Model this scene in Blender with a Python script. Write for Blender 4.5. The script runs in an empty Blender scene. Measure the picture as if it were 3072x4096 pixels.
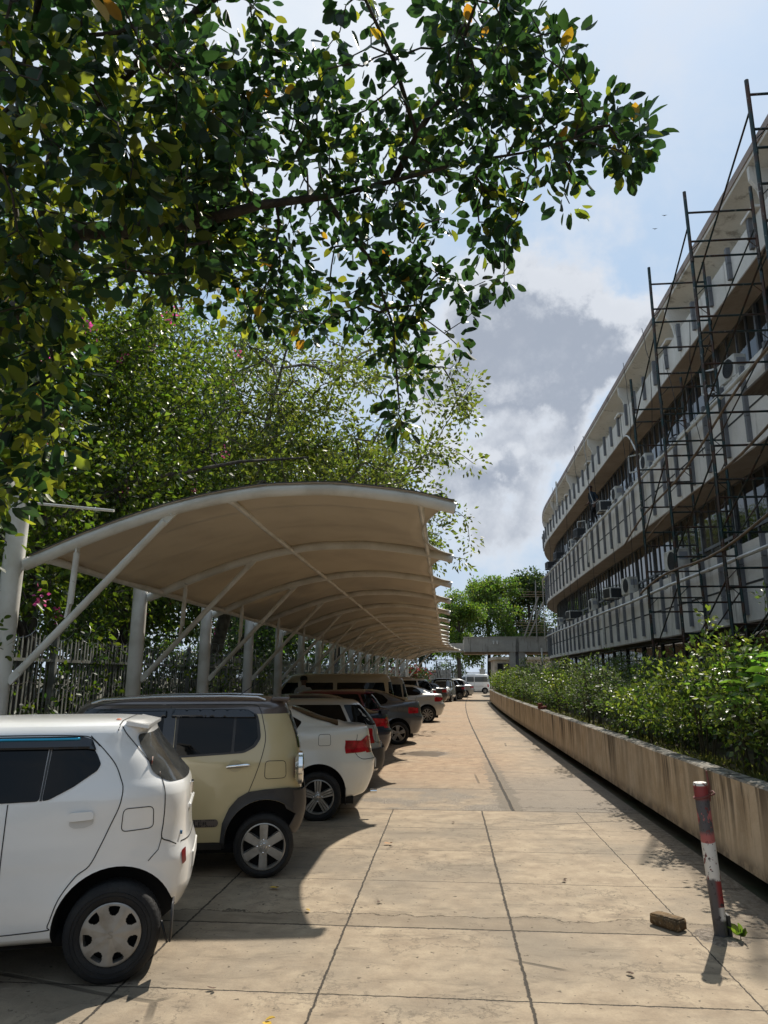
import bpy, bmesh, math, random
import numpy as np
from mathutils import Vector, Matrix
from mathutils.bvhtree import BVHTree
from mathutils.geometry import delaunay_2d_cdt
R = math.radians
SC = bpy.context.scene
COL = SC.collection
rng = np.random.default_rng(7)
random.seed(7)

# ------------------------------------------------------------------ camera
cam_d = bpy.data.cameras.new('camera'); cam = bpy.data.objects.new('camera', cam_d); COL.objects.link(cam)
PITCH, YAW = 0.228053, 0.08647
cam.rotation_euler = (math.pi/2 + PITCH, 0, YAW)
cam.location = (0, 0, 1.70)
cam_d.sensor_fit = 'HORIZONTAL'; cam_d.sensor_width = 36; cam_d.lens = 33.29
cam_d.clip_start = 0.05; cam_d.clip_end = 2000
SC.camera = cam
# ------------------------------------------------------------------ light
SUNV = Vector((0.28, 0.72, 1.0)).normalized()
EL = math.asin(SUNV.z); AZ = math.atan2(SUNV.x, SUNV.y)
sd = bpy.data.lights.new('sun', 'SUN'); sun = bpy.data.objects.new('sun', sd); COL.objects.link(sun)
sd.energy = 4.6; sd.angle = R(0.6); sd.color = (1.0, 0.93, 0.82)
sun.rotation_euler = SUNV.to_track_quat('Z', 'Y').to_euler(); sun.location = (10, 30, 40)
w = bpy.data.worlds.new('World'); SC.world = w; w.use_nodes = True
SC.view_settings.view_transform = 'Standard'; SC.view_settings.look = 'None'
SC.view_settings.exposure = 0.32; SC.view_settings.gamma = 1
SC.cycles.max_bounces = 8; SC.cycles.transparent_max_bounces = 12

class NT:
    """tiny node-graph writer"""
    def __init__(s, tree): s.t = tree; s.n = tree.nodes; s.l = tree.links
    def new(s, typ, **kw):
        nd = s.n.new(typ)
        for k, v in kw.items(): setattr(nd, k, v)
        return nd
    def put(s, sock, v):
        if hasattr(v, 'links') or isinstance(v, bpy.types.NodeSocket): s.l.new(v, sock)
        else:
            try: sock.default_value = v
            except Exception: sock.default_value = (v[0], v[1], v[2], 1) if len(v) == 3 else v
    def math(s, op, a, b=None, c=None, clamp=False):
        nd = s.new('ShaderNodeMath', operation=op); nd.use_clamp = clamp
        for i, v in enumerate((a, b, c)):
            if v is not None: s.put(nd.inputs[i], v)
        return nd.outputs[0]
    def vmath(s, op, a, b=None):
        nd = s.new('ShaderNodeVectorMath', operation=op)
        s.put(nd.inputs[0], a)
        if b is not None: s.put(nd.inputs[1], b)
        return nd.outputs['Value'] if op in ('DOT_PRODUCT', 'LENGTH', 'DISTANCE') else nd.outputs[0]
    def noise(s, vec, scale=5, detail=4, rough=0.55, dist=0.0):
        nd = s.new('ShaderNodeTexNoise'); s.put(nd.inputs['Vector'], vec)
        nd.inputs['Scale'].default_value = scale; nd.inputs['Detail'].default_value = detail
        nd.inputs['Roughness'].default_value = rough; nd.inputs['Distortion'].default_value = dist
        return nd.outputs['Fac']
    def ramp(s, f, a, b, lo=0.0, hi=1.0, smooth=True):
        nd = s.new('ShaderNodeMapRange'); nd.interpolation_type = 'SMOOTHSTEP' if smooth else 'LINEAR'
        s.put(nd.inputs[0], f)
        for i, v in zip((1, 2, 3, 4), (a, b, lo, hi)): s.put(nd.inputs[i], v)
        return nd.outputs[0]
    def mix(s, f, a, b, blend='MIX'):
        nd = s.new('ShaderNodeMix', data_type='RGBA', blend_type=blend)
        s.put(nd.inputs['Factor'], f)
        s.put([i for i in nd.inputs if i.name == 'A' and i.type == 'RGBA'][0], tuple(a) + (1,) if isinstance(a, tuple) and len(a) == 3 else a)
        s.put([i for i in nd.inputs if i.name == 'B' and i.type == 'RGBA'][0], tuple(b) + (1,) if isinstance(b, tuple) and len(b) == 3 else b)
        return [o for o in nd.outputs if o.type == 'RGBA'][0]
    def scale(s, vec, v):
        nd = s.new('ShaderNodeMapping'); s.put(nd.inputs['Vector'], vec); nd.inputs['Scale'].default_value = v
        return nd.outputs[0]
    def sep(s, vec):
        nd = s.new('ShaderNodeSeparateXYZ'); s.put(nd.inputs[0], vec); return nd.outputs

# sky: physical sky with broken cloud worked into it by direction
n = NT(w.node_tree); bg = w.node_tree.nodes['Background']
sky = n.new('ShaderNodeTexSky', sky_type='NISHITA'); sky.sun_disc = False
sky.sun_elevation = EL; sky.sun_rotation = AZ; sky.air_density = 1.0; sky.dust_density = 1.6; sky.ozone_density = 1.2
tc = n.new('ShaderNodeTexCoord').outputs['Generated']
sp = n.sep(tc)
BL = [((0.098, 0.871, 0.482), 3.4, 0.9), ((0.055, 0.895, 0.442), 3.4, 1), ((0.023, 0.917, 0.399), 2.6, 0.9), ((0.147, 0.889, 0.435), 4.0, 1), ((0.211, 0.877, 0.433), 3.2, 0.8), ((0.105, 0.911, 0.4), 2.8, 1), ((0.177, 0.9, 0.399), 2.6, 0.9), ((0.249, 0.864, 0.438), 2.4, 0.6), ((0.028, 0.958, 0.285), 2.2, 0.75), ((0.076, 0.95, 0.304), 1.9, 0.8), ((0.122, 0.952, 0.28), 1.9, 0.75), ((0.177, 0.932, 0.316), 1.8, 0.7), ((0.059, 0.971, 0.234), 2.2, 0.6), ((0.121, 0.968, 0.219), 2.0, 0.5), ((-0.017, 0.952, 0.304), 2.2, 0.6), ((0.095, 0.981, 0.17), 2.2, 0.4), ((0.026, 0.981, 0.19), 1.8, 0.4), ((0.188, 0.805, 0.562), 3.0, 0.3)]
def dens_at(v):
    nz = n.new('ShaderNodeTexNoise'); n.put(nz.inputs['Vector'], v); nz.inputs['Scale'].default_value = 11; nz.inputs['Detail'].default_value = 9; nz.inputs['Roughness'].default_value = .62
    w1 = n.vmath('SUBTRACT', nz.outputs['Color'], (.5, .5, .5))
    sc_ = n.new('ShaderNodeVectorMath', operation='SCALE'); n.put(sc_.inputs[0], w1); sc_.inputs['Scale'].default_value = .13
    vv = n.vmath('ADD', v, sc_.outputs[0])
    dn = 0.0
    for (d, r_, amt) in BL:
        dd_ = n.vmath('DISTANCE', vv, d)
        dn = n.math('ADD', dn, n.ramp(dd_, R(r_*2.1), R(r_*.1), 0.0, amt))
    return n.math('ADD', n.math('MINIMUM', dn, 1.25), n.math('MULTIPLY', n.math('SUBTRACT', n.noise(v, 14, 8, .62), .5), 1.3)), dn
dA, baseA = dens_at(tc)
up_ = n.vmath('NORMALIZE', n.vmath('ADD', tc, (0.012, 0.0, 0.030)))
dB, baseB = dens_at(up_)
lit = n.ramp(n.math('SUBTRACT', dA, dB), -0.02, 0.55)
cover = n.ramp(dA, .02, .80)
thick = n.math('MULTIPLY', n.ramp(dA, .35, 1.2), n.math('SUBTRACT', 1.0, n.math('MULTIPLY', lit, .85)))
ccol = n.mix(thick, (6.9, 7.2, 7.7), (3.35, 3.75, 4.5))
# thin high veil, drawn out in streaks
st_ = n.new('ShaderNodeMapping'); n.put(st_.inputs['Vector'], tc); st_.inputs['Rotation'].default_value = (0.3, 0.5, 0.6); st_.inputs['Scale'].default_value = (1.1, 3.6, 2.0)
veil = n.math('MULTIPLY', n.ramp(n.noise(st_.outputs[0], 1.5, 8, .58, .5), .46, .74), .8)
veil2 = n.math('MULTIPLY', n.ramp(n.noise(tc, 3.5, 8, .6, .2), .44, .70), .75)
skyc = n.mix(0.86, sky.outputs[0], (3.95, 5.45, 7.3))
hz = n.ramp(sp[2], 0.0, 0.55, 0.62, 0.0)
skyc = n.mix(hz, skyc, (5.6, 6.4, 7.4))
skyc = n.mix(n.math('MAXIMUM', veil, veil2), skyc, (6.5, 7.0, 7.8))
fin = n.mix(n.math('MULTIPLY', cover, 0.95), skyc, ccol)
glow = n.ramp(n.vmath('DOT_PRODUCT', tc, (-0.148, 0.658, 0.738)), math.cos(R(20)), 1.0)
fin = n.mix(n.math('MULTIPLY', glow, 0.55), fin, (8.8, 9.0, 9.2))
w.node_tree.links.new(fin, bg.inputs[0]); bg.inputs[1].default_value = 0.090

# ------------------------------------------------------------------ materials
def pos(n): return n.new('ShaderNodeNewGeometry').outputs['Position']
def obc(n): return n.new('ShaderNodeTexCoord').outputs['Object']
MATS = {}
def mat(name, col, rough=0.6, metal=0.0, col2=None, sc=3.0, detail=5, lo=0.4, hi=0.65, bump=0.0, bsc=40, spec=0.5, coat=0.0, stretch=None, emis=None, world=False, trans=0.0, tcol=None, island=0.0, rvar=0.0, col3=None, sc3=20, lo3=.55, hi3=.62):
    if name in MATS: return MATS[name]
    m = bpy.data.materials.new(name); m.use_nodes = True; MATS[name] = m
    n = NT(m.node_tree); b = m.node_tree.nodes['Principled BSDF']
    vec = pos(n) if world else obc(n)
    v2 = n.scale(vec, stretch) if stretch else vec
    c = tuple(col) + (1,)
    if col2 is not None: c = n.mix(n.ramp(n.noise(v2, sc, detail), lo, hi), tuple(col), tuple(col2))
    if col3 is not None: c = n.mix(n.ramp(n.noise(vec, sc3, 6, .65), lo3, hi3), c, tuple(col3))
    if island:
        g = n.new('ShaderNodeNewGeometry').outputs['Random Per Island']
        hs = n.new('ShaderNodeHueSaturation'); n.put(hs.inputs['Color'], c)
        n.put(hs.inputs['Value'], n.ramp(g, 0, 1, 1-island, 1+island, False))
        n.put(hs.inputs['Hue'], n.ramp(n.math('FRACT', n.math('MULTIPLY', g, 17.3)), 0, 1, 0.5-0.035*min(1, island*2), 0.5+0.02, False))
        c = hs.outputs[0]
    n.put(b.inputs['Base Color'], c)
    b.inputs['Roughness'].default_value = rough; b.inputs['Metallic'].default_value = metal
    if rvar: n.put(b.inputs['Roughness'], n.ramp(n.noise(vec, sc*2, 4), .3, .7, rough-rvar, rough+rvar))
    b.inputs['Specular IOR Level'].default_value = spec
    b.inputs['Coat Weight'].default_value = coat; b.inputs['Coat Roughness'].default_value = 0.04
    if emis: b.inputs['Emission Color'].default_value = tuple(emis)+(1,); b.inputs['Emission Strength'].default_value = 1
    if bump:
        bp = n.new('ShaderNodeBump'); bp.inputs['Strength'].default_value = bump; bp.inputs['Distance'].default_value = 0.02
        n.put(bp.inputs['Height'], n.noise(vec, bsc, 5, 0.6)); n.l.new(bp.outputs[0], b.inputs['Normal'])
    if trans:
        tr = n.new('ShaderNodeBsdfTranslucent')
        if tcol is not None:
            hs2 = n.mix(1.0, c, tuple(tcol), 'MULTIPLY'); n.put(tr.inputs['Color'], hs2)
        else: n.put(tr.inputs['Color'], c)
        ms = n.new('ShaderNodeMixShader'); ms.inputs[0].default_value = trans
        n.l.new(b.outputs[0], ms.inputs[1]); n.l.new(tr.outputs[0], ms.inputs[2])
        n.l.new(ms.outputs[0], m.node_tree.nodes['Material Output'].inputs[0])
    return m

# ------------------------------------------------------------------ mesh helpers
def tag(o, label=None, cat=None, group=None, kind=None):
    if label: o['label'] = label
    if cat: o['category'] = cat
    if group: o['group'] = group
    if kind: o['kind'] = kind
    return o
def empty(name, loc=(0, 0, 0), rz=0.0):
    o = bpy.data.objects.new(name, None); COL.objects.link(o); o.location = loc; o.rotation_euler = (0, 0, rz)
    o.empty_display_size = 0.2
    return o
def link_mesh(name, me, m, parent=None):
    if m is not None and len(me.materials) == 0:
        for q in (m if isinstance(m, (list, tuple)) else [m]): me.materials.append(q)
    o = bpy.data.objects.new(name, me); COL.objects.link(o)
    if parent is not None: o.parent = parent
    return o
def sharpen(me, deg=38):
    bm = bmesh.new(); bm.from_mesh(me)
    lim = R(deg)
    for f in bm.faces: f.smooth = True
    for e in bm.edges:
        if len(e.link_faces) == 2:
            if e.link_faces[0].normal.angle(e.link_faces[1].normal, 0) > lim: e.smooth = False
    bm.to_mesh(me); bm.free()
class MB:
    def __init__(s): s.v = []; s.f = []; s.mi = []; s.cur = 0
    def add(s, vs, fs):
        k = len(s.v); s.v += [tuple(p) for p in vs]; s.f += [tuple(i+k for i in f) for f in fs]; s.mi += [s.cur]*len(fs)
        return s
    def box(s, x0, y0, z0, x1, y1, z1, M=None, bev=0.0):
        if bev > 0:
            b = bev
            vs = []; 
            for (zz_, ins) in ((z0, b), (z0+b, 0), (z1-b, 0), (z1, b)):
                X0, X1, Y0, Y1 = x0+ins, x1-ins, y0+ins, y1-ins
                c = b if ins == 0 else b*0.6
                vs += [(X0+c, Y0, zz_), (X1-c, Y0, zz_), (X1, Y0+c, zz_), (X1, Y1-c, zz_), (X1-c, Y1, zz_), (X0+c, Y1, zz_), (X0, Y1-c, zz_), (X0, Y0+c, zz_)]
            fs = [tuple(range(7, -1, -1)), tuple(range(24, 32))]
            for l in range(3):
                for i in range(8):
                    j = (i+1) % 8; fs.append((l*8+i, l*8+j, l*8+8+j, l*8+8+i))
        else:
            vs = [(x0, y0, z0), (x1, y0, z0), (x1, y1, z0), (x0, y1, z0), (x0, y0, z1), (x1, y0, z1), (x1, y1, z1), (x0, y1, z1)]
            fs = [(3, 2, 1, 0), (4, 5, 6, 7), (0, 1, 5, 4), (1, 2, 6, 5), (2, 3, 7, 6), (3, 0, 4, 7)]
        if M is not None: vs = [tuple(M @ Vector(p)) for p in vs]
        return s.add(vs, fs)
    def tube(s, pts, r, k=8, caps=True):
        pts = [Vector(p) for p in pts]; N = len(pts)
        rr = list(r) if isinstance(r, (list, tuple, np.ndarray)) else [r]*N
        prev = None; vs = []
        for i in range(N):
            t = (pts[min(i+1, N-1)] - pts[max(i-1, 0)])
            if t.length < 1e-9: t = Vector((0, 0, 1))
            t.normalize()
            if prev is None:
                a = Vector((0, 0, 1)) if abs(t.z) < 0.9 else Vector((1, 0, 0))
                prev = t.cross(a).normalized()
            u = (prev - t*prev.dot(t))
            if u.length < 1e-6: u = t.orthogonal()
            u.normalize(); prev = u; q = t.cross(u)
            for j in range(k):
                an = 2*math.pi*j/k; vs.append(pts[i] + (u*math.cos(an)+q*math.sin(an))*rr[i])
        fs = []
        for i in range(N-1):
            for j in range(k):
                a = i*k+j; b = i*k+(j+1) % k; fs.append((a, b, b+k, a+k))
        if caps: fs += [tuple(range(k-1, -1, -1)), tuple(range((N-1)*k, N*k))]
        return s.add(vs, fs)
    def bar(s, a, b, w_, h_, upv=(0, 0, 1)):
        a = Vector(a); b = Vector(b); t = (b-a).normalized(); upv = Vector(upv)
        if abs(t.dot(upv)) > .98: upv = Vector((0, 1, 0))
        sd_ = t.cross(upv).normalized(); u = sd_.cross(t)
        vs = []
        for p in (a, b):
            for (i, j) in ((-1, -1), (1, -1), (1, 1), (-1, 1)): vs.append(p + sd_*(i*w_/2) + u*(j*h_/2))
        return s.add(vs, [(3, 2, 1, 0), (4, 5, 6, 7), (0, 1, 5, 4), (1, 2, 6, 5), (2, 3, 7, 6), (3, 0, 4, 7)])
    def prism(s, poly, z0, z1, M=None):
        """poly in local xy, extruded z0..z1"""
        N = len(poly); vs = [(x, y, z0) for x, y in poly] + [(x, y, z1) for x, y in poly]
        fs = [tuple(range(N-1, -1, -1)), tuple(range(N, 2*N))] + [(i, (i+1) % N, N+(i+1) % N, N+i) for i in range(N)]
        if M is not None: vs = [tuple(M @ Vector(p)) for p in vs]
        return s.add(vs, fs)
    def lathe(s, prof, k=24, M=None, close=False):
        """prof: (r, h) pairs, axis = local z"""
        vs = []; N = len(prof)
        for j in range(k):
            an = 2*math.pi*j/k
            for (r_, h_) in prof: vs.append((r_*math.cos(an), r_*math.sin(an), h_))
        fs = []
        for j in range(k):
            j2 = (j+1) % k
            for i in range(N-1 if not close else N):
                i2 = (i+1) % N
                fs.append((j*N+i, j2*N+i, j2*N+i2, j*N+i2))
        if M is not None: vs = [tuple(M @ Vector(p)) for p in vs]
        return s.add(vs, fs)
    def grid(s, P):
        """P[i][j] points"""
        a = len(P); b = len(P[0]); vs = [p for row in P for p in row]
        return s.add(vs, [(i*b+j, i*b+j+1, (i+1)*b+j+1, (i+1)*b+j) for i in range(a-1) for j in range(b-1)])
    def mesh(s, name, smooth=None):
        me = bpy.data.meshes.new(name); me.from_pydata(s.v, [], s.f)
        if any(s.mi): me.polygons.foreach_set('material_index', s.mi)
        me.update()
        if smooth:
            bm = bmesh.new(); bm.from_mesh(me); bmesh.ops.recalc_face_normals(bm, faces=bm.faces); bm.to_mesh(me); bm.free()
            sharpen(me, smooth)
        return me
    def build(s, name, m, parent=None, smooth=None):
        me = s.mesh(name, smooth); return link_mesh(name, me, m, parent)

def leaf_mesh(name, C, D, S, shape='leaf', up_bias=0.5, width=0.5, seed=1, droop=0.0):
    """C centres (N,3), D preferred direction (N,3) of the leaf axis, S sizes (N)"""
    g = np.random.default_rng(seed); N = len(C)
    C = np.asarray(C, float); D = np.asarray(D, float); S = np.asarray(S, float)
    D = D/ (np.linalg.norm(D, axis=1, keepdims=True)+1e-9)
    D[:, 2] -= droop; D /= (np.linalg.norm(D, axis=1, keepdims=True)+1e-9)
    nrm = g.normal(size=(N, 3)); nrm /= np.linalg.norm(nrm, axis=1, keepdims=True)
    nrm = nrm*(1-up_bias) + np.array([0, 0, 1.0])*up_bias
    side = np.cross(D, nrm); side /= (np.linalg.norm(side, axis=1, keepdims=True)+1e-9)
    nn = np.cross(side, D)
    if shape == 'leaf':
        prof = [(0, 0, 0), (.20, -.33, .05), (.48, -.5, .07), (.76, -.40, .05), (.93, -.17, .0), (1, 0, -.05), (.93, .17, 0), (.76, .40, .05), (.48, .5, .07), (.20, .33, .05), (.24, 0, -.02), (.70, 0, -.03)]
        faces = [(0, 10, 1), (10, 11, 3, 2, 1), (11, 5, 4, 3), (0, 9, 10), (9, 8, 7, 11, 10), (7, 6, 5, 11)]
    elif shape == 'fold':
        prof = [(0, 0, 0), (.45, -.5, .12), (1, 0, -.05), (.45, .5, .12)]
        faces = [(0, 2, 1), (0, 3, 2)]
    else:
        prof = [(0, 0, 0), (.5, -.5, 0), (1, 0, 0), (.5, .5, 0)]; faces = [(0, 1, 2, 3)]
    K = len(prof); V = np.zeros((N, K, 3))
    wv = width*(0.85+0.3*g.random(N))
    curl = g.normal(0, 0.5, N)
    for i, (a, b, c) in enumerate(prof):
        V[:, i] = C + D*(a*S)[:, None] + side*(b*wv*S)[:, None] + nn*((c*(1+curl) - 0.12*a*a*(curl))*S)[:, None]
    ls = [len(f) for f in faces]; fl = np.array([i for f in faces for i in f])
    loops = (fl[None, :] + (np.arange(N)*K)[:, None]).ravel()
    tot = np.tile(ls, N); start = np.concatenate([[0], np.cumsum(tot)[:-1]])
    me = bpy.data.meshes.new(name)
    me.vertices.add(N*K); me.vertices.foreach_set('co', V.ravel())
    me.loops.add(len(loops)); me.loops.foreach_set('vertex_index', loops.astype(np.int32))
    me.polygons.add(len(tot)); me.polygons.foreach_set('loop_start', start.astype(np.int32)); me.polygons.foreach_set('loop_total', tot.astype(np.int32))
    me.update(calc_edges=True)
    if shape == 'leaf': me.polygons.foreach_set('use_smooth', np.ones(len(tot), bool))
    return me

def interp_pts(xs, ys, q):
    """monotone-ish smooth interpolation"""
    xs = np.asarray(xs, float); ys = np.asarray(ys, float)
    h = np.diff(xs); d = np.diff(ys)/h; m = np.zeros(len(xs))
    m[0] = d[0]; m[-1] = d[-1]
    for i in range(1, len(xs)-1):
        if d[i-1]*d[i] > 0: m[i] = 2*d[i-1]*d[i]/(d[i-1]+d[i])
    out = []
    for x in q:
        i = int(np.clip(np.searchsorted(xs, x)-1, 0, len(xs)-2)); t = (x-xs[i])/h[i]
        out.append((2*t**3-3*t*t+1)*ys[i]+(t**3-2*t*t+t)*h[i]*m[i]+(-2*t**3+3*t*t)*ys[i+1]+(t**3-t*t)*h[i]*m[i+1])
    return np.array(out)
# ------------------------------------------------------------------ ground
def ground_mat():
    m = bpy.data.materials.new('concrete_paving'); m.use_nodes = True
    n = NT(m.node_tree); b = m.node_tree.nodes['Principled BSDF']
    P = pos(n); sp = n.sep(P); X, Y = sp[0], sp[1]
    wx = n.math('MULTIPLY', n.math('SUBTRACT', n.noise(P, 1.3, 6, .65), .5), 0.022)
    wx2 = n.math('MULTIPLY', n.math('SUBTRACT', n.noise(P, 11, 6, .75), .5), 0.040)
    Xw = n.math('ADD', n.math('ADD', X, wx), wx2); Yw = n.math('ADD', n.math('ADD', Y, wx), wx2)
    def line(c, x0, wd):
        return n.ramp(n.math('ABSOLUTE', n.math('SUBTRACT', c, x0)), wd, wd*0.45)
    near = n.ramp(Y, 9.98, 9.96); far = n.ramp(Y, 9.96, 9.98)
    mask = 0
    for x0, wd in ((-3.02, .006), (-1.87, .010), (-.743, .009), (.414, .012), (1.62, .006)):
        mask = n.math('MAXIMUM', n.math('MULTIPLY', line(Xw, x0, wd), near), mask)
    bend = n.math('MULTIPLY', n.math('MULTIPLY', n.math('MAXIMUM', n.math('SUBTRACT', Y, 24), 0), n.math('MAXIMUM', n.math('SUBTRACT', Y, 24), 0)), 0.0006)
    Xb = n.math('SUBTRACT', Xw, bend)
    mask = n.math('MAXIMUM', n.math('MULTIPLY', line(n.math('ADD', Xb, n.math('MULTIPLY', wx, 1.6)), .82, .028), far), mask)
    for y0, wd in ((3.2, .007), (4.36, .008), (5.46, .012), (6.62, .006), (7.74, .006), (8.83, .006), (9.97, .016), (11.8, .012), (13.8, .009), (16.3, .012), (19, .012), (22.4, .016), (26, .02), (31, .02), (37, .03)):
        mask = n.math('MAXIMUM', line(Yw, y0, wd), mask)
    chipn = n.noise(P, 2.6, 8, .66)
    fl = n.math('ADD', Y, n.math('MULTIPLY', n.math('SUBTRACT', chipn, .5), .5))
    flake = n.math('MULTIPLY', line(fl, 5.72, .010), n.ramp(X, 2.4, 1.4))
    flake2 = n.math('MULTIPLY', line(n.math('ADD', Y, n.math('MULTIPLY', n.math('SUBTRACT', n.noise(P, 3.1, 8, .7), .5), .7)), 10.25, .014), n.ramp(X, .5, .9))
    mask = n.math('MAXIMUM', n.math('MULTIPLY', n.math('MAXIMUM', flake, flake2), .7), mask)
    worn = n.math('MULTIPLY', n.math('MULTIPLY', n.ramp(fl, 5.73, 5.71), n.ramp(Y, 5.46, 5.47)), .45)
    xn = n.math('ADD', X, n.math('MULTIPLY', n.math('SUBTRACT', n.noise(P, 3.7, 8, .72), .5), .55))
    broke = n.math('MULTIPLY', n.math('MULTIPLY', n.ramp(xn, .66, .68), n.ramp(xn, .98, .96)), n.math('MULTIPLY', far, n.ramp(Y, 19, 12)))
    # hairline cracks
    vr = n.new('ShaderNodeTexVoronoi', feature='DISTANCE_TO_EDGE'); vr.inputs['Scale'].default_value = 0.55
    dv = n.vmath('ADD', P, n.scale(n.vmath('MULTIPLY', n.new('ShaderNodeTexNoise').outputs['Color'], (1, 1, 0)), (.5, .5, 0)))
    n.put(vr.inputs['Vector'], dv)
    crk = n.math('MULTIPLY', n.ramp(vr.outputs['Distance'], 0.012, 0.004), n.ramp(n.noise(P, .6, 3), .56, .62))
    mask = n.math('MAXIMUM', n.math('MULTIPLY', crk, 0.6), mask)
    big = n.noise(P, 0.55, 5, .6); mid = n.noise(P, 4.5, 8, .68); fine = n.noise(P, 70, 4, .7); st = n.noise(n.scale(P, (1, 3.4, 1)), 1.6, 9, .72, .5)
    c = n.mix(n.ramp(mid, .3, .72), (.27, .208, .142), (.42, .338, .235))
    c = n.mix(n.math('MULTIPLY', n.ramp(big, .40, .64), .75), c, (.20, .17, .13))
    c = n.mix(n.math('MULTIPLY', n.ramp(st, .52, .68), .65), c, (.15, .12, .085))
    c = n.mix(n.math('MULTIPLY', n.ramp(st, .40, .24), .45), c, (.48, .42, .34))
    # reddish earth washed over the middle distance
    rs = n.math('MULTIPLY', n.math('MULTIPLY', n.ramp(Y, 9, 15), n.ramp(Xb, 2.6, .3)), n.ramp(n.noise(P, .5, 5), .30, .60, .35, .9))
    c = n.mix(rs, c, n.mix(n.ramp(mid, .3, .7), (.29, .185, .11), (.42, .30, .19)))
    # exposed aggregate panel
    ag = n.math('MULTIPLY', n.math('MULTIPLY', n.math('MULTIPLY', n.ramp(Y, 9.97, 9.99), n.ramp(Y, 11.82, 11.78)), n.ramp(Xw, .78, .76)), n.ramp(n.noise(P, 1.2, 5), .58, .45, .25, 1.0))
    c = n.mix(ag, c, n.mix(n.ramp(n.noise(P, 55, 3, .8), .42, .60), (.10, .085, .068), (.36, .31, .25)))
    ag2 = n.math('MULTIPLY', n.math('MULTIPLY', n.ramp(Y, 9.97, 9.99), n.ramp(Y, 15, 12)), n.math('MULTIPLY', n.ramp(Xw, .84, .88), .7))
    c = n.mix(ag2, c, n.mix(n.ramp(fine, .35, .65), (.13, .11, .09), (.27, .235, .19)))
    c = n.mix(worn, c, (.17, .135, .095))
    c = n.mix(n.math('MULTIPLY', broke, .75), c, n.mix(n.ramp(fine, .35, .65), (.07, .058, .045), (.20, .17, .13)))
    # soil along the planter
    dirt = n.math('MULTIPLY', n.ramp(n.math('ADD', Xb, n.math('MULTIPLY', n.math('SUBTRACT', mid, .5), 1.9)), 1.75, 2.45), n.ramp(Y, 12, 8, .35, 1))
    c = n.mix(n.math('MULTIPLY', dirt, n.ramp(n.noise(P, 14, 6, .7), .36, .62, .2, .95)), c, n.mix(n.ramp(fine, .4, .6), (.06, .042, .028), (.16, .115, .075)))
    # worn skin edges and oil spots
    sk = n.math('MULTIPLY', n.ramp(n.noise(P, .9, 9, .7), .545, .55), n.ramp(n.noise(P, .9, 9, .7), .565, .557))
    c = n.mix(n.math('MULTIPLY', sk, .45), c, (.14, .115, .085))
    sd_ = n.ramp(n.math('ADD', n.vmath('DISTANCE', n.vmath('MULTIPLY', P, (1, .7, 0)), (-.5, 11.9, 0)), n.math('MULTIPLY', n.math('SUBTRACT', n.noise(P, 3.5, 6, .7), .5), .9)), .52, .40)
    c = n.mix(n.math('MULTIPLY', sd_, .75), c, (.085, .06, .04))
    spk = n.ramp(n.noise(P, 21, 3, .5), .665, .70)
    c = n.mix(n.math('MULTIPLY', spk, .8), c, (.06, .045, .03))
    c = n.mix(n.ramp(fine, .35, .75, .0, .28), c, (.16, .13, .10))
    c = n.mix(n.math('MULTIPLY', mask, .93), c, (.022, .018, .014))
    n.put(b.inputs['Base Color'], c); b.inputs['Roughness'].default_value = .82
    n.put(b.inputs['Roughness'], n.ramp(sd_, 0, 1, .84, .35)); b.inputs['Specular IOR Level'].default_value = .35
    bp = n.new('ShaderNodeBump'); bp.inputs['Strength'].default_value = .55; bp.inputs['Distance'].default_value = .02
    h = n.math('ADD', n.math('MULTIPLY', n.noise(P, 30, 8, .7), .35), n.math('MULTIPLY', mask, -1.2))
    h = n.math('ADD', h, n.math('MULTIPLY', n.ramp(n.noise(P, .9, 9, .7), .555, .56), -.25))
    n.put(bp.inputs['Height'], h); n.l.new(bp.outputs[0], b.inputs['Normal'])
    return m
def rbend(y): return .0006*max(0, y-24)**2
g = MB(); g.add([(-400, -60, -.03), (400, -60, -.03), (400, 700, -.03), (-400, 700, -.03)], [(0, 1, 2, 3)])
tag(g.build('ground', mat('earth', (.085, .065, .042), .95, col2=(.04, .05, .02), sc=.8, world=True, bump=.5, bsc=6)), kind='structure')
ys = [-8, 0, 4, 8, 12, 16, 20, 24, 28, 32, 36, 40, 44, 48, 52, 56, 60, 66, 72, 80, 95, 120]
PX = lambda y: 2.42 + rbend(y)*1.0
L = [(-5.55 + (.0053*max(0, min(y, 60)-40)**2), y, 0) for y in ys]
Rr = [(PX(y) if y < 53 else 14, y, 0) for y in ys]
g = MB(); g.grid([L, Rr])
g.f = [tuple(reversed(f)) for f in g.f]
road = tag(g.build('road', ground_mat()), kind='structure')
g = MB(); g.grid([[(PX(y), y, 0), (PX(y), y, -.16)] for y in ys if y < 53]); g.grid([[(PX(y), y, -.16), (PX(y)+.3, y, -.16)] for y in ys if y < 53])
tag(g.build('drain_channel', mat('shaded_gap_black', (.012, .010, .008), .8, world=True)), kind='structure')  # near-black colour paints in the shade of the gap under the wall

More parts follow.
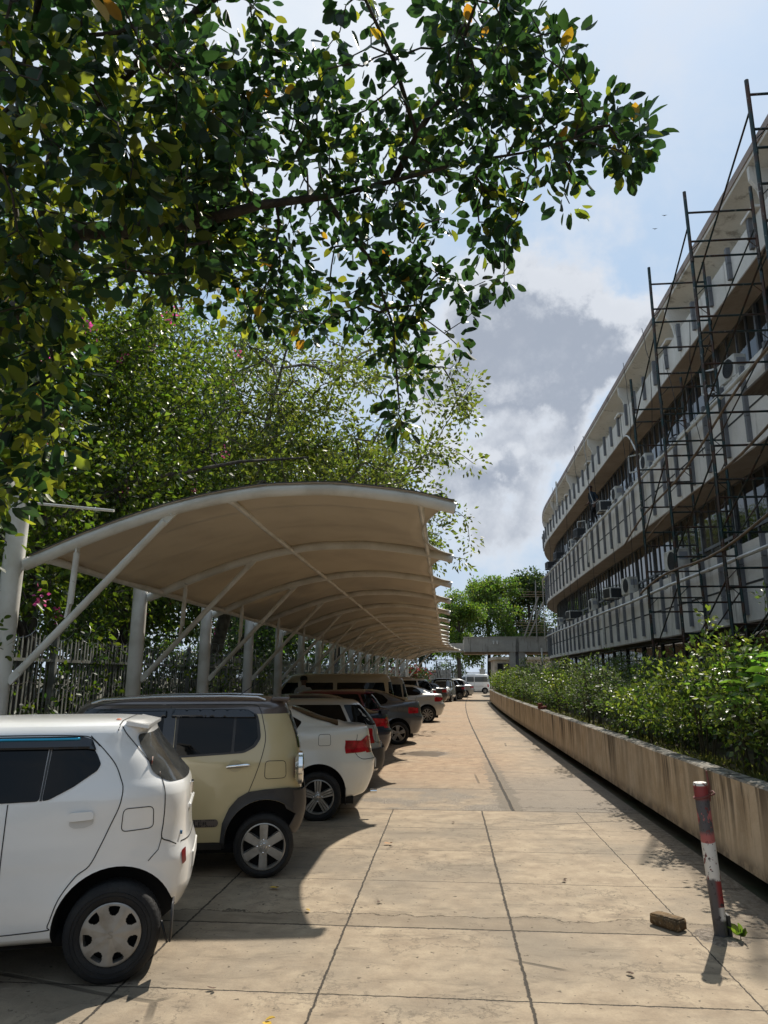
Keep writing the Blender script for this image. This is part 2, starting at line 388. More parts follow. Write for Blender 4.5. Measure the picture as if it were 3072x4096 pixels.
# ------------------------------------------------------------------ planter wall
def wall_mat():
    m = bpy.data.materials.new('stained_render'); m.use_nodes = True
    n = NT(m.node_tree); b = m.node_tree.nodes['Principled BSDF']
    P = pos(n); sp = n.sep(P)
    c = n.mix(n.ramp(n.noise(P, 3, 7, .65), .35, .68), (.48, .365, .235), (.60, .485, .345))
    v = n.scale(P, (1, 1, .09)); s1 = n.noise(v, 5.5, 6, .62); s2 = n.noise(v, 16, 5, .6)
    top = n.ramp(sp[2], .15, .84, .12, 1.0, False)
    big = n.ramp(n.noise(n.scale(P, (1, 1, .25)), .75, 3), .42, .66)
    k = n.math('MULTIPLY', n.math('MULTIPLY', n.ramp(s1, .44, .58), top), n.math('ADD', .45, big))
    c = n.mix(n.math('MINIMUM', k, .92), c, (.10, .072, .042))
    c = n.mix(n.math('MULTIPLY', n.math('MULTIPLY', n.ramp(s2, .58, .68), top), .75), c, (.05, .037, .024))
    low = n.ramp(sp[2], .30, .14); c = n.mix(n.math('MULTIPLY', low, n.ramp(n.noise(P, 6, 6, .7), .4, .6, .2, .8)), c, (.11, .078, .05))
    nrm = n.sep(n.new('ShaderNodeNewGeometry').outputs['Normal'])
    tp = n.math('MULTIPLY', n.ramp(nrm[2], .6, .8), 1)
    c = n.mix(tp, c, n.mix(n.ramp(n.noise(P, 9, 6, .7), .42, .6), (.06, .055, .045), (.30, .28, .24)))
    n.put(b.inputs['Base Color'], c); b.inputs['Roughness'].default_value = .9
    bp = n.new('ShaderNodeBump'); bp.inputs['Strength'].default_value = .6; bp.inputs['Distance'].default_value = .015
    n.put(bp.inputs['Height'], n.noise(P, 45, 8, .7)); n.l.new(bp.outputs[0], b.inputs['Normal'])
    return m
g = MB(); wy = list(np.arange(-6, 51.9, 1.0)); prof = [(0, .13), (0, .70), (-.004, .835), (.012, .850), (.16, .853), (.175, .84), (.175, .13)]
path = [(2.455+rbend(y), y, 0) for y in wy]
for a in np.linspace(0, 80, 12)[1:]: path.append((2.455+rbend(51)+1.6*(1-math.cos(R(a))), 51+1.6*math.sin(R(a)), R(a)))
path.append((7.2, 52.8, R(90)))
rows = []
rj = random.Random(3)
for (x, y, a) in path:
    j = rj.uniform(-.006, .006)
    rows.append([(x+px*math.cos(a), y-px*math.sin(a), pz+(j if pz > .5 else 0)) for px, pz in prof])
g.grid([list(r_)+[r_[0]] for r_ in rows]); g.add(rows[0], [tuple(range(len(prof)))])
wallo = tag(g.build('planter_wall', wall_mat(), smooth=30), 'long low rendered planter wall streaked with black damp stains beside the drive', 'wall')
g = MB(); g.grid([[(p[0]+.17, p[1], .74+.03*math.sin(p[1]*2.1)), (p[0]+1.2, p[1], .80+.04*math.sin(p[1]*1.3)), (4.78 if p[1] < 50 else p[0]+1.3, p[1], .74)] for p in path[:-2]])
tag(g.build('soil', mat('planter_soil', (.05, .036, .022), .95, col2=(.09, .085, .03), sc=6, world=True, bump=.8, bsc=15)), kind='structure')
g = MB(); g.box(4.78, -6, 0, 4.86, 52, .80); tag(g.build('planter_back_kerb', wallo.data.materials[0]), 'inner concrete kerb of the planter behind the shrubs', 'kerb')

# ------------------------------------------------------------------ curved office building
BX = 6.3; Y0A = 43.2; RA = 30.0
def fpath(t, off=0.0):
    """t = metres along the facade from Y=0, off = distance behind the facade plane"""
    if t <= Y0A: return (BX+off, t, 0.0)
    a = (t-Y0A)/RA
    return (BX+RA-(RA-off)*math.cos(a), Y0A+(RA-off)*math.sin(a), a)
TS = [-8, -4, 0, 4, 8, 12, 16, 20, 24, 28, 32, 36, 40, 43.2] + list(np.arange(44.4, 64, 1.2)); TEND = TS[-1]
def fsweep(mb, prof, ts=TS, closed=True):
    rows = []
    for t in ts:
        row = []
        for (o, z) in prof:
            x, y, a = fpath(t, o); row.append((x, y, z))
        rows.append(row + ([row[0]] if closed else []))
    mb.grid(rows); mb.add(rows[0][:len(prof)], [tuple(range(len(prof)))]); mb.add(rows[-1][:len(prof)], [tuple(reversed(range(len(prof))))])
    return mb
def fbox(mb, t0, t1, o0, o1, z0, z1, side=0):
    pts = []
    for z in (z0, z1):
        for (t, o) in ((t0, o0), (t1, o0), (t1, o1), (t0, o1)):
            x, y, a = fpath(t, o); pts.append((x, y, z))
    mb.add(pts, [(3, 2, 1, 0), (4, 5, 6, 7), (0, 1, 5, 4), (1, 2, 6, 5), (2, 3, 7, 6), (3, 0, 4, 7)])
def facade_mat(name, ca, cb, cs, amt=.75):
    m = bpy.data.materials.new(name); m.use_nodes = True
    n = NT(m.node_tree); b = m.node_tree.nodes['Principled BSDF']; P = pos(n)
    c = n.mix(n.ramp(n.noise(P, 1.3, 7, .65), .35, .68), ca, cb)
    s1 = n.noise(n.scale(P, (1, 1, .12)), 2.6, 7, .68)
    c = n.mix(n.math('MULTIPLY', n.ramp(s1, .54, .68), amt), c, cs)
    c = n.mix(n.math('MULTIPLY', n.ramp(n.noise(P, 30, 4, .7), .5, .75), .3), c, cs)
    n.put(b.inputs['Base Color'], c); b.inputs['Roughness'].default_value = .85
    bp = n.new('ShaderNodeBump'); bp.inputs['Strength'].default_value = .35; bp.inputs['Distance'].default_value = .012
    n.put(bp.inputs['Height'], n.noise(P, 60, 6, .7)); n.l.new(bp.outputs[0], b.inputs['Normal'])
    return m
M_PANEL = facade_mat('facade_render', (.64, .61, .55), (.74, .71, .655), (.27, .24, .20), .8)
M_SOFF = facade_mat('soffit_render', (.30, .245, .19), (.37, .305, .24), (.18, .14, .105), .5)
M_FIN = facade_mat('grey_fin_paint', (.135, .140, .150), (.19, .195, .205), (.08, .08, .08), .6)
M_FASC = facade_mat('roof_edge_concrete', (.30, .235, .20), (.36, .29, .25), (.15, .11, .09), .8)
M_LINE = mat('groove_shadow_gap', (.05, .047, .043), .9)
M_MULL = mat('window_frame_metal', (.10, .105, .11), .45, .5, col2=(.16, .16, .165), sc=4)
M_GLASS = bpy.data.materials.new('window_glass'); M_GLASS.use_nodes = True
_b = M_GLASS.node_tree.nodes['Principled BSDF']; _n = NT(M_GLASS.node_tree)
_n.put(_b.inputs['Base Color'], _n.mix(_n.ramp(_n.noise(_n.scale(pos(_n), (1, .35, .2)), 1.1, 2, .4), .50, .56), (.012, .015, .015), (.075, .065, .05))); _b.inputs['Roughness'].default_value = .03; _b.inputs['IOR'].default_value = 1.5; _b.inputs['Specular IOR Level'].default_value = .5
_bp = _n.new('ShaderNodeBump'); _bp.inputs['Strength'].default_value = .12; _bp.inputs['Distance'].default_value = .02
_n.put(_bp.inputs['Height'], _n.noise(pos(_n), 1.7, 3, .5)); _n.l.new(_bp.outputs[0], _b.inputs['Normal'])
bld = empty('office_building', (BX, 20, 0))
bld_M = Matrix.Translation((-BX, -20, 0))
def bpart(mb, name, m, parent=None, smooth=None):
    mb.v = [(p[0]-BX, p[1]-20, p[2]) for p in mb.v]
    return mb.build(name, m, parent or bld, smooth)
tag(bld, 'three storey concrete office block with grey fins and ribbon windows curving away along the drive', 'building')
WO = .68       # window plane set back
FLOORS = [(2.83, 4.45), (6.26, 8.01), (9.86, 10.66)]
# core, attic cove, roof
c = MB(); fsweep(c, [(WO+.25, 0), (WO+.25, 10.72), (1.15, 10.72), (1.15, 11.5), (12, 11.5), (12, 0)]); bpart(c, 'wall', M_PANEL)
c = MB(); prof = [(0, 11.86), (0, 12.10), (.10, 12.12), (12.2, 12.12), (12.2, 11.7), (1.16, 11.32)]
prof = [(0, 11.86), (-.03, 12.10), (.06, 12.13), (12.2, 12.13), (12.2, 11.50), (1.155, 11.50), (1.12, 11.30), (.90, 11.55), (.55, 11.74), (.18, 11.82)]
fsweep(c, prof); rfo = bpart(c, 'roof', M_PANEL, smooth=25)
c = MB(); fsweep(c, [(-.034, 11.93), (-.034, 12.10), (-.028, 12.10), (-.010, 11.93)]); bpart(c, 'roof_edge', M_FASC, rfo)
c = MB(); fsweep(c, [(1.12, 10.40), (1.12, 11.32), (1.15, 11.32), (1.15, 10.40)]); bpart(c, 'attic_back_wall', M_PANEL)
for k in range(1, 11):
    t = 7.4+5.7*k - 5.7*0
    if t > TEND-1: break
    c = MB(); pr_ = []
    for (o, z) in [(.02, 11.85), (.02, 11.55), (.16, 11.30), (.22, 10.95), (.22, 10.60), (1.11, 10.60), (1.11, 11.3), (.90, 11.56), (.55, 11.75), (.18, 11.83)]: pr_.append((o, z))
    vs = []
    for tt in (t, t+.10):
        for (o, z) in pr_:
            x, y, a = fpath(tt, o); vs.append((x, y, z))
    N = len(pr_); c.add(vs, [tuple(range(N-1, -1, -1)), tuple(range(N, 2*N))]+[(i, (i+1) % N, N+(i+1) % N, N+i) for i in range(N)])
    # ledge foot poking through the parapet
    fbox(c, t-.25, t+.35, -.12, .2, 10.72, 10.78)
    bpart(c, 'attic_rib', M_PANEL)
for fi, (z0, z1) in enumerate(FLOORS):
    c = MB(); c.cur = 0
    if fi < 2: pr_ = [(0, z0), (0, z1), (.12, z1+.01), (.12, z1-.02), (WO+.26, z1-.02), (WO+.26, z0+.02)]
    else: pr_ = [(0, z0), (0, z1), (.12, z1+.01), (.12, z0+.55), (1.13, z0+.55), (1.13, z0+.02)]
    fsweep(c, pr_); band = bpart(c, 'spandrel_band', M_PANEL)
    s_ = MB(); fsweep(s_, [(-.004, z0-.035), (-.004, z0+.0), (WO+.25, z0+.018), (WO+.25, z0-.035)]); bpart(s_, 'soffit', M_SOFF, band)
    if fi < 2:
        gz = z0 + .46*(z1-z0)
        s_ = MB(); fsweep(s_, [(-.006, gz), (-.006, gz+.045), (-.002, gz+.045), (-.002, gz)]); bpart(s_, 'groove', M_LINE, band)
        pz = z1-.33
        s_ = MB(); pts = []
        for t in [q for q in TS if q >= 0]: x, y, a = fpath(t, -.20); pts.append((x, y, pz+.02*math.sin(t)))
        s_.tube(pts, .045, 8)
        for t in np.arange(10, 60, 1.14*3): x, y, a = fpath(t, -.20); x2, y2, a = fpath(t+.12, -.20); s_.tube([(x, y, pz), (x2, y2, pz)], .058, 8)
        bpart(s_, 'drain_pipe', mat('white_pvc', (.62, .61, .57), .35, col2=(.45, .43, .38), sc=2), band, 40)
    # fins
    zt = z1+.02 if fi < 2 else z1+.14; zb = z0+.12 if fi < 2 else z0+.18
    stuff = MB()
    for k in range(46):
        t = 6.36 + 1.14*k
        if t > TEND-.5: break
        hz = t < 46.8
        c = MB() if hz else stuff
        sgm = [zb, zb+(zt-zb)*.33, zb+(zt-zb)*.70, zt] if fi < 2 else [zb, zb+(zt-zb)*.5, zt]
        for i in range(len(sgm)-1): fbox(c, t, t+.10, -.082-.003*(i % 2), .002, sgm[i]+.006, sgm[i+1]-.004)
        if hz and t > 11.5: bpart(c, 'fin', M_FIN, band)
        elif hz:
            stuff.v += []; k0 = len(stuff.v); stuff.v += c.v; stuff.f += [tuple(i+k0 for i in f) for f in c.f]; stuff.mi += c.mi
    fo = bpart(stuff, 'fin_row', M_FIN, band); fo['kind'] = 'stuff'
# windows: bays of 2.28 m
WIN = [(0.25, 2.80, 0), (4.44, 6.24, 1), (8.0, 9.84, 2)]
for (z0, z1, fl) in WIN:
    for k in range(27):
        t0 = -1.0 + 2.28*k; t1 = t0+2.28
        if t1 > TEND: break
        c = MB()
        fbox(c, t0, t1, WO-.02, WO+.04, z1-.07, z1); fbox(c, t0, t1, WO-.02, WO+.04, z0, z0+.06)
        tz = z0+.52 if fl else z0+2.0
        fbox(c, t0, t1, WO-.035, WO+.04, tz, tz+(.075 if fl else .04))
        for q in range(0, 4, 1 if fl else 2):
            tq = t0+.57*q; wd = .04 if q else .08
            fbox(c, tq, tq+wd, WO-.03 if q else WO-.06, WO+.039, z0+.061, z1-.071)
        fr = bpart(c, 'window', M_MULL)
        c = MB(); fbox(c, t0, t1, WO+.0, WO+.012, z0+.01, z1-.01); bpart(c, 'pane', M_GLASS, fr)
# odd open sashes in pale frames
for (t, z, fl) in ((24.6, 8.75, 2), (34.9, 8.6, 2), (17.2, 8.65, 2)):
    c = MB(); 
    for a_, b_ in (((0, 0), (0, .6)), ((0, .6), (.45, .6)), ((.45, .6), (.45, 0)), ((.45, 0), (0, 0))):
        x, y, a = fpath(t, WO-.05)
        c.bar((x-a_[0]*.75, y+a_[0]*.65, z+a_[1]), (x-b_[0]*.75, y+b_[0]*.65, z+b_[1]), .04, .04)
    bpart(c, 'open_sash', mat('pale_alu', (.55, .55, .52), .4, .3))
# vertical downpipe and hanging cables
for (t, o_, z0, z1, r_) in ((30.9, -.13, 6.5, 8.2, .035), (28.6, -.2, 2.9, 4.2, .035), (38.5, -.1, 10.8, 12.2, .05)):
    c = MB(); x, y, a = fpath(t, o_); c.tube([(x, y, z0), (x, y, z1)], r_, 8); bpart(c, 'downpipe', MATS['white_pvc'], smooth=40)
rc = random.Random(11)
for i in range(16):
    t = 16.5+i*1.9+rc.uniform(-.6, .6); zt_, zb_ = rc.choice([(12.0, 8.6), (10.5, 4.5), (8.0, 3.0), (6.6, 3.2), (10.2, 6.7), (12.1, 10.3)])
    pts = []
    sw = rc.uniform(-.5, .5)
    for q in range(9):
        f = q/8; x, y, a = fpath(t+sw*math.sin(f*3.1)+rc.uniform(-.04, .04), -.19-.05*rc.random()); pts.append((x, y, zt_+(zb_-zt_)*f))
    c = MB(); c.tube(pts, .009, 4); bpart(c, 'cable', mat('black_cable', (.02, .02, .02), .6))
for (t, zc_) in ((27.4, 2.35), (18.8, 2.3)):
    c = MB()
    for q in range(3):
        pts = []
        for s_ in range(13):
            an = s_/12*2*math.pi; x, y, a = fpath(t+math.sin(an)*(.18+.03*q), .35); pts.append((x, y, zc_+.4*math.cos(an)-.03*q))
        c.tube(pts, .014, 4)
    bpart(c, 'cable_coil', MATS['black_cable'])
# ------------------------------------------------------------------ scaffold
M_SC = mat('dark_green_scaffold_steel', (.018, .040, .040), .42, .55, col2=(.07, .035, .022), sc=3.5, col3=(.20, .19, .17), sc3=18, lo3=.60, hi3=.66)
sc_e = tag(empty('scaffold', (5.4, 13, 0)), 'tall dark steel tube scaffold of ladder frames standing against the office facade', 'scaffold')
def sbuild(mb, name, m, smooth=40):
    mb.v = [(p[0]-5.4, p[1]-13, p[2]) for p in mb.v]; return mb.build(name, m, sc_e, smooth)
FR = [(17.45, (9.12, 9.14)), (15.25, (10.95, 11.03)), (12.65, (11.0, 11.02)), (9.75, (10.8, 10.8))]
rs = random.Random(5)
for i, (Y, (zo, zi)) in enumerate(FR):
    c = MB()
    xo, xi = 4.84, 6.08
    for (x, zt) in ((xo, zo), (xi, zi)):
        c.tube([(x+rs.uniform(-.01, .01), Y+rs.uniform(-.02, .02), z) for z in np.linspace(.0, zt, 9)], .034, 8)
        z = 1.9
        while z < zt: c.tube([(x, Y, z-.05), (x, Y, z+.05)], .039, 8); z += 1.9
    z = .35; q = 0
    while z < zo-.2:
        q += 1
        if z < zi-.1:
            c.tube([(xo, Y, z), (xi, Y, z)], .021, 6)
            for (xa, sg) in ((xo, 1), (xi, -1)):
                if q % 2: c.tube([(xa, Y, z-.20), (xa+sg*.20, Y, z)], .009, 5)
        z += (.33, .63, .63)[q % 3]
    sbuild(c, 'ladder_frame', M_SC)
for i in range(len(FR)-1):
    Ya, Yb = FR[i][0], FR[i+1][0]
    for z in ((2.2, 5.0, 7.9) if i < 1 else (2.0, 4.2, 6.6, 8.9)):
        if z+1.3 < FR[i+1][1][0]:
            c = MB(); c.tube([(4.84, Ya, z), (4.82, (Ya+Yb)/2, z+.62), (4.84, Yb, z+1.35)], .017, 6); sbuild(c, 'diagonal_brace', M_SC)
        if z+1.0 < FR[i][1][1]:
            c = MB(); c.tube([(6.06, Ya, z+.3), (6.06, Yb, z+1.2)], .016, 6); sbuild(c, 'diagonal_brace', M_SC)
for (ya, za, yb, zb, x) in ((17.5, 4.95, 6.5, 5.75, 4.9), (18, 3.7, 8, 4.15, 4.79), (19.5, 5.2, 9.7, 6.5, 4.88)):
    c = MB(); c.tube([(x, ya+(yb-ya)*f, za+(zb-za)*f+.10*math.sin(f*9)) for f in np.linspace(0, 1, 14)], .024, 6)
    sbuild(c, 'ledger_pole', mat('bamboo_pole', (.20, .14, .085), .6, col2=(.09, .06, .04), sc=4))
for (Y, z) in ((10.4, 6.28),):
    c = MB(); c.box(5.0, Y-1.2, z, 5.45, Y+1.2, z+.045, bev=.01); sbuild(c, 'scaffold_plank', mat('old_plank', (.10, .085, .07), .8, col2=(.16, .14, .12), sc=5, stretch=(8, .6, 8)), 30)

# ------------------------------------------------------------------ air conditioners standing on the spandrels
M_ACW = mat('aged_white_sheet', (.56, .55, .50), .5, col2=(.40, .38, .33), sc=3)
M_ACD = mat('dark_grille', (.03, .032, .035), .6)
def split_unit(t, z, label, s=1.0, rz=0.0):
    s = s*.86
    x, y, a = fpath(t, .16)
    e = tag(empty('air_conditioner', (x, y, z), -a+rz), label, 'air conditioner', 'air conditioners along the facade ledges')
    # long face looks along the facade (toward the drive's near end)
    c = MB(); c.box(-.17*s, -.40*s, .06, .17*s, .40*s, .06+.60*s, bev=.018); c.box(-.15, -.30*s, 0, -.09, -.24*s, .06); c.box(-.15, .24*s, 0, -.09, .30*s, .06); c.build('casing', M_ACW, e, 35)
    Mx = Matrix.Translation((-.172*s, -.10*s, .06+.30*s)) @ Matrix.Rotation(-math.pi/2, 4, 'Y')
    c = MB(); c.lathe([(.0, .0), (.235*s, .0), (.235*s, .012)], 24, Mx)
    for r_ in (.05, .10, .15, .20, .24): c.lathe([(r_*s-.004, .012), (r_*s+.004, .012), (r_*s+.004, .02), (r_*s-.004, .02)], 24, Mx, True)
    for q in range(8):
        an = q*math.pi/4; c.bar(Mx @ Vector((.03*s*math.cos(an), .03*s*math.sin(an), .016)), Mx @ Vector((.24*s*math.cos(an), .24*s*math.sin(an), .016)), .006, .006, (1, 0, 0))
    c.build('fan_grille', M_ACD, e)
    c = MB()
    My = Matrix.Translation((0, -.402*s, .06+.34*s)) @ Matrix.Rotation(math.pi/2, 4, 'X')
    c.box(-.10*s, -.412*s, .36*s, .12*s, -.400*s, .56*s); c.build('side_panel', mat('grey_badge', (.25, .26, .28), .5), e)
    c = MB(); c.tube([(.05, -.41*s, .12), (.12, -.48*s, .10), (.25, -.46*s, .02), (.38, -.42*s, .2)], .016, 6); c.build('hose', MATS['black_cable'], e)
    return e
def window_unit(t, z, label, rz=0.0, col=None):
    x, y, a = fpath(t, .12)
    e = tag(empty('air_conditioner', (x, y, z), -a+rz), label, 'air conditioner', 'air conditioners along the facade ledges')
    c = MB(); c.box(-.34, -.30, .02, .40, .30, .44, bev=.015); c.build('casing', col or M_ACW, e, 35)
    c = MB(); c.box(-.352, -.25, .07, -.338, .25, .40)
    for q in range(9): c.box(-.362, -.25, .085+q*.035, -.35, .25, .092+q*.035)
    c.build('coil_grille', M_ACD, e)
    c = MB(); c.box(-.30, -.312, .06, .30, -.298, .40); c.build('side_louvre', M_ACD, e)
    c = MB(); c.box(-.38, -.27, -.02, .3, -.24, .02); c.box(-.38, .24, -.02, .3, .27, .02); c.build('bracket', M_MULL, e)
    return e
split_unit(15.3, 8.02, 'white split unit on the upper ledge behind the tallest scaffold legs, highest and nearest', 1.0, .12)
split_unit(22.3, 8.02, 'split unit with bent white hose on the upper ledge beside the scaffold', .95)
split_unit(26.4, 8.02, 'white split unit on the upper ledge just right of the standing worker', 1.0)
window_unit(28.0, 8.01, 'pale square window unit on the upper ledge close to the right hand of the worker')
window_unit(33.3, 8.01, 'open dark window unit on the upper ledge just below and left of the worker', .1, M_MULL)
split_unit(36.3, 8.01, 'small pale unit on the upper ledge left of the dark window unit', .85)
window_unit(39.8, 8.01, 'dark window unit on the upper ledge, second from the far curved end', .1, M_MULL)
window_unit(43.2, 8.01, 'dark window unit on the upper ledge nearest the far curved end', .1, M_MULL)
split_unit(20.3, 4.45, 'large split unit with big round fan, on the lower ledge behind the first scaffold frame', 1.25, .1)
split_unit(25.6, 4.45, 'tall pale split unit on the lower ledge directly right of a dark window unit', 1.15, .1)
window_unit(27.7, 4.55, 'dark sided window unit jutting from the lower ledge beside the tall pale split unit', .25)
split_unit(32.0, 4.45, 'split unit with black hose, middle of the lower ledge', 1.0)
window_unit(36.6, 4.48, 'dark window unit on the lower ledge left of the split unit with black hose', .15)
split_unit(38.3, 4.45, 'pale split unit on the lower ledge beside the far dark window unit', 1.0)
split_unit(41.4, 4.45, 'small pale split unit on the lower ledge nearest the far curved end', .9)

# ------------------------------------------------------------------ tensile carport
M_WH = mat('white_painted_steel', (.76, .75, .71), .42, col2=(.62, .60, .55), sc=2.4, col3=(.26, .23, .19), sc3=7, lo3=.66, hi3=.74, rvar=.08)
M_MEM = mat('tan_membrane', (.58, .54, .475), .6, col2=(.52, .48, .42), sc=1.4, bump=.15, bsc=5, trans=.30, tcol=(.78, .68, .54), col3=(.50, .46, .40), sc3=2.2, lo3=.60, hi3=.85)
cp = tag(empty('carport', (-5.05, 30, 0)), 'long cantilevered carport with tan fabric membrane on white arched steel ribs', 'carport')
def cbuild(mb, name, m=M_WH, parent=None, smooth=40):
    mb.v = [(p[0]+5.05, p[1]-30, p[2]) for p in mb.v]; return mb.build(name, m, parent or cp, smooth)
RX = [-4.97, -4.7, -4.24, -3.67, -3.11, -2.54, -1.98, -1.42, -.86, -.32, .13]
RZ = [2.97, 3.08, 3.27, 3.475, 3.64, 3.755, 3.82, 3.825, 3.77, 3.685, 3.565]
def rz_(x): return float(interp_pts(RX, RZ, [x])[0])
def coff(y): return .0053*max(0, y-40)**2
NY = 16; SP = 3.375
CY_ = [7.9]+[8.1+SP*k for k in range(1, NY)]
for i in range(NY):
    Y = CY_[i]; o = coff(Y)
    c = MB(); c.tube([(-5.08+o, Y, 0), (-5.08+o, Y, 3.78)], .118, 20); c.tube([(-5.08+o, Y, 3.78), (-5.08+o, Y, 3.80)], .125, 20); c.tube([(-5.08+o, Y, 0), (-5.08+o, Y, .03)], .22, 20); post = cbuild(c, 'post')
    c = MB(); xs = np.linspace(-4.93, .13, 22); c.tube([(x+o, Y, rz_(x)) for x in xs], .070, 12)
    for x in (-3.9, -2.9, -1.3, -.55): c.tube([(x+o-.015, Y, rz_(x-.015)), (x+o+.015, Y, rz_(x+.015))], .073, 12)
    raf = cbuild(c, 'rafter')
    c = MB(); c.bar((-4.99+o, Y, 2.97), (-4.88+o, Y, 3.03), .03, .12); c.tube([(-4.93+o, Y-.05, 3.0), (-4.93+o, Y+.05, 3.0)], .018, 8); cbuild(c, 'bracket', M_MULL if False else M_WH, raf)
    c = MB(); c.tube([(-4.86+o, Y, 1.76), (-3.27+o, Y, 3.48)], .043, 12); c.bar((-4.97+o, Y, 1.64), (-4.84+o, Y, 1.78), .03, .09); c.bar((-3.30+o, Y, 3.45), (-3.16+o, Y, 3.60), .03, .09); c.tube([(-3.19+o, Y-.045, 3.56), (-3.19+o, Y+.045, 3.56)], .016, 8); cbuild(c, 'brace')
    c = MB(); c.tube([(-4.31+o, Y, 3.12), (-4.33+o, Y, 2.52)], .036, 10); c.bar((-4.30+o, Y, 3.26), (-4.31+o, Y, 3.08), .025, .07, (0, 1, 0)); c.bar((-4.33+o, Y, 2.56), (-4.36+o, Y, 2.36), .025, .07, (0, 1, 0)); cbuild(c, 'link_strut')
    c = MB(); c.tube([(-5.02+o, Y, 3.745), (-3.9+o, Y, 3.50+.12)], .016, 8); cbuild(c, 'tie_rod')
for (x, zz_) in ((-4.7, 3.06), (-2.52, 3.74), (-.27, 3.66)):
    c = MB()
    for i in range(NY-1):
        Ya = CY_[i]; Yb = CY_[i+1]
        c.tube([(x+coff(Ya), Ya+.05, zz_), (x+coff(Yb), Yb-.05, zz_)], .038 if x > -4 else .048, 10)
        c.tube([(x+coff(Ya), Ya+.06, zz_), (x+coff(Ya)+.0, Ya+.12, zz_)], .045 if x > -4 else .055, 10)
    cbuild(c, 'purlin')
c = MB(); rows = []
K = 14; NX = 22
for i in range(NY-1):
    for k in range(K if i < NY-2 else K+1):
        f = k/K; Y = CY_[i]+(CY_[i+1]-CY_[i])*f; sg = math.sin(math.pi*f)
        row = []
        for j in range(NX+1):
            q = j/NX; x0 = -4.86+.20*sg; x1 = .12-.42*(sg**.75); x = x0+(x1-x0)*q
            ribz = rz_(-4.86+(4.98)*q)+.074
            sag = -.10*sg*(math.sin(math.pi*q)**.6) - .02*sg
            row.append((x+coff(Y), Y-.055 if (i == 0 and k == 0) else Y, ribz+sag))
        rows.append(row)
c.grid(rows); me = cbuild(c, 'membrane', M_MEM, None, None)
for p in me.data.polygons: p.use_smooth = True
sm = me.modifiers.new('solid', 'SOLIDIFY'); sm.thickness = .006
for i in range(NY-1):
    for f in (.25, .5, .75):
        k = int(K*f); rr2 = rows[i*K+k]; c = MB()
        c.grid([[(p[0], p[1]-.016, p[2]-.004) for p in rr2], [(p[0], p[1]+.016, p[2]-.004) for p in rr2]]); cbuild(c, 'fabric_seam', mat('seam_fabric', (.50, .45, .37), .7), me, None)
c = MB(); c.tube([(rows[0][j][0], rows[0][j][1]-.01, rows[0][j][2]+.004) for j in range(NX+1)], .007, 6); 
cbuild(c, 'edge_cable', mat('dark_edge_seal', (.04, .04, .035), .6))
c = MB()
for i in range(NY-1): c.tube([(p[0], p[1], p[2]) for p in [rows[i*K+k][-1] for k in range(K+1)]], .012, 5)
cbuild(c, 'scallop_cable', M_WH)

# ------------------------------------------------------------------ picket fence behind the cars
M_PK = mat('weathered_white_pickets', (.20, .205, .185), .7, col2=(.10, .105, .09), sc=4, col3=(.10, .075, .05), sc3=12, lo3=.58, hi3=.68)
fe = tag(empty('picket_fence', (-6.2, 30, 0)), 'long weathered white steel picket fence with coiled razor wire behind the parked cars', 'fence')
def fx(y): return -6.2+coff(y)
ys_ = list(np.arange(2.0, 78, 3.0)); rf = random.Random(4)
for a in range(len(ys_)-1):
    ya, yb = ys_[a], ys_[a+1]; c = MB()
    for z in (.35, 1.95): c.bar((fx(ya), ya, z), (fx(yb), yb, z), .04, .045)
    y = ya+.06
    while y < yb-.03:
        x = fx(y)+rf.uniform(-.008, .008); ln = rf.uniform(-.03, .03); zt = 2.33+rf.uniform(-.04, .03); wd = .019
        c.add([(x-.03, y-wd, .12), (x-.03+.012, y-wd, .12), (x-.03+.012, y+wd, .12), (x-.03, y+wd, .12),
               (x-.03, y-wd+ln, zt-.09), (x-.018, y-wd+ln, zt-.09), (x-.018, y+wd+ln, zt-.09), (x-.03, y+wd+ln, zt-.09), (x-.024, y+ln, zt)],
              [(0, 1, 5, 4), (1, 2, 6, 5), (2, 3, 7, 6), (3, 0, 4, 7), (4, 5, 8), (5, 6, 8), (6, 7, 8), (7, 4, 8)])
        y += .115
    c.v = [(p[0]+6.2, p[1]-30, p[2]) for p in c.v]; c.build('fence_panel', M_PK, fe)
    c = MB(); c.box(fx(ya)-.04, ya-.035, 0, fx(ya)+.04, ya+.035, 2.4); c.v = [(p[0]+6.2, p[1]-30, p[2]) for p in c.v]; c.build('fence_post', M_PK, fe)
c = MB(); pts = []
for i in range(1700):
    y = 8+i*.036; an = i*.42; pts.append((fx(y)+.0+.16*math.cos(an), y, 2.42+.16*math.sin(an)))
c.tube(pts, .0035, 3, False); c.v = [(p[0]+6.2, p[1]-30, p[2]) for p in c.v]; c.build('razor_wire', mat('galvanised_wire', (.4, .4, .4), .4, .8), fe)
c = MB(); c.box(-7.75, 9.6, 0, -7.15, 10.2, 2.45, bev=.01); c.box(-7.82, 9.53, 2.45, -7.08, 10.27, 2.56, bev=.02); c.box(-7.68, 9.67, 2.56, -7.22, 10.13, 2.66, bev=.02)
for q in range(7):
    for (dz) in (0,):
        c.box(-7.65, 9.585, 1.75+q*.085, -7.48, 9.605, 1.79+q*.085); c.box(-7.42, 9.585, 1.75+q*.085, -7.25, 9.605, 1.79+q*.085)
tag(c.build('gate_pillar', mat('grey_white_plaster', (.30, .30, .28), .8, col2=(.17, .165, .15), sc=3, stretch=(1, 1, .3))), 'pale louvred masonry pillar half hidden behind the near end of the picket fence', 'pillar')

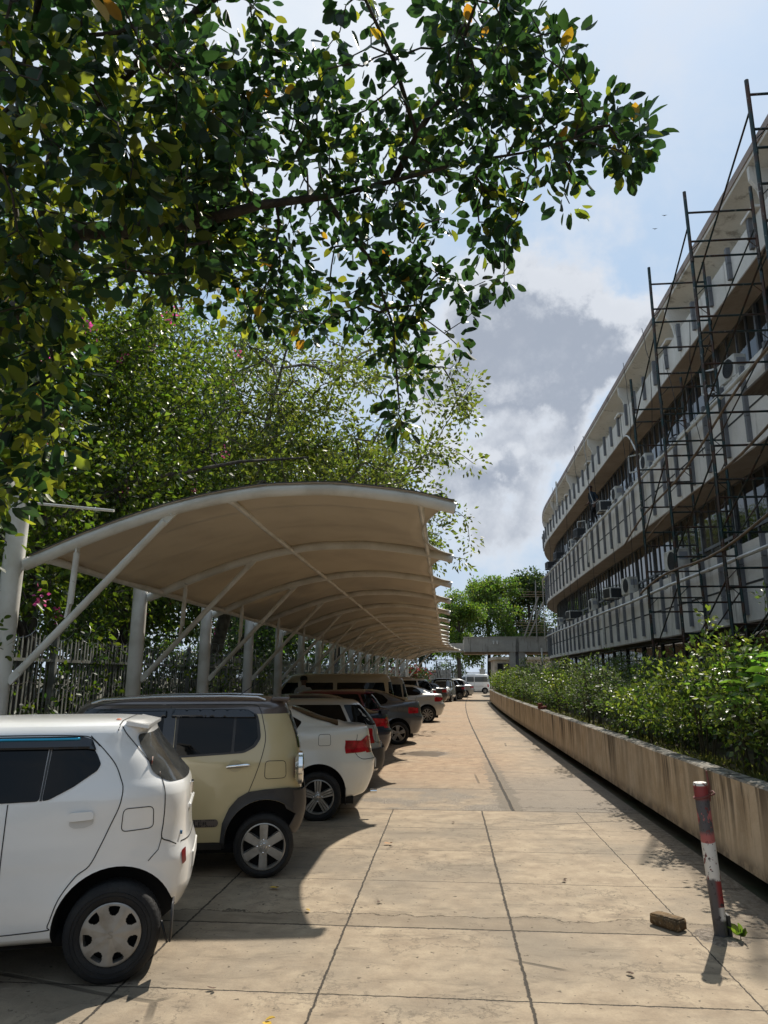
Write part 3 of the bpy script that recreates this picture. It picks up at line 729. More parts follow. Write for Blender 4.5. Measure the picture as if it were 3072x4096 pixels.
# ------------------------------------------------------------------ covered link bridge and things at the far end
M_CONC = facade_mat('weathered_concrete', (.33, .32, .29), (.42, .41, .37), (.07, .068, .06), .85)
lb = tag(empty('link_bridge', (4.5, 56, 0)), 'low grey streaked concrete link bridge crossing the far end of the drive', 'bridge')
def lbuild(mb, name, m, sm_=None):
    mb.v = [(p[0]-4.5, p[1]-56, p[2]) for p in mb.v]; return mb.build(name, m, lb, sm_)
c = MB(); c.box(1.32, 55.6, 3.55, 8.6, 55.9, 4.62); c.box(1.30, 55.55, 4.62, 8.6, 55.95, 4.69); c.box(1.32, 58.6, 3.55, 8.6, 58.9, 4.62); lbuild(c, 'beam', M_CONC)
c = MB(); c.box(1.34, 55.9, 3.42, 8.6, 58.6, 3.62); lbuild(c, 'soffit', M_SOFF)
c = MB(); c.box(4.75, 55.65, 0, 5.2, 56.1, 3.55); lbuild(c, 'column', M_CONC)
c = MB(); c.box(5.45, 55.7, 0, 5.95, 56.15, 3.55); lbuild(c, 'column', M_CONC)
c = MB(); c.box(5.2, 55.85, 0, 5.45, 56.0, 3.55); lbuild(c, 'downpipe', M_FIN)
c = MB(); c.box(7.9, 55.65, 0, 8.4, 56.1, 3.55); lbuild(c, 'column', M_CONC)
for x in (3.5, 3.78):
    c = MB(); c.box(x, 55.42, 4.26, x+.13, 55.6, 4.37, bev=.01); c.tube([(x+.06, 55.45, 4.26), (x+.06, 55.42, 4.12)], .045, 8); o = lbuild(c, 'flood_light', mat('pale_fitting', (.6, .6, .56), .5), 40)
c = MB(); c.box(-4, 62, 3.75, 2.2, 62.4, 4.5); c.box(-4, 62, 0, -3.6, 62.4, 3.75)
tag(c.build('rear_canopy_beam', M_CONC), 'second pale concrete beam just behind the left end of the link bridge', 'beam')
# room block behind the bridge
rb = tag(empty('annex_building', (6, 66, 0)), 'low cream annex with dark window behind the columns of the link bridge', 'building')
c = MB(); c.box(-1.7, 0, 0, 4.5, 6, 3.2); c.box(-1.9, -.2, 3.2, 4.7, 6.2, 3.45); c.build('wall', mat('cream_plaster', (.46, .42, .34), .85, col2=(.30, .27, .21), sc=1.5), rb)
c = MB(); c.box(-1.5, -.05, 1.5, -.35, -.004, 2.9); wf = c.build('window', M_MULL, rb); c = MB(); c.box(-1.45, -.07, 1.55, -.95, -.052, 2.85); c.box(-.9, -.07, 1.55, -.4, -.052, 2.85); c.build('pane', M_GLASS, wf)
c = MB(); c.box(-.1, -.03, .1, 1.2, -.004, 2.6); c.build('door', mat('dark_opening', (.02, .02, .02), .8), rb)
c = MB(); c.tube([(5.95, 46, 0), (5.93, 46, 3.42)], .045, 10); c.tube([(5.93, 46, 3.42), (5.93, 46, 3.46)], .055, 10)
tag(c.build('white_pole', M_WH, smooth=40), 'thin white steel pole rising from the far end of the planter', 'pole')
c = MB(); c.tube([(7.35, 49.5, 0), (7.35, 49.5, 2.9)], .03, 8)
tag(c.build('thin_post', M_WH, smooth=40), 'shorter thin grey post under the rounded end of the office building', 'pole')
# bamboo staging at the end of the building
bs_ = tag(empty('bamboo_staging', (7, 55, 4.7)), 'bundle of rough bamboo and timber staging at the far rounded end of the office building', 'scaffold')
rr_ = random.Random(8)
for q in range(9):
    c = MB(); z = .25+q*.19+(1.6 if q > 5 else 0); c.tube([(-1.1-rr_.uniform(0, .8), .3, z), (1.2, .6, z+rr_.uniform(-.05, .1))], .022, 6); c.build('bamboo_pole', mat('pale_bamboo', (.36, .27, .17), .6, col2=(.24, .17, .1), sc=5), bs_)
for (a, b) in (((-1.1, .3, 0), (.1, .5, 3.0)), ((-.2, .2, -.3), (-.1, .2, 4.2)), ((.4, .2, -.3), (.45, .2, 4.4)), ((-.75, .3, 0), (.45, .5, 2.6))):
    c = MB(); c.bar(a, b, .07, .09); c.build('timber_prop', mat('grey_timber', (.33, .31, .28), .8), bs_)
# white railing, gate piers, ladder stand, red canopy shrub
wr = tag(empty('white_railing', (2.5, 92, 0)), 'bright white railing with two small piers beyond the van', 'fence')
c = MB()
for q in range(34): c.box(-2.6+q*.16, -.02, .2, -2.56+q*.16, .02, 2.3)
for z in (.4, 1.2, 2.15): c.box(-2.6, -.03, z, 2.9, .03, z+.06)
c.build('railing_bars', mat('bright_white_paint', (.75, .75, .72), .5), wr)
for x in (-1.2, 1.9):
    c = MB(); c.box(x-.35, -.3, 0, x+.35, .3, 2.5); c.box(x-.42, -.37, 2.5, x+.42, .37, 2.62); c.box(x-.2, -.2, 2.62, x+.2, .2, 3.1); c.box(x-.26, -.26, 3.1, x+.26, .26, 3.2); c.build('pier', MATS['bright_white_paint'], wr)
c = MB(); c.box(-9, 78, 0, .4, 78.25, 2.4); 
for q in range(24): c.box(-9+q*.4, 77.95, .2, -8.8+q*.4, 78.0, 2.45)
tag(c.build('boarded_wall', mat('dirty_white_boards', (.42, .40, .36), .8, col2=(.25, .23, .2), sc=4)), 'pale ribbed boundary wall closing the far end of the carport', 'wall')
ld = tag(empty('steel_trestle', (-.9, 66, 0)), 'dark splayed steel trestle standing under the far end of the carport', 'trestle')
c = MB()
for (a, b) in (((-1.2, 0, 0), (-1.0, 0, 3.2)), ((.2, 0, 0), (-.1, 0, 3.2)), ((.8, .6, 0), (-.1, .1, 3.2)), ((1.6, .6, 0), (1.2, .1, 3.2)), ((-1.9, 0, 3.2), (1.6, 0, 3.2)), ((-1.1, 0, 1.2), (.1, 0, 1.2)), ((-1.1, 0, 2.1), (.0, 0, 2.1)), ((-1.1, 0, .5), (.2, 0, .5))): c.tube([a, b], .035, 6)
c.build('frame', M_SC, ld, 40)

# ------------------------------------------------------------------ bollard, bricks, litter
def bollard_mat():
    m = bpy.data.materials.new('chipped_bollard_paint'); m.use_nodes = True
    n = NT(m.node_tree); b = m.node_tree.nodes['Principled BSDF']; P = obc(n); z = n.sep(P)[2]
    zw = n.math('ADD', z, n.math('MULTIPLY', n.math('SUBTRACT', n.noise(P, 8, 5, .7), .5), .06))
    white = (.66, .64, .60); red = (.26, .035, .035); pink = (.42, .12, .11)
    c = n.mix(n.ramp(zw, .60, .604), white, pink)       # white 0.32-0.6, red above
    c = n.mix(n.ramp(zw, .36, .355), c, red)
    c = n.mix(n.ramp(zw, .19, .185), c, white)
    c = n.mix(n.ramp(z, .965, .97), c, white)
    c = n.mix(n.math('MULTIPLY', n.ramp(z, .80, .86), n.ramp(z, .965, .96)), c, red)
    grey = (.085, .08, .085)
    # big bare patch high on the left, lower left, and the foot
    ch = n.noise(n.scale(P, (1, 1, .5)), 11, 5, .6)
    up = n.math('MULTIPLY', n.ramp(zw, .64, .68), n.ramp(zw, .90, .86))
    c = n.mix(n.math('MULTIPLY', up, n.ramp(ch, .44, .47)), c, grey)
    lo = n.math('MULTIPLY', n.ramp(zw, .38, .36), n.ramp(n.sep(P)[0], .015, -.015))
    c = n.mix(lo, c, grey)
    c = n.mix(n.ramp(zw, .12, .10), c, (.06, .058, .06))
    chip = n.ramp(n.noise(n.scale(P, (1, 1, .6)), 26, 4, .55), .60, .615)
    c = n.mix(chip, c, n.mix(n.ramp(z, .36, .37), (.045, .04, .045), (.16, .03, .03)))
    chip2 = n.ramp(n.noise(n.scale(P, (1, 1, .7)), 60, 3, .5), .66, .67)
    c = n.mix(chip2, c, (.05, .04, .04))
    n.put(b.inputs['Base Color'], c); b.inputs['Roughness'].default_value = .55
    bp = n.new('ShaderNodeBump'); bp.inputs['Strength'].default_value = .4; bp.inputs['Distance'].default_value = .004; n.put(bp.inputs['Height'], n.math('SUBTRACT', 1.0, chip)); n.l.new(bp.outputs[0], b.inputs['Normal'])
    return m
bo = tag(empty('bollard', (1.80, 5.46, 0)), 'leaning red and white bollard with chipped paint at the edge of the drive', 'bollard')
bo.rotation_euler = (R(2.0), R(-3.4), 0)
c = MB(); c.lathe([(0, -.02), (.044, -.02), (.045, .3), (.047, .97), (.042, .985), (0, .99)], 32); c.build('post', bollard_mat(), bo, 30)
c = MB(); c.tube([(.045, .0, .86), (.06, 0, .95), (.055, .0, 1.06)], [.012, .009, .006], 8)
pts = [(.051*math.cos(a), .051*math.sin(a), .895+.012*math.cos(a)) for a in np.linspace(0, 2*math.pi, 25)]; c.tube(pts, .0065, 6)
c.tube([(.058, -.02, .90), (.085, -.015, .91), (.085, .015, .92), (.058, .02, .91)], .006, 6)
c.build('wire_hook', mat('rusty_wire', (.16, .05, .04), .7), bo, 40)
c = MB(); c.lathe([(.043, -.02), (.064, -.02), (.06, .010), (.046, .016)], 20); c.box(.045, -.03, 0, .065, .03, .14, bev=.003); c.build('base_sleeve', mat('dark_iron', (.03, .03, .03), .6), bo, 40)
fb = MB(); fb.lathe([(0, .012), (.10, .012), (.15, .006), (.19, -.004)], 22)
rq = random.Random(3); fb.v = [(x*(1+rq.uniform(-.18, .18)), y*(1+rq.uniform(-.18, .18)), z+rq.uniform(-.002, .003)) for x, y, z in fb.v]
fo_ = fb.build('mortar_collar', mat('broken_mortar', (.16, .13, .10), .95, col2=(.30, .25, .2), sc=25, bump=1, bsc=80), bo, 60); fo_.rotation_euler = (R(-2), R(3.4), 0)
def brick_mesh(seed, L=.225, W=.108, Hh=.072):
    bm = bmesh.new(); bmesh.ops.create_cube(bm, size=1); bmesh.ops.scale(bm, vec=(L, W, Hh), verts=bm.verts)
    bmesh.ops.bevel(bm, geom=list(bm.edges), offset=.008, segments=2, affect='EDGES'); bmesh.ops.subdivide_edges(bm, edges=list(bm.edges), cuts=2, use_grid_fill=True)
    q = random.Random(seed)
    for v in bm.verts:
        v.co += Vector((q.uniform(-1, 1), q.uniform(-1, 1), q.uniform(-1, 1)))*.0022
        if v.co.z > 0 and v.co.x < -.2*L: v.co.z -= .004
    me = bpy.data.meshes.new('brick'); bm.to_mesh(me); bm.free()
    for p in me.polygons: p.use_smooth = True
    return me
br = link_mesh('brick', brick_mesh(2), mat('mossy_brick', (.17, .105, .045), .9, col2=(.085, .058, .03), sc=14, col3=(.26, .19, .11), sc3=40, bump=.8, bsc=60))
br.location = (1.50, 5.62, .042); br.rotation_euler = (0, 0, R(-52)); tag(br, 'worn brown brick lying on the paving beside the leaning bollard', 'brick')
MB_R = mat('red_brick', (.22, .065, .04), .9, col2=(.13, .04, .03), sc=20, bump=.6, bsc=60)
for i, (dx, dy, dz, lab) in enumerate(((0, 0, 0, 'red brick on the planter wall, bottom left of a small stack'), (.03, -.24, 0, 'red brick on the planter wall, bottom right of a small stack'), (-.01, -.11, .074, 'red brick laid on top of the small stack on the planter wall'), (.12, -.05, .0, 'red brick half behind the small stack on the planter wall'))):
    o = link_mesh('brick', brick_mesh(20+i), MB_R); yb = 20.3; o.location = (2.50+dx+rbend(yb), yb+dy, .895+dz); o.rotation_euler = (0, 0, R(90+rr_.uniform(-6, 6))); tag(o, lab, 'brick', 'bricks on the planter wall')
# ------------------------------------------------------------------ cars (x = rearwards from the rear axle, y = across, -y faces the photograph's viewer, z = up)
def paint(name, col, metallic=0.0, rough=.28, dirt=.12):
    m = mat(name, col, rough, metallic, col2=tuple(c*.93 for c in col), sc=1.2, coat=.8, col3=tuple(c*.72+.02 for c in col), sc3=2.3, lo3=.62, hi3=.95)
    return m
M_CG = mat('tinted_car_glass', (.003, .004, .005), .04, spec=.22)
M_CG2 = mat('clear_dark_glass', (.03, .035, .035), .05, spec=.8)
M_SEAM = mat('seam_black', (.008, .008, .008), .7)
M_RUB = mat('tyre_rubber', (.010, .010, .011), .8, col2=(.018, .0175, .017), sc=8, bump=.3, bsc=60)
M_TRIM = mat('black_plastic_trim', (.022, .023, .026), .5, col2=(.035, .035, .036), sc=5)
M_CHR = mat('chrome', (.75, .75, .75), .12, 1.0)
M_RIM = mat('silver_wheel_paint', (.36, .35, .33), .38, .5, col2=(.24, .225, .20), sc=6)
M_RED = mat('red_lamp', (.42, .010, .025), .12, coat=1, col2=(.22, .004, .01), sc=9)
M_LENS = mat('pale_lamp', (.55, .55, .52), .12, coat=1)
M_DARKIN = mat('wheel_well', (.006, .006, .006), .9)
class Car: pass
def car_body(prof, nf=3.2, nr=5.0, levels=54, K=144, wheels=(), Rw=.33, arch=None, flare=.012, width=.72):
    """prof rows: z, front x, rear x, half width"""
    P = np.array(prof, float); zs = P[:, 0]
    q = np.unique(np.concatenate([np.linspace(zs[0], zs[-1], levels), zs]))
    F = interp_pts(zs, P[:, 1], q); B = interp_pts(zs, P[:, 2], q); W = interp_pts(zs, P[:, 3], q)
    vs = []; N = len(q)
    th = []
    for k in range(K): th.append(2*math.pi*k/K)
    for z, f, b, wd in zip(q, F, B, W):
        c = (f+b)/2; a = (b-f)/2
        for t in th:
            cx, sy = math.cos(t), math.sin(t); e = nr if cx > 0 else nf
            # denser corners while keeping the flanks flat
            x = math.copysign(abs(cx)**(2/e), cx); y = math.copysign(abs(sy)**(2/e), sy)
            vs.append([c+a*x, wd*y, z])
    vs = np.array(vs)
    for wx in wheels:
        d = np.hypot(vs[:, 0]-wx, vs[:, 2]-Rw+.03); R0 = arch or (Rw+.06)
        k = np.clip(1-np.abs(d-(R0+.02))/.07, 0, 1); k = k*k*(3-2*k)
        vs[:, 1] += np.sign(vs[:, 1])*k*flare*(np.abs(vs[:, 1]) > width*.7)
    fs = []
    for i in range(N-1):
        for k in range(K):
            k2 = (k+1) % K; fs.append((i*K+k, i*K+k2, (i+1)*K+k2, (i+1)*K+k))
    fs.append(tuple(range(K-1, -1, -1))); fs.append(tuple(range((N-1)*K, N*K)))
    me = bpy.data.meshes.new('body'); me.from_pydata([tuple(v) for v in vs], [], fs); me.update()
    return me
def bool_arches(me, wheels, Rw, arch, zc, wd, archtop=None):
    o = bpy.data.objects.new('tmp_body', me); COL.objects.link(o); c = MB()
    for wx in wheels:
        arc = [(wx+arch*math.cos(t), zc+arch*math.sin(t)) for t in np.linspace(0, math.pi, 25)]
        poly = arc+[(wx-arch*.985, zc-.08), (wx-arch*.96, -.6), (wx+arch*.96, -.6), (wx+arch*.985, zc-.08)]
        for sgn in (-1, 1):
            M_ = Matrix(((1, 0, 0, 0), (0, 0, 1, 0), (0, 1, 0, 0), (0, 0, 0, 1)))
            y0, y1 = sorted((sgn*(wd-.21), sgn*(wd+.6))); c.prism(poly, y0, y1, M_)
    c2 = c.build('tmp_cut', None, smooth=30)
    md = o.modifiers.new('b', 'BOOLEAN'); md.object = c2; md.operation = 'DIFFERENCE'; md.solver = 'EXACT'
    dg = bpy.context.evaluated_depsgraph_get(); dg.update()
    me2 = bpy.data.meshes.new_from_object(o.evaluated_get(dg))
    bpy.data.objects.remove(o); bpy.data.objects.remove(c2)
    sharpen(me2, 40)
    me2.name = 'body'
    return me2
def wells(me2, wheels, arch, zc, idx, ymax=.5):
    me2.materials.append(M_DARKIN)
    for p in me2.polygons:
        for wx in wheels:
            dx = p.center.x-wx; dz = p.center.z-zc
            if abs(dx) < arch*1.004 and (dz < 0 or math.hypot(dx, dz) < arch*1.01) and (abs(p.normal.y) < .6 or abs(p.center.y) < ymax): p.material_index = idx
def bvh_of(me):
    bm = bmesh.new(); bm.from_mesh(me); t = BVHTree.FromBMesh(bm); bm.free(); return t
def cast(bvh, plane, u, v, side=-1, big=6):
    if plane == 'side': o = Vector((u, side*big, v)); d = Vector((0, -side, 0))
    elif plane == 'rear': o = Vector((big, u, v)); d = Vector((-1, 0, 0))
    elif plane == 'front': o = Vector((-big*2, u, v)); d = Vector((1, 0, 0))
    else: o = Vector((u, v, big)); d = Vector((0, 0, -1))
    return bvh.ray_cast(o, d)
def poly_len_points(poly, step, closed=True):
    out = []; n_ = len(poly)
    for i in range(n_ if closed else n_-1):
        a = poly[i]; b = poly[(i+1) % n_]; L_ = math.hypot(b[0]-a[0], b[1]-a[1]); k = max(1, int(L_/step))
        for j in range(k): out.append((a[0]+(b[0]-a[0])*j/k, a[1]+(b[1]-a[1])*j/k))
    if not closed: out.append(poly[-1])
    return out
def round_poly(poly, r, k=4):
    out = []; n_ = len(poly)
    for i in range(n_):
        p = Vector(poly[i]); a = Vector(poly[i-1]); b = Vector(poly[(i+1) % n_])
        la = (a-p).length; lb = (b-p).length; rr = min(r, la*.45, lb*.45)
        p1 = p+(a-p)/la*rr; p2 = p+(b-p)/lb*rr
        for j in range(k+1):
            t = j/k; out.append(tuple(p1*(1-t)**2 + p*2*t*(1-t) + p2*t*t))
    return out
def inside(poly, x, y):
    c = False; n_ = len(poly); j = n_-1
    for i in range(n_):
        xi, yi = poly[i]; xj, yj = poly[j]
        if (yi > y) != (yj > y) and x < (xj-xi)*(y-yi)/(yj-yi)+xi: c = not c
        j = i
    return c
def patch(bvh, plane, poly, off=.004, step=.05, side=-1, rr=.02, thick=0.0):
    poly = round_poly(poly, rr) if rr else poly
    bp_ = poly_len_points(poly, step*.6)
    xs = [p[0] for p in bp_]; ys2 = [p[1] for p in bp_]
    pts = [Vector(p) for p in bp_]; nb = len(pts)
    x = min(xs)+step*.5
    while x < max(xs):
        y = min(ys2)+step*.5
        while y < max(ys2):
            if inside(bp_, x, y) and min(math.hypot(x-a, y-b) for a, b in bp_[::2]) > step*.35: pts.append(Vector((x, y)))
            y += step
        x += step
    r_ = delaunay_2d_cdt(pts, [], [list(range(nb))], 1, 1e-6)
    V, Fc = r_[0], r_[2]
    vs = []; last = None
    for p in V:
        h = cast(bvh, plane, p[0], p[1], side)
        if h[0] is None:
            vs.append(None); continue
        nn = h[1]; d = {'side': Vector((0, side, 0)), 'rear': Vector((1, 0, 0)), 'front': Vector((-1, 0, 0)), 'top': Vector((0, 0, 1))}[plane]
        if nn.dot(d) < 0: nn = -nn
        if plane in ('rear', 'front') and nn.dot(d) < .30: vs.append(None); continue
        vs.append(h[0] + nn*off*.5 + d*off*.7)
    ok = [v for v in vs if v is not None]
    if not ok: return MB()
    c = MB(); idx = {}; 
    for i, v in enumerate(vs):
        if v is not None: idx[i] = len(c.v); c.v.append(tuple(v))
    for f in Fc:
        if all(i in idx for i in f): c.f.append(tuple(idx[i] for i in f)); c.mi.append(0)
    if thick:
        d = {'side': Vector((0, side, 0)), 'rear': Vector((1, 0, 0)), 'front': Vector((-1, 0, 0)), 'top': Vector((0, 0, 1))}[plane]*thick
        nb2 = len(c.v); c.v += [tuple(Vector(v)+d) for v in c.v]; f0 = list(c.f)
        ed = {}
        for f in f0:
            for i in range(len(f)): e = (f[i], f[(i+1) % len(f)]); ed[e] = ed.get(e, 0)+1
        c.f = [tuple(i+nb2 for i in f) for f in f0]; c.mi = [0]*len(c.f)
        for (a, b) in ed:
            if (b, a) not in ed: c.f.append((a, b, b+nb2, a+nb2)); c.mi.append(0)
    return c
def ribbon(bvh, plane, line, wd=.005, off=.0025, side=-1, closed=False, step=.035, mb=None):
    pts = poly_len_points(line, step, closed)
    if closed: pts.append(pts[0])
    c = mb or MB(); prev = None
    P3 = []
    for (u, v) in pts:
        h = cast(bvh, plane, u, v, side)
        P3.append((h[0], h[1]) if h[0] is not None else None)
    d = {'side': Vector((0, side, 0)), 'rear': Vector((1, 0, 0)), 'front': Vector((-1, 0, 0)), 'top': Vector((0, 0, 1))}[plane]
    rows = []
    for i, q in enumerate(P3):
        if q is None: rows.append(None); continue
        a = P3[max(0, i-1)] or q; b = P3[min(len(P3)-1, i+1)] or q
        t = b[0]-a[0]
        nn = q[1] if q[1].dot(d) > 0 else -q[1]
        if plane in ('rear', 'front') and nn.dot(d) < .35: rows.append(None); continue
        s_ = t.cross(nn)
        if s_.length < 1e-9: rows.append(None); continue
        s_.normalize(); rows.append((q[0]+nn*off-s_*wd/2, q[0]+nn*off+s_*wd/2))
    for i in range(len(rows)-1):
        if rows[i] and rows[i+1]:
            k = len(c.v); c.v += [tuple(rows[i][0]), tuple(rows[i][1]), tuple(rows[i+1][1]), tuple(rows[i+1][0])]; c.f.append((k, k+1, k+2, k+3)); c.mi.append(0)
    return c
def smooth_line(pts, k=5):
    out = []; n_ = len(pts)
    for i in range(n_-1):
        p0 = pts[max(0, i-1)]; p1 = pts[i]; p2 = pts[i+1]; p3 = pts[min(n_-1, i+2)]
        for j in range(k):
            t = j/k
            out.append(tuple(.5*((2*p1[a])+(-p0[a]+p2[a])*t+(2*p0[a]-5*p1[a]+4*p2[a]-p3[a])*t*t+(-p0[a]+3*p1[a]-3*p2[a]+p3[a])*t**3) for a in (0, 1)))
    return out+[tuple(pts[-1])]
# wheels -------------------------------------------------------------
def wheel(parent, x, y, Rt, Rr, style='spoke', side=-1, wt=.155, simple=False, emblem=None, zc=None, cnt=None):
    zc = Rt-.012 if zc is None else zc
    M_ = Matrix.Translation((x, y, zc)) @ Matrix.Rotation(math.pi/2 if side < 0 else -math.pi/2, 4, 'X')
    # local z of M_ points outwards
    c = MB(); h = wt
    pr_ = [(Rr*1.0, -.005), (Rr+.012, .004), (Rr+(Rt-Rr)*.45, .010), (Rt-.022, .002), (Rt-.006, -.014), (Rt, -.035), (Rt, -h+.03), (Rt-.01, -h+.01), (Rr, -h), (Rr, -.02)]
    kk = 28 if simple else 56
    c.lathe(pr_, kk, M_, True)
    if not simple:
        for q in range(kk):
            a = 2*math.pi*(q+.5)/kk
            for (h0, h1) in ((-.034, -.062), (-.070, -.098), (-.106, -.134)):
                p = [M_ @ Vector(((Rt+.002)*math.cos(a+da), (Rt+.002)*math.sin(a+da), hh)) for (da, hh) in ((-.035, h0), (.035, h0-.006), (.035, h1), (-.035, h1+.006))]
                c.add(p, [(0, 1, 2, 3)])
        for rq in (Rr+.035, Rt-.045): c.lathe([(rq-.002, .008), (rq, .0125), (rq+.002, .008)], kk, M_)
    t = c.build('wheel', M_RUB, parent, 35)
    c = MB(); c.lathe([(0, -.09), (Rr*.99, -.09), (Rr*.99, -.01)], 40, M_); c.build('dark_back_disc', M_DARKIN, t, 40)  # dark backing disc painting the shade behind the wheel openings
    c = MB(); c.lathe([(Rr*.985, -.01), (Rr, .003), (Rr*.955, .006), (Rr*.92, -.004), (Rr*.90, -.03), (Rr*.9, -.06)], 48, M_)
    def sp(poly, z0, z1, ang, taper=1.0):
        rot = M_ @ Matrix.Rotation(ang, 4, 'Z'); n_ = len(poly); 
        vs = [(px, py, z0) for px, py in poly]+[(px+(0), py*.86, z1) for px, py in poly]
        c.add([rot @ Vector(v) for v in vs], [tuple(range(n_, 2*n_))]+[(i, (i+1) % n_, n_+(i+1) % n_, n_+i) for i in range(n_)])
    if style == 'cap7':
        # dished cover with seven rounded openings near the rim
        NR = 196; hole = lambda a, r: 0
        rs_ = [0, .2, .4, .52, .575, .60, .63, .66, .70, .74, .78, .82, .86, .90, .93, .965]
        def hz(rf, a):
            k = (a*7/(2*math.pi)) % 1; d = min(k, 1-k)*2
            dish = .010*(1-rf)-.012*math.exp(-((rf-.45)/.2)**2)*0
            ridge = .006*(d)*rf
            return .004+dish+ridge
        grid_ = []
        for i, rf_ in enumerate(rs_):
            grid_.append([M_ @ Vector((Rr*rf_*math.cos(a), Rr*rf_*math.sin(a), hz(rf_, a+.3))) for a in np.linspace(0, 2*math.pi, NR, endpoint=False)])
        k0 = len(c.v); c.v += [tuple(p) for row in grid_ for p in row]
        for i in range(len(rs_)-1):
            for j in range(NR):
                a = 2*math.pi*(j+.5)/NR+.3; k = (a*7/(2*math.pi)) % 1; d = abs(k-.0) if k < .5 else 1-k
                rm = (rs_[i]+rs_[i+1])/2
                lim = .25*max(0, 1-((rm-.80)/.21)**2)**.4 if abs(rm-.80) < .21 else 0
                if d < lim and rm < .91: continue
                j2 = (j+1) % NR; c.f.append((k0+i*NR+j, k0+i*NR+j2, k0+(i+1)*NR+j2, k0+(i+1)*NR+j)); c.mi.append(0)
    elif style == 'six':
        for q in range(6):
            sp([(.05, -.036), (Rr*.93, -.042), (Rr*.96, 0), (Rr*.93, .042), (.05, .036)], -.05, .0, q*math.pi/3+math.pi/6)
        c.lathe([(0, .004), (.045, .004), (.062, -.004), (.07, -.05)], 28, M_)
    elif style == 'five2':
        for q in range(5):
            for off in (-.026, 0, .026): sp([(.045, off-.010), (Rr*.95, off*1.5-.013), (Rr*.95, off*1.5+.013), (.045, off+.010)], -.045, .001 if off else -.006, q*2*math.pi/5+math.pi/2)
        c.lathe([(0, .004), (.035, .004), (.058, -.006), (.062, -.05)], 28, M_)
    else:
        nsp = cnt or 8
        for q in range(nsp): sp([(.04, -.014), (Rr*.94, -.024), (Rr*.94, .024), (.04, .014)], -.045, 0, q*2*math.pi/nsp+.2)
        c.lathe([(0, .004), (.04, .004), (.052, -.006), (.055, -.05)], 20, M_)
    rim = c.build('rim', M_RIM, t, 32)
    if not simple and style != 'cap7':
        nb = 4
        for q in range(nb):
            c = MB()
            a = q*math.pi/2+(0 if style == 'six' else 0); Mq = M_ @ Matrix.Translation((.052*math.cos(a), .052*math.sin(a), -.004)); c.lathe([(0, .012), (.008, .010), (.011, 0), (.011, -.02)], 10, Mq); c.build('wheel_nut', M_CHR, t, 40)
    if emblem:
        c = MB(); Me = M_ @ Matrix.Translation((0, 0, .0062 if style != 'cap7' else .0150))
        if style != 'cap7': c.lathe([(.024, -.004), (.026, .0), (.030, -.003)], 24, Me)
        if emblem == 'S': segs = [((-.014, .010), (.004, .018)), ((.004, .018), (.014, .012)), ((-.014, .010), (.013, -.007)), ((.014, -.010), (-.004, -.018)), ((-.004, -.018), (-.014, -.012))]
        else: segs = [((-.011, .014), (-.008, -.014)), ((.011, .014), (.008, -.014)), ((-.009, 0), (.009, 0))]
        up2 = Me.to_3x3() @ Vector((0, 0, 1))
        flip = 1
        for a, b in segs:
            # keep lettering upright on the outer face
            A = Vector((x+(a[0]*(1 if side < 0 else -1)), 0, zc+a[1])); B_ = Vector((x+(b[0]*(1 if side < 0 else -1)), 0, zc+b[1]))
            yy = (Me @ Vector((0, 0, 0))).y; A.y = B_.y = yy
            c.bar(A, B_, .006, .003, up2)
        c.build('wheel_emblem', mat('emblem_grey', (.30, .29, .27), .35, .7) if style == 'cap7' else M_CHR, t)
    return t
def add(parent, name, mb, m, smooth=None, label=None):
    if not mb.v: return None
    if name.endswith('_gap'):
        me = parent.data; me.materials.append(m); k = len(me.materials)-1; bm = bmesh.new(); bm.from_mesh(me); vv = [bm.verts.new(p) for p in mb.v]
        for f in mb.f: fc = bm.faces.new([vv[i] for i in f]); fc.material_index = k
        bm.to_mesh(me); bm.free(); return None
    o = mb.build(name, m, parent)
    for p in o.data.polygons: p.use_smooth = True
    if smooth: sharpen(o.data, smooth)
    if label: o['label'] = label
    return o
def place(c, bd, hw):
    b = R(bd); nrm = Vector((-math.cos(b), math.sin(b), 0)); return Vector((c[0], c[1], 0))+nrm*hw, R(90-bd)
def text_mesh(txt, size, ext=.001):
    cu = bpy.data.curves.new('t', 'FONT'); cu.body = txt; cu.size = size; cu.extrude = ext
    o = bpy.data.objects.new('t', cu); COL.objects.link(o)
    dg = bpy.context.evaluated_depsgraph_get(); me = bpy.data.meshes.new_from_object(o.evaluated_get(dg)); bpy.data.objects.remove(o)
    return me

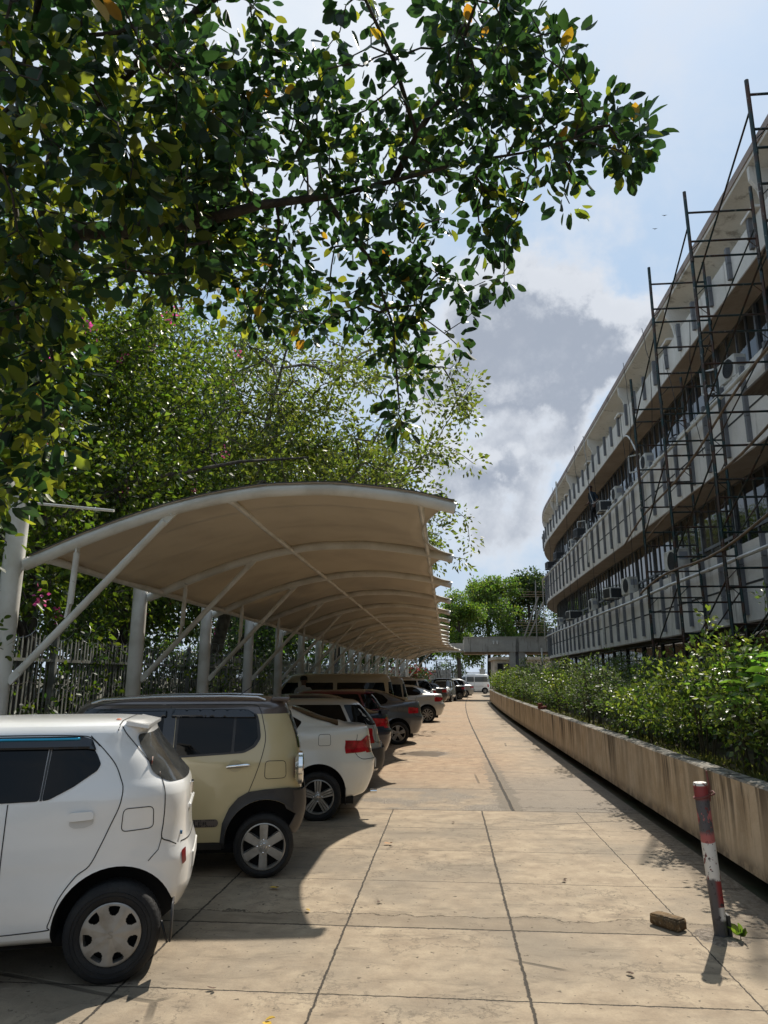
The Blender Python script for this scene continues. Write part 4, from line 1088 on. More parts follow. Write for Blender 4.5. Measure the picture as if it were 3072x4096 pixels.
# 1. white hatchback ---------------------------------------------------
def white_hatch():
    loc, rz = place((-1.95, 4.36), 73, .66)
    e = tag(empty('parked_car', loc, rz), 'white hatchback with blue strip on its rain visor, nearest car of the row', 'car', 'cars parked under the carport')
    hw = .685
    prof = [(.22, -2.55, .22, .60), (.26, -2.70, .30, .655), (.34, -2.76, .375, .672), (.45, -2.78, .415, .68), (.60, -2.78, .418, .682), (.66, -2.76, .400, .686), (.72, -2.72, .385, .686), (.80, -2.62, .380, .682), (.90, -2.30, .378, .676),
            (.985, -1.98, .370, .668), (1.04, -1.90, .350, .655), (1.09, -1.82, .300, .640), (1.20, -1.66, .215, .612), (1.30, -1.52, .130, .580), (1.36, -1.42, .105, .555), (1.40, -1.33, .100, .515), (1.425, -1.20, .05, .44), (1.437, -1.0, -.10, .33), (1.442, -.9, -.25, .15)]
    me = car_body(prof, 3.0, 4.3, 60, wheels=(0, -2.29), Rw=.26, arch=.325, flare=.008, width=hw)
    bv = bvh_of(me)
    me2 = bool_arches(me, (0, -2.29), .26, .330, .285, .60)
    PW = paint('white_paint', (.84, .845, .84)); me2.materials.append(PW); wells(me2, (0, -2.29), .330, .285, 1); body = link_mesh('body', me2, PW, e)
    sm = MB()
    ribbon(bv, 'side', smooth_line([(-.22, 1.345), (-.13, 1.26), (-.06, 1.18), (-.02, 1.10), (.0, 1.04), (-.01, .95), (-.05, .85), (-.10, .73), (-.15, .63), (-.22, .575), (-.30, .46), (-.345, .33), (-.38, .302), (-.9, .285), (-1.2, .28)]), .006, mb=sm)
    ribbon(bv, 'side', smooth_line([(-.05, 1.395), (-.02, 1.35), (.05, 1.27), (.13, 1.18), (.20, 1.10), (.235, 1.02), (.243, .93), (.240, .83), (.236, .745), (.28, .715), (.32, .688)]), .007, mb=sm)
    ribbon(bv, 'side', [(.236, .745), (.222, .68), (.17, .625)], .005, mb=sm)
    ribbon(bv, 'side', round_poly([(.014, .930), (.180, .932), (.186, .808), (.008, .802)], .03), .005, closed=True, mb=sm, step=.02)
    ribbon(bv, 'side', smooth_line([(-.9, 1.352), (-.5, 1.352), (-.30, 1.347), (-.22, 1.335), (-.16, 1.285)]), .006, mb=sm)
    ribbon(bv, 'side', [(-.62, .285), (-.62, .98)], .006, mb=sm); ribbon(bv, 'side', [(-.9, .283), (-.62, .285)], .006, mb=sm)
    ribbon(bv, 'top', [(-.07, -.5), (-.045, -.25), (-.045, 0), (-.045, .25), (-.07, .5)], .008, mb=sm)
    add(body, 'panel_gap', sm, M_SEAM)
    for sd_ in (-1, 1):
        g1 = patch(bv, 'side', [(-1.55, .965), (-.455, .992), (-.445, 1.29), (-1.40, 1.30)], .004, side=sd_, rr=.02); add(e, 'door_window', g1, M_CG)
        g1 = patch(bv, 'side', [(-.438, .993), (-.40, 1.000), (-.28, 1.062), (-.155, 1.150), (-.140, 1.185), (-.165, 1.235), (-.20, 1.285), (-.425, 1.29)], .004, side=sd_, rr=.012); add(e, 'quarter_window', g1, M_CG)
        g1 = patch(bv, 'side', [(-.452, .994), (-.440, .994), (-.428, 1.29), (-.440, 1.29)], .0055, side=sd_, rr=0); add(e, 'window_divider', g1, M_TRIM)
        # visor
        g1 = patch(bv, 'side', [(-1.45, 1.275), (-.23, 1.272), (-.175, 1.262), (-.205, 1.325), (-.27, 1.343), (-1.40, 1.343)], .016, side=sd_, rr=.01, step=.018, thick=.003)
        vz = add(e, 'rain_visor', g1, mat('dark_acrylic', (.008, .012, .020), .15, coat=.15))
        g1 = patch(bv, 'side', [(-1.35, 1.322), (-.275, 1.322), (-.275, 1.335), (-1.35, 1.335)], .021, side=sd_, rr=0, thick=.002); add(vz, 'blue_strip', g1, mat('blue_metallic_strip', (.02, .30, .52), .2, .5))
        # handle
        g1 = patch(bv, 'side', round_poly([(-.285, .925), (-.150, .930), (-.143, .885), (-.280, .877)], .02), .012, side=sd_, rr=0, step=.02, thick=.010); h_ = add(e, 'door_handle', g1, PW, 30)
        g1 = patch(bv, 'side', round_poly([(-.280, .877), (-.143, .885), (-.150, .855), (-.19, .838), (-.25, .836), (-.278, .85)], .012), .002, side=sd_, rr=0, step=.02); add(h_, 'handle_recess', g1, mat('shaded_white_paint', (.62, .625, .62), .4))  # darker body white paints the recess shade on a flat patch
        g1 = patch(bv, 'side', [(.352, .645), (.374, .655), (.382, .575), (.362, .562)], .006, side=sd_, rr=.008, step=.02); add(e, 'reflector_lamp', g1, mat('dull_red_reflector', (.17, .012, .015), .3))
    g1 = patch(bv, 'rear', [(-.44, 1.345), (.44, 1.345), (.52, 1.12), (.49, 1.06), (0, 1.045), (-.49, 1.06), (-.52, 1.12)], .006, rr=.03); rw = add(e, 'rear_window', g1, mat('dusty_rear_glass', (.035, .036, .034), .12, col2=(.07, .07, .065), sc=5, spec=.7))
    c = MB(); 
    for (yy, zz2, s1, s2) in ((-.50, 1.16, .035, .05), (-.50, 1.10, .03, .02)):
        h = cast(bv, 'rear', yy, zz2); c.box(h[0].x+.006, yy, zz2, h[0].x+.009, yy+s1, zz2+s2)
    add(rw, 'window_sticker', c, mat('sticker_red', (.4, .08, .05), .5, col2=(.6, .6, .55), sc=70))
    g1 = patch(bv, 'rear', [(-.62, .735), (.62, .735), (.60, .70), (-.60, .70)], .003, rr=.01)
    c = MB(); ribbon(bv, 'rear', smooth_line([(-.42, .695), (0, .69), (.42, .695)]), .007, mb=c); add(body, 'tailgate_gap', c, M_SEAM)
    c = MB(); h = cast(bv, 'rear', 0, .9); c.box(h[0].x-.02, -.24, .86, h[0].x+.012, .24, .89, bev=.006); add(e, 'tailgate_handle', c, PW, 30)
    c = MB(); c.box(h[0].x-.01, -.05, .92, h[0].x+.010, .05, 1.0, bev=.004); add(e, 'rear_emblem', c, M_CHR, 30)
    c = MB(); h = cast(bv, 'side', .34, .745, -1); c.box(.325, h[0].y-.003, .735, .352, h[0].y+.002, .757); add(e, 'blue_badge', c, mat('blue_badge_paint', (.02, .12, .25), .3))
    c = MB(); h = cast(bv, 'rear', 0, .55); c.box(h[0].x-.02, -.25, .50, h[0].x+.006, .25, .60, bev=.006); add(e, 'number_plate', c, mat('plate_white', (.6, .6, .58), .5), 30)
    # spoiler lip
    c = MB(); c.add([(-.03, -.46, 1.425), (.105, -.44, 1.397), (.105, -.44, 1.377), (-.03, -.46, 1.40), (-.03, .46, 1.425), (.105, .44, 1.397), (.105, .44, 1.377), (-.03, .46, 1.40)], [(0, 1, 5, 4), (1, 2, 6, 5), (2, 3, 7, 6), (0, 3, 2, 1), (4, 5, 6, 7)]); add(e, 'spoiler', c, PW, 30)
    # front: windscreen, lamps
    g1 = patch(bv, 'front', [(-.50, 1.36), (.50, 1.36), (.58, 1.02), (-.58, 1.02)], .006); add(e, 'windscreen', g1, M_CG2)
    for sd_ in (-1, 1): g1 = patch(bv, 'front', [(sd_*.35, .78), (sd_*.62, .82), (sd_*.60, .68), (sd_*.36, .66)], .006); add(e, 'headlight', g1, M_LENS)
    c = MB(); c.tube([(.27, -.60, .30), (.31, -.60, .18)], .006, 4); c.box(.325, -.66, .20, .333, -.50, .40); add(e, 'mud_flap', c, M_TRIM)
    c = MB(); c.box(-2.5, -.5, .17, .2, .5, .24); add(e, 'underbody', c, M_DARKIN)
    for xx in (0, -2.29):
        for sd_ in (-1, 1): wheel(e, xx, sd_*.66, .268, .167, 'cap7', sd_, emblem='S', zc=.262)
    c = MB(); c.lathe([(0, .006), (.012, .004), (.018, 0)], 10, Matrix.Translation((-.09, -.36, 1.432))); add(e, 'orange_blossom', c, mat('orange_petal', (.6, .12, .02), .6))
    return e
CARS = {}
CARS['w'] = white_hatch()

# 2. beige boxy crossover ----------------------------------------------
def boxy():
    loc, rz = place((-1.63, 6.59), 77, .665)
    e = tag(empty('parked_car', loc, rz), 'beige boxy car with brown roof, roof rails and black wheel arch cladding', 'car', 'cars parked under the carport')
    hw = .69
    prof = [(.24, -2.6, .20, .62), (.30, -2.68, .26, .66), (.42, -2.72, .325, .678), (.56, -2.72, .350, .684), (.66, -2.72, .345, .686), (.74, -2.70, .332, .686), (.86, -2.62, .328, .684), (.95, -2.35, .322, .680),
            (1.02, -2.05, .312, .668), (1.10, -1.97, .298, .655), (1.26, -1.86, .25, .622), (1.36, -1.78, .21, .598), (1.42, -1.73, .188, .580), (1.46, -1.69, .17, .55), (1.495, -1.62, .14, .49), (1.512, -1.5, .08, .40), (1.52, -1.3, 0, .2)]
    me = car_body(prof, 4.5, 6.5, 60, wheels=(0, -2.30), Rw=.27, arch=.335, flare=.02, width=hw)
    bv = bvh_of(me); me2 = bool_arches(me, (0, -2.30), .27, .340, .30, .60)
    PB = paint('beige_paint', (.50, .425, .245)); PR = paint('brown_roof_paint', (.105, .082, .075), .2)
    me2.materials.append(PB); me2.materials.append(PR); me2.materials.append(M_TRIM); body = link_mesh('body', me2, PB, e)
    for p in me2.polygons:
        z = p.center.z; x = p.center.x
        if z > 1.375 - .0*x and not (x < -1.8): p.material_index = 1
        if z > 1.43: p.material_index = 1
        if z < .30: p.material_index = 2
    wells(me2, (0, -2.30), .340, .30, 3)
    sm = MB()
    ribbon(bv, 'side', smooth_line([(-.92, 1.452), (-.30, 1.452), (-.12, 1.445), (-.07, 1.40), (-.04, 1.30), (-.015, 1.17), (-.03, 1.05), (-.08, .88), (-.145, .71)]), .006, mb=sm)
    ribbon(bv, 'side', [(-.88, .30), (-.885, .9), (-.87, 1.44)], .007, mb=sm)
    ribbon(bv, 'side', round_poly([(-.008, .965), (.172, .962), (.180, .815), (-.012, .812)], .035), .005, closed=True, mb=sm, step=.02)
    ribbon(bv, 'side', smooth_line([(-1.62, 1.40), (-1.5, 1.445), (-1.3, 1.452), (-.95, 1.452)]), .006, mb=sm)
    add(body, 'panel_gap', sm, M_SEAM)
    for sd_ in (-1, 1):
        pil = patch(bv, 'side', [(-1.76, 1.02), (-.82, 1.00), (-.82, 1.42), (-1.62, 1.42)], .003, side=sd_, rr=.02); add(e, 'black_pillar', pil, mat('gloss_black', (.006, .007, .010), .2, coat=.3))
        g1 = patch(bv, 'side', [(-1.60, 1.05), (-.93, 1.03), (-.92, 1.35), (-1.5, 1.36)], .006, side=sd_, rr=.03); add(e, 'front_window', g1, M_CG)
        g1 = patch(bv, 'side', [(-.815, 1.00), (-.20, 1.035), (-.10, 1.085), (-.055, 1.16), (-.075, 1.30), (-.10, 1.375), (-.815, 1.37)], .003, side=sd_, rr=.03); add(e, 'window_surround', g1, M_TRIM)
        g1 = patch(bv, 'side', [(-.79, 1.022), (-.315, 1.045), (-.305, 1.345), (-.79, 1.345)], .006, side=sd_, rr=.015); add(e, 'rear_door_window', g1, M_CG)
        g1 = patch(bv, 'side', [(-.29, 1.047), (-.205, 1.055), (-.125, 1.10), (-.085, 1.165), (-.10, 1.30), (-.115, 1.345), (-.28, 1.345)], .006, side=sd_, rr=.012); add(e, 'quarter_window', g1, M_CG)
        g1 = patch(bv, 'side', [(-.86, 1.345), (-.10, 1.335), (-.135, 1.385), (-.20, 1.412), (-.85, 1.412)], .018, side=sd_, rr=.012, step=.02, thick=.003); add(e, 'rain_visor', g1, MATS['dark_acrylic'])
        g1 = patch(bv, 'side', [(-1.55, 1.32), (-.90, 1.345), (-.90, 1.405), (-1.50, 1.395)], .018, side=sd_, rr=.012, step=.02, thick=.003); add(e, 'rain_visor', g1, MATS['dark_acrylic'])
        # cladding over both arches and along the sill
        for wx in (0, -2.30):
            out = []; inn = []
            for a in np.linspace(0, math.pi, 25):
                ro = .455 if True else .4
                out.append((wx-.415*math.cos(a)*(1-.0*math.sin(a)), .30+.425*math.sin(a)**.8)); inn.append((wx-.345*math.cos(a), .30+.342*math.sin(a)))
            if wx == 0: out = [(-.375, .30), (-.360, .46), (-.31, .58), (-.235, .665), (-.145, .712), (0, .728), (.20, .732), (.305, .715), (.336, .70), (.338, .60), (.34, .5), (.318, .38), (.26, .33)]; inn = [(-.335, .30)]+[(-.338*math.cos(a), .305+.338*math.sin(a)) for a in np.linspace(.05, math.pi-.3, 20)]+[(.262, .335)]
            g1 = patch(bv, 'side', out+inn[::-1], .014, side=sd_, rr=0, step=.035, thick=.006); add(e, 'arch_cladding', g1, M_TRIM, 30)
        g1 = patch(bv, 'side', [(-1.93, .242), (-.365, .242), (-.365, .292), (-1.93, .292)], .014, side=sd_, rr=0, thick=.008); add(e, 'sill_cladding', g1, M_TRIM, 30)
        # handle
        c = MB(); h = cast(bv, 'side', -.25, .928, sd_); yy = h[0].y+sd_*.022
        c.tube([(-.345, yy, .920), (-.32, yy+sd_*.006, .926), (-.17, yy+sd_*.006, .936), (-.145, yy, .936)], [.010, .014, .014, .010], 10); c.v = [(p[0], yy+(p[1]-yy)*.6, p[2]) for p in c.v]
        hd = add(e, 'door_handle', c, M_CHR, 40)
        g1 = patch(bv, 'side', [(-.30+.062*math.cos(a)+.03, .93+.052*math.sin(a)) for a in np.linspace(0, 2*math.pi, 20, endpoint=False)], .0015, side=sd_, rr=0, step=.02); add(hd, 'handle_recess', g1, mat('shaded_beige_paint', (.42, .355, .21), .35, coat=.6))  # flush patch, shade of the recess painted as darker beige
        c = MB(); yr = sd_*.50
        pts = [(-1.58, yr, 1.465), (-1.48, yr, 1.497), (-1.0, yr, 1.520), (-.4, yr, 1.525), (-.10, yr, 1.515), (-.03, yr, 1.49)]
        c.tube(pts, .011, 8)
        add(e, 'roof_rail', c, mat('satin_rail', (.55, .55, .55), .25, .9), 40)
        # round rear lamp in a chrome ring
        c = MB(); zz_l = .90; Ml = Matrix.Translation((.288, sd_*.60, zz_l)) @ Matrix.Rotation(math.pi/2, 4, 'Y') @ Matrix.Scale(1.35, 4, (1, 0, 0))
        c.lathe([(.075, -.03), (.105, .0), (.105, .035), (.088, .045), (.080, .03)], 28, Ml); add(e, 'lamp_ring', c, M_CHR, 40)
        c = MB(); c.lathe([(0, .050), (.05, .045), (.082, .025)], 24, Ml); add(e, 'tail_lamp', c, M_RED, 40)
    # lettering strip on the near flank only where the photograph shows it
    h = cast(bv, 'side', -.55, .46, -1)
    g1 = patch(bv, 'side', [(-.95, .428), (-.41, .428), (-.392, .46), (-.41, .492), (-.95, .492)], .0045, side=-1, rr=.02); tg_ = add(e, 'side_badge', g1, mat('brown_decal', (.105, .085, .075), .5))
    c = MB()
    q = -.93
    while q < -.43:
        for (zz2, sg) in ((.487, -1), (.433, 1)):
            if int(q*50) % 6 < 4: hh = cast(bv, 'side', q, zz2, -1); c.add([(q-.007, hh[0].y-.0075, zz2), (q+.007, hh[0].y-.0075, zz2), (q, hh[0].y-.0075, zz2+sg*.010)], [(0, 1, 2)])
        q += .016
    add(tg_, 'badge_pattern', c, M_SEAM)
    tme = text_mesh('HUSTLER', .045, .0006); to = link_mesh('badge_lettering', tme, M_SEAM, tg_); to.rotation_euler = (math.pi/2, 0, 0)
    wmax = max(v.co.x for v in tme.vertices); to.scale = (.30/wmax*1.05, 1, 1); to.location = (-.80, h[0].y-.0085, .443)
    g1 = patch(bv, 'rear', [(-.44, 1.36), (.44, 1.36), (.49, 1.06), (-.49, 1.06)], .006); add(e, 'rear_window', g1, M_CG)
    c = MB(); h = cast(bv, 'rear', 0, .6); 
    g1 = patch(bv, 'rear', [(-.665, .70), (.665, .70), (.665, .40), (.5, .33), (-.5, .33), (-.665, .40)], .016, rr=.02, thick=.01); add(e, 'rear_bumper', g1, mat('brown_plastic', (.055, .047, .043), .5), 30)
    g1 = patch(bv, 'front', [(-.56, 1.36), (.56, 1.36), (.60, 1.06), (-.60, 1.06)], .006); add(e, 'windscreen', g1, M_CG2)
    for sd_ in (-1, 1): g1 = patch(bv, 'front', [(sd_*.60+.1*math.cos(a)-.04*sd_, .84+.09*math.sin(a)) for a in np.linspace(0, 2*math.pi, 18, endpoint=False)], .008, rr=0); add(e, 'headlight', g1, M_LENS)
    c = MB(); c.box(.02, -.50, 1.475, .20, .50, 1.515, bev=.012); add(e, 'spoiler', c, PR, 30)
    c = MB(); c.tube([(-.30, .1, 1.52), (-.10, .12, 1.66)], .004, 5); add(e, 'antenna', c, M_TRIM)
    c = MB(); c.box(-2.5, -.5, .18, .15, .5, .25); add(e, 'underbody', c, M_DARKIN)
    for xx in (0, -2.30):
        for sd_ in (-1, 1): wheel(e, xx, sd_*.675, .262, .192, 'six', sd_, emblem='S', zc=.258)
    return e
CARS['h'] = boxy()

# 3. sedans and the rest from one parametric builder ---------------------
def generic(kind, c, bd, label, col, name='parked_car', metallic=0.0, L=3.9, hw=.78, H=1.36, rear=.78, wb=2.42, Rt=.285, Rr=.19, glass=None, lamps=None, rims='multi', trunkz=1.0, detail=True, spokes=8, belt=.93, roof=None, emblem=None, extra=None, cat='car', group='cars parked under the carport', rack=False, spoiler=False, levels=46):
    loc, rz = place(c, bd, hw-.02)
    e = tag(empty(name, loc, rz), label, cat, group)
    f = rear-L
    b = belt
    if kind == 'sedan':
        prof = [(.20, f+.15, rear-.30, hw*.88), (.26, f+.06, rear-.13, hw*.95), (.34, f+.01, rear-.08, hw*.975), (.50, f, rear-.02, hw*.995), (.66, f, rear+.0, hw), (.72, f+.03, rear-.03, hw*.998), (.80, f+.12, rear-.055, hw*.985), (.88, f+.55, rear-.065, hw*.97),
                (b, f+.95, rear-.08, hw*.955), (b+.05, f+1.10, rear-.09 if trunkz > b+.04 else rear-.35, hw*.925), (trunkz+.02, f+1.20, rear-.12, hw*.86), (trunkz+.035, f+1.23, rear-.36, hw*.84), (trunkz+.07, f+1.29, rear-.46, hw*.82), (H-.18, f+1.50, rear-.74, hw*.775), (H-.09, f+1.62, rear-.98, hw*.735), (H-.05, f+1.68, rear-1.10, hw*.70), (H-.02, f+1.80, rear-1.24, hw*.62), (H-.006, f+1.95, rear-1.42, hw*.46), (H, f+2.1, rear-1.6, hw*.2)]
    elif kind == 'hatch':
        prof = [(.20, f+.15, rear-.15, hw*.88), (.26, f+.06, rear-.05, hw*.95), (.45, f, rear, hw*.995), (.60, f, rear, hw), (.70, f+.03, rear-.02, hw), (.80, f+.12, rear-.05, hw*.985), (.88, f+.50, rear-.06, hw*.97), (b, f+.80, rear-.07, hw*.955), (b+.06, f+.95, rear-.10, hw*.93),
                (H-.20, f+1.32, rear-.24, hw*.83), (H-.10, f+1.46, rear-.33, hw*.78), (H-.05, f+1.53, rear-.38, hw*.73), (H-.02, f+1.65, rear-.46, hw*.64), (H-.005, f+1.8, rear-.6, hw*.46), (H, f+2, rear-.8, hw*.2)]
    elif kind == 'suv':
        prof = [(.30, f+.15, rear-.12, hw*.9), (.38, f+.04, rear-.03, hw*.96), (.55, f, rear, hw), (.75, f, rear, hw), (.90, f+.10, rear-.03, hw*.99), (1.0, f+.55, rear-.05, hw*.97), (1.06, f+.95, rear-.07, hw*.95), (H-.25, f+1.35, rear-.20, hw*.86), (H-.10, f+1.52, rear-.30, hw*.80), (H-.04, f+1.62, rear-.36, hw*.73), (H-.01, f+1.8, rear-.5, hw*.55), (H, f+2.1, rear-.8, hw*.2)]
    else:   # van
        prof = [(.24, f+.12, rear-.10, hw*.92), (.32, f+.03, rear-.02, hw*.97), (.50, f, rear, hw), (.85, f+.02, rear-.01, hw), (.98, f+.10, rear-.02, hw*.985), (1.08, f+.30, rear-.035, hw*.965), (H-.40, f+.62, rear-.09, hw*.92), (H-.16, f+.86, rear-.15, hw*.875), (H-.07, f+.98, rear-.20, hw*.83), (H-.025, f+1.12, rear-.28, hw*.72), (H-.006, f+1.3, rear-.4, hw*.5), (H, f+1.5, rear-.6, hw*.2)]
    nr = 3.6 if kind == 'sedan' else 4.6
    me = car_body(prof, 3.0 if kind != 'van' else 5, nr, levels if detail else 30, K=144 if detail else 72, wheels=(0, -wb), Rw=Rt, arch=Rt+.055, flare=.012, width=hw)
    bv = bvh_of(me); me2 = bool_arches(me, (0, -wb), Rt, Rt+.06, Rt+.02, hw-.10)
    PT = paint(label.split()[0]+'_car_paint_%d' % int(abs(c[1])*10), col, metallic); me2.materials.append(PT); body = link_mesh('body', me2, PT, e)
    G = glass or M_CG
    if roof:
        me2.materials.append(paint('dark_roof_paint', roof, .1))
        for p in me2.polygons:
            if p.center.z > H-.10: p.material_index = 1
    wells(me2, (0, -wb), Rt+.06, Rt+.02, len(me2.materials), hw-.22)
    sm = MB()
    zt = H-.085
    for sd_ in (-1, 1):
        if kind == 'sedan':
            B1 = -wb*.40; r0 = rear-.98
            rwx = rear-.86
            wins = [('front_window', [(f+1.42, b+.035), (B1-.03, b+.035), (B1-.05, zt), (f+1.72, zt)]), ('rear_window_side', [(B1+.03, b+.035), (rwx-.30, b+.05), (rwx-.16, b+.08), (rwx-.10, b+.16), (rwx-.24, H-.15), (rwx-.42, zt), (B1+.01, zt)])]
            seams = [smooth_line([(rwx-.33, b+.02), (rwx-.30, b-.02), (rwx-.34, b-.2), (-.30, .55), (-.36, .28)]), [(B1, .26), (B1, b+.03)], [(f+1.3, .30), (f+1.25, b-.02)]]
            lampP = [(rear-.20, .955), (rear-.33, .885), (rear-.17, .755), (rear-.045, .755), (rear-.06, .93)]
        elif kind == 'hatch':
            B1 = -wb*.42
            wins = [('front_window', [(f+1.20, b+.035), (B1-.03, b+.035), (B1-.04, zt), (f+1.55, zt)]), ('rear_door_window', [(B1+.03, b+.035), (-.02, b+.05), (-.17, zt), (B1+.01, zt)]), ('quarter_window', [(.03, b+.05), (rear-.24, b+.055), (rear-.42, zt), (-.12, zt)])]
            seams = [smooth_line([(0, b+.02), (-.06, b-.2), (-.30, .55), (-.36, .28)]), [(B1, .26), (B1, b+.03)], smooth_line([(rear-.42, H-.06), (rear-.26, b+.2), (rear-.14, b+.02), (rear-.10, .72)])]
            lampP = [(rear-.10, .86), (rear-.12, .66), (rear-.02, .62), (rear-.04, .88)]
        elif kind == 'suv':
            B1 = -wb*.42; b2 = 1.08
            wins = [('front_window', [(f+1.40, b2), (B1-.03, b2), (B1-.04, zt), (f+1.70, zt)]), ('rear_door_window', [(B1+.03, b2), (-.05, b2), (-.15, zt), (B1+.01, zt)]), ('quarter_window', [(.02, b2), (rear-.18, b2), (rear-.36, zt), (-.08, zt)])]
            seams = [[(B1, .36), (B1, b2)], smooth_line([(-.01, b2-.03), (-.10, .8), (-.36, .40)])]
            lampP = [(rear-.30, 1.0), (rear-.32, .90), (rear-.02, .84), (rear-.03, .96)]
        else:
            b2 = H*.60; e2 = H-.27
            wins = [('front_window', [(f+.50, b2), (f+.98, b2), (f+1.0, e2), (f+.78, e2)]), ('slide_window', [(f+1.10, b2), (f+1.85, b2), (f+1.85, e2), (f+1.10, e2)]), ('side_window', [(f+1.93, b2), (rear-.22, b2), (rear-.28, e2), (f+1.93, e2)])]
            if L > 3.9: wins = [('front_window', [(f+.62, b2), (f+1.25, b2), (f+1.25, e2), (f+.90, e2)]), ('slide_window', [(f+1.38, b2), (f+2.30, b2), (f+2.30, e2), (f+1.38, e2)]), ('side_window', [(f+2.42, b2), (rear-.30, b2), (rear-.36, e2), (f+2.42, e2)])]
            seams = [[(f+1.04, .35), (f+1.04, e2+.03)], [(f+1.89, .35), (f+1.89, e2+.03)], [(f+.9, .72), (rear-.05, .72)]]
            lampP = [(rear-.05, .95), (rear-.07, .70), (rear-.01, .70), (rear-.01, .95)]
        for (nm, pl) in wins:
            add(e, nm, patch(bv, 'side', pl, .005, side=sd_, rr=.025, step=.07), G)
        for s_ in seams: ribbon(bv, 'side', s_, .008, side=sd_, mb=sm)
        if detail and kind != 'van': ribbon(bv, 'side', round_poly([(.0, .945-.93+b), (.145, .945-.93+b), (.150, .81-.93+b), (-.005, .81-.93+b)], .03), .005, side=sd_, closed=True, mb=sm, step=.03)
        lm = lamps or lampP
        g1 = patch(bv, 'side', lm, .006, side=sd_, rr=.012, step=.03); 
        if kind in ('sedan', 'suv'): add(e, 'tail_lamp', g1, M_RED)
        yl = hw*.93
        if kind == 'sedan': add(e, 'tail_lamp_rear', patch(bv, 'rear', [(sd_*yl*.62, .90), (sd_*yl*.99, .93), (sd_*yl*.99, .76), (sd_*yl*.66, .77)], .006, rr=.01), M_RED)
        elif kind == 'van': add(e, 'tail_lamp', patch(bv, 'rear', [(sd_*yl*.84, .95), (sd_*yl*.98, .95), (sd_*yl*.98, .66), (sd_*yl*.84, .66)], .006, rr=.01), M_RED)
        else: add(e, 'tail_lamp_rear', patch(bv, 'rear', [(sd_*yl*.78, .90+.07*(kind == 'suv')), (sd_*yl*.99, .92+.07*(kind == 'suv')), (sd_*yl*.99, .68), (sd_*yl*.80, .68)], .006, rr=.01), M_RED)
        zl = .72 if kind != 'suv' else .84
        add(e, 'headlight', patch(bv, 'front', [(sd_*hw*.50, zl+.03), (sd_*hw*.88, zl+.06), (sd_*hw*.90, zl-.06), (sd_*hw*.52, zl-.07)], .006, rr=.02), M_LENS)
        if detail:
            h = cast(bv, 'side', -.36, b-.08, sd_)
            if h[0]:
                cc = MB(); cc.box(-.42, min(h[0].y, h[0].y+sd_*.03), b-.095, -.26, max(h[0].y, h[0].y+sd_*.03), b-.068, bev=.008); add(e, 'door_handle', cc, PT if kind != 'hatch' else M_TRIM, 30)
        h = cast(bv, 'side', f+1.35, b, sd_)
        if h[0]:
            cc = MB(); ym = h[0].y+sd_*.10; cc.box(f+1.28, min(h[0].y, ym), b+.03, f+1.36, max(h[0].y, ym)+.0, b+.14, bev=.02); add(e, 'door_mirror', cc, PT, 40)
        for xx in (0, -wb): wheel(e, xx, sd_*(hw-.015), Rt, Rr, rims, sd_, wt=.17, simple=not detail, emblem=emblem, cnt=spokes)
    ribbon(bv, 'rear', smooth_line([(-hw*.72, b-.0), (-hw*.74, .72), (-hw*.5, .68), (hw*.5, .68), (hw*.74, .72), (hw*.72, b)]), .007, mb=sm)
    ribbon(bv, 'front', smooth_line([(-hw*.8, .80), (-hw*.4, .76), (0, .75), (hw*.4, .76), (hw*.8, .80)]), .007, mb=sm)
    add(body, 'panel_gap', sm, M_SEAM)
    if kind == 'sedan':
        rr0, rr1 = rear-.50, rear-1.10
        add(e, 'rear_window', patch(bv, 'top', [(rr0, -hw*.66), (rr0, hw*.66), (rr1, hw*.54), (rr1, -hw*.54)], .006, rr=.04, step=.08), G)
        add(e, 'windscreen', patch(bv, 'top', [(f+1.22, -hw*.70), (f+1.22, hw*.70), (f+1.68, hw*.60), (f+1.68, -hw*.60)], .006, rr=.04, step=.08), M_CG2)
    else:
        z0_ = {'hatch': b+.05, 'suv': 1.12, 'van': H*.60}[kind]; z1_ = {'hatch': H-.09, 'suv': H-.12, 'van': H-.25}[kind]
        add(e, 'rear_window', patch(bv, 'rear', [(-hw*.78, z0_), (hw*.78, z0_), (hw*.68, z1_), (-hw*.68, z1_)], .006, rr=.04, step=.08), G)
        add(e, 'windscreen', patch(bv, 'front', [(-hw*.80, z0_+.04), (hw*.80, z0_+.04), (hw*.68, z1_), (-hw*.68, z1_)], .006, rr=.04, step=.08), M_CG2)
    add(e, 'grille', patch(bv, 'front', [(-hw*.42, .70), (hw*.42, .70), (hw*.36, .61), (-hw*.36, .61)], .006, rr=.02), M_TRIM)
    add(e, 'lower_grille', patch(bv, 'front', [(-hw*.55, .42), (hw*.55, .42), (hw*.5, .30), (-hw*.5, .30)], .006, rr=.02), M_TRIM)
    cc = MB(); h = cast(bv, 'rear', 0, .60); cc.box(h[0].x, -.24, .55, h[0].x+.012, .24, .66, bev=.004); add(e, 'number_plate', cc, MATS['plate_white'], 30)
    cc = MB(); h = cast(bv, 'front', 0, .50); cc.box(h[0].x-.014, -.24, .45, h[0].x, .24, .56, bev=.004); add(e, 'number_plate', cc, MATS['plate_white'], 30)
    cc = MB(); cc.box(f+.3, -hw*.7, .16, rear-.3, hw*.7, .24); add(e, 'underbody', cc, M_DARKIN)
    if rack:
        for sd_ in (-1, 1):
            cc = MB(); cc.tube([(rear-.6, sd_*hw*.62, H-.01), (rear-.75, sd_*hw*.62, H+.04), (f+1.9, sd_*hw*.62, H+.04), (f+1.75, sd_*hw*.62, H-.01)], .011, 6); add(e, 'roof_rail', cc, M_TRIM)
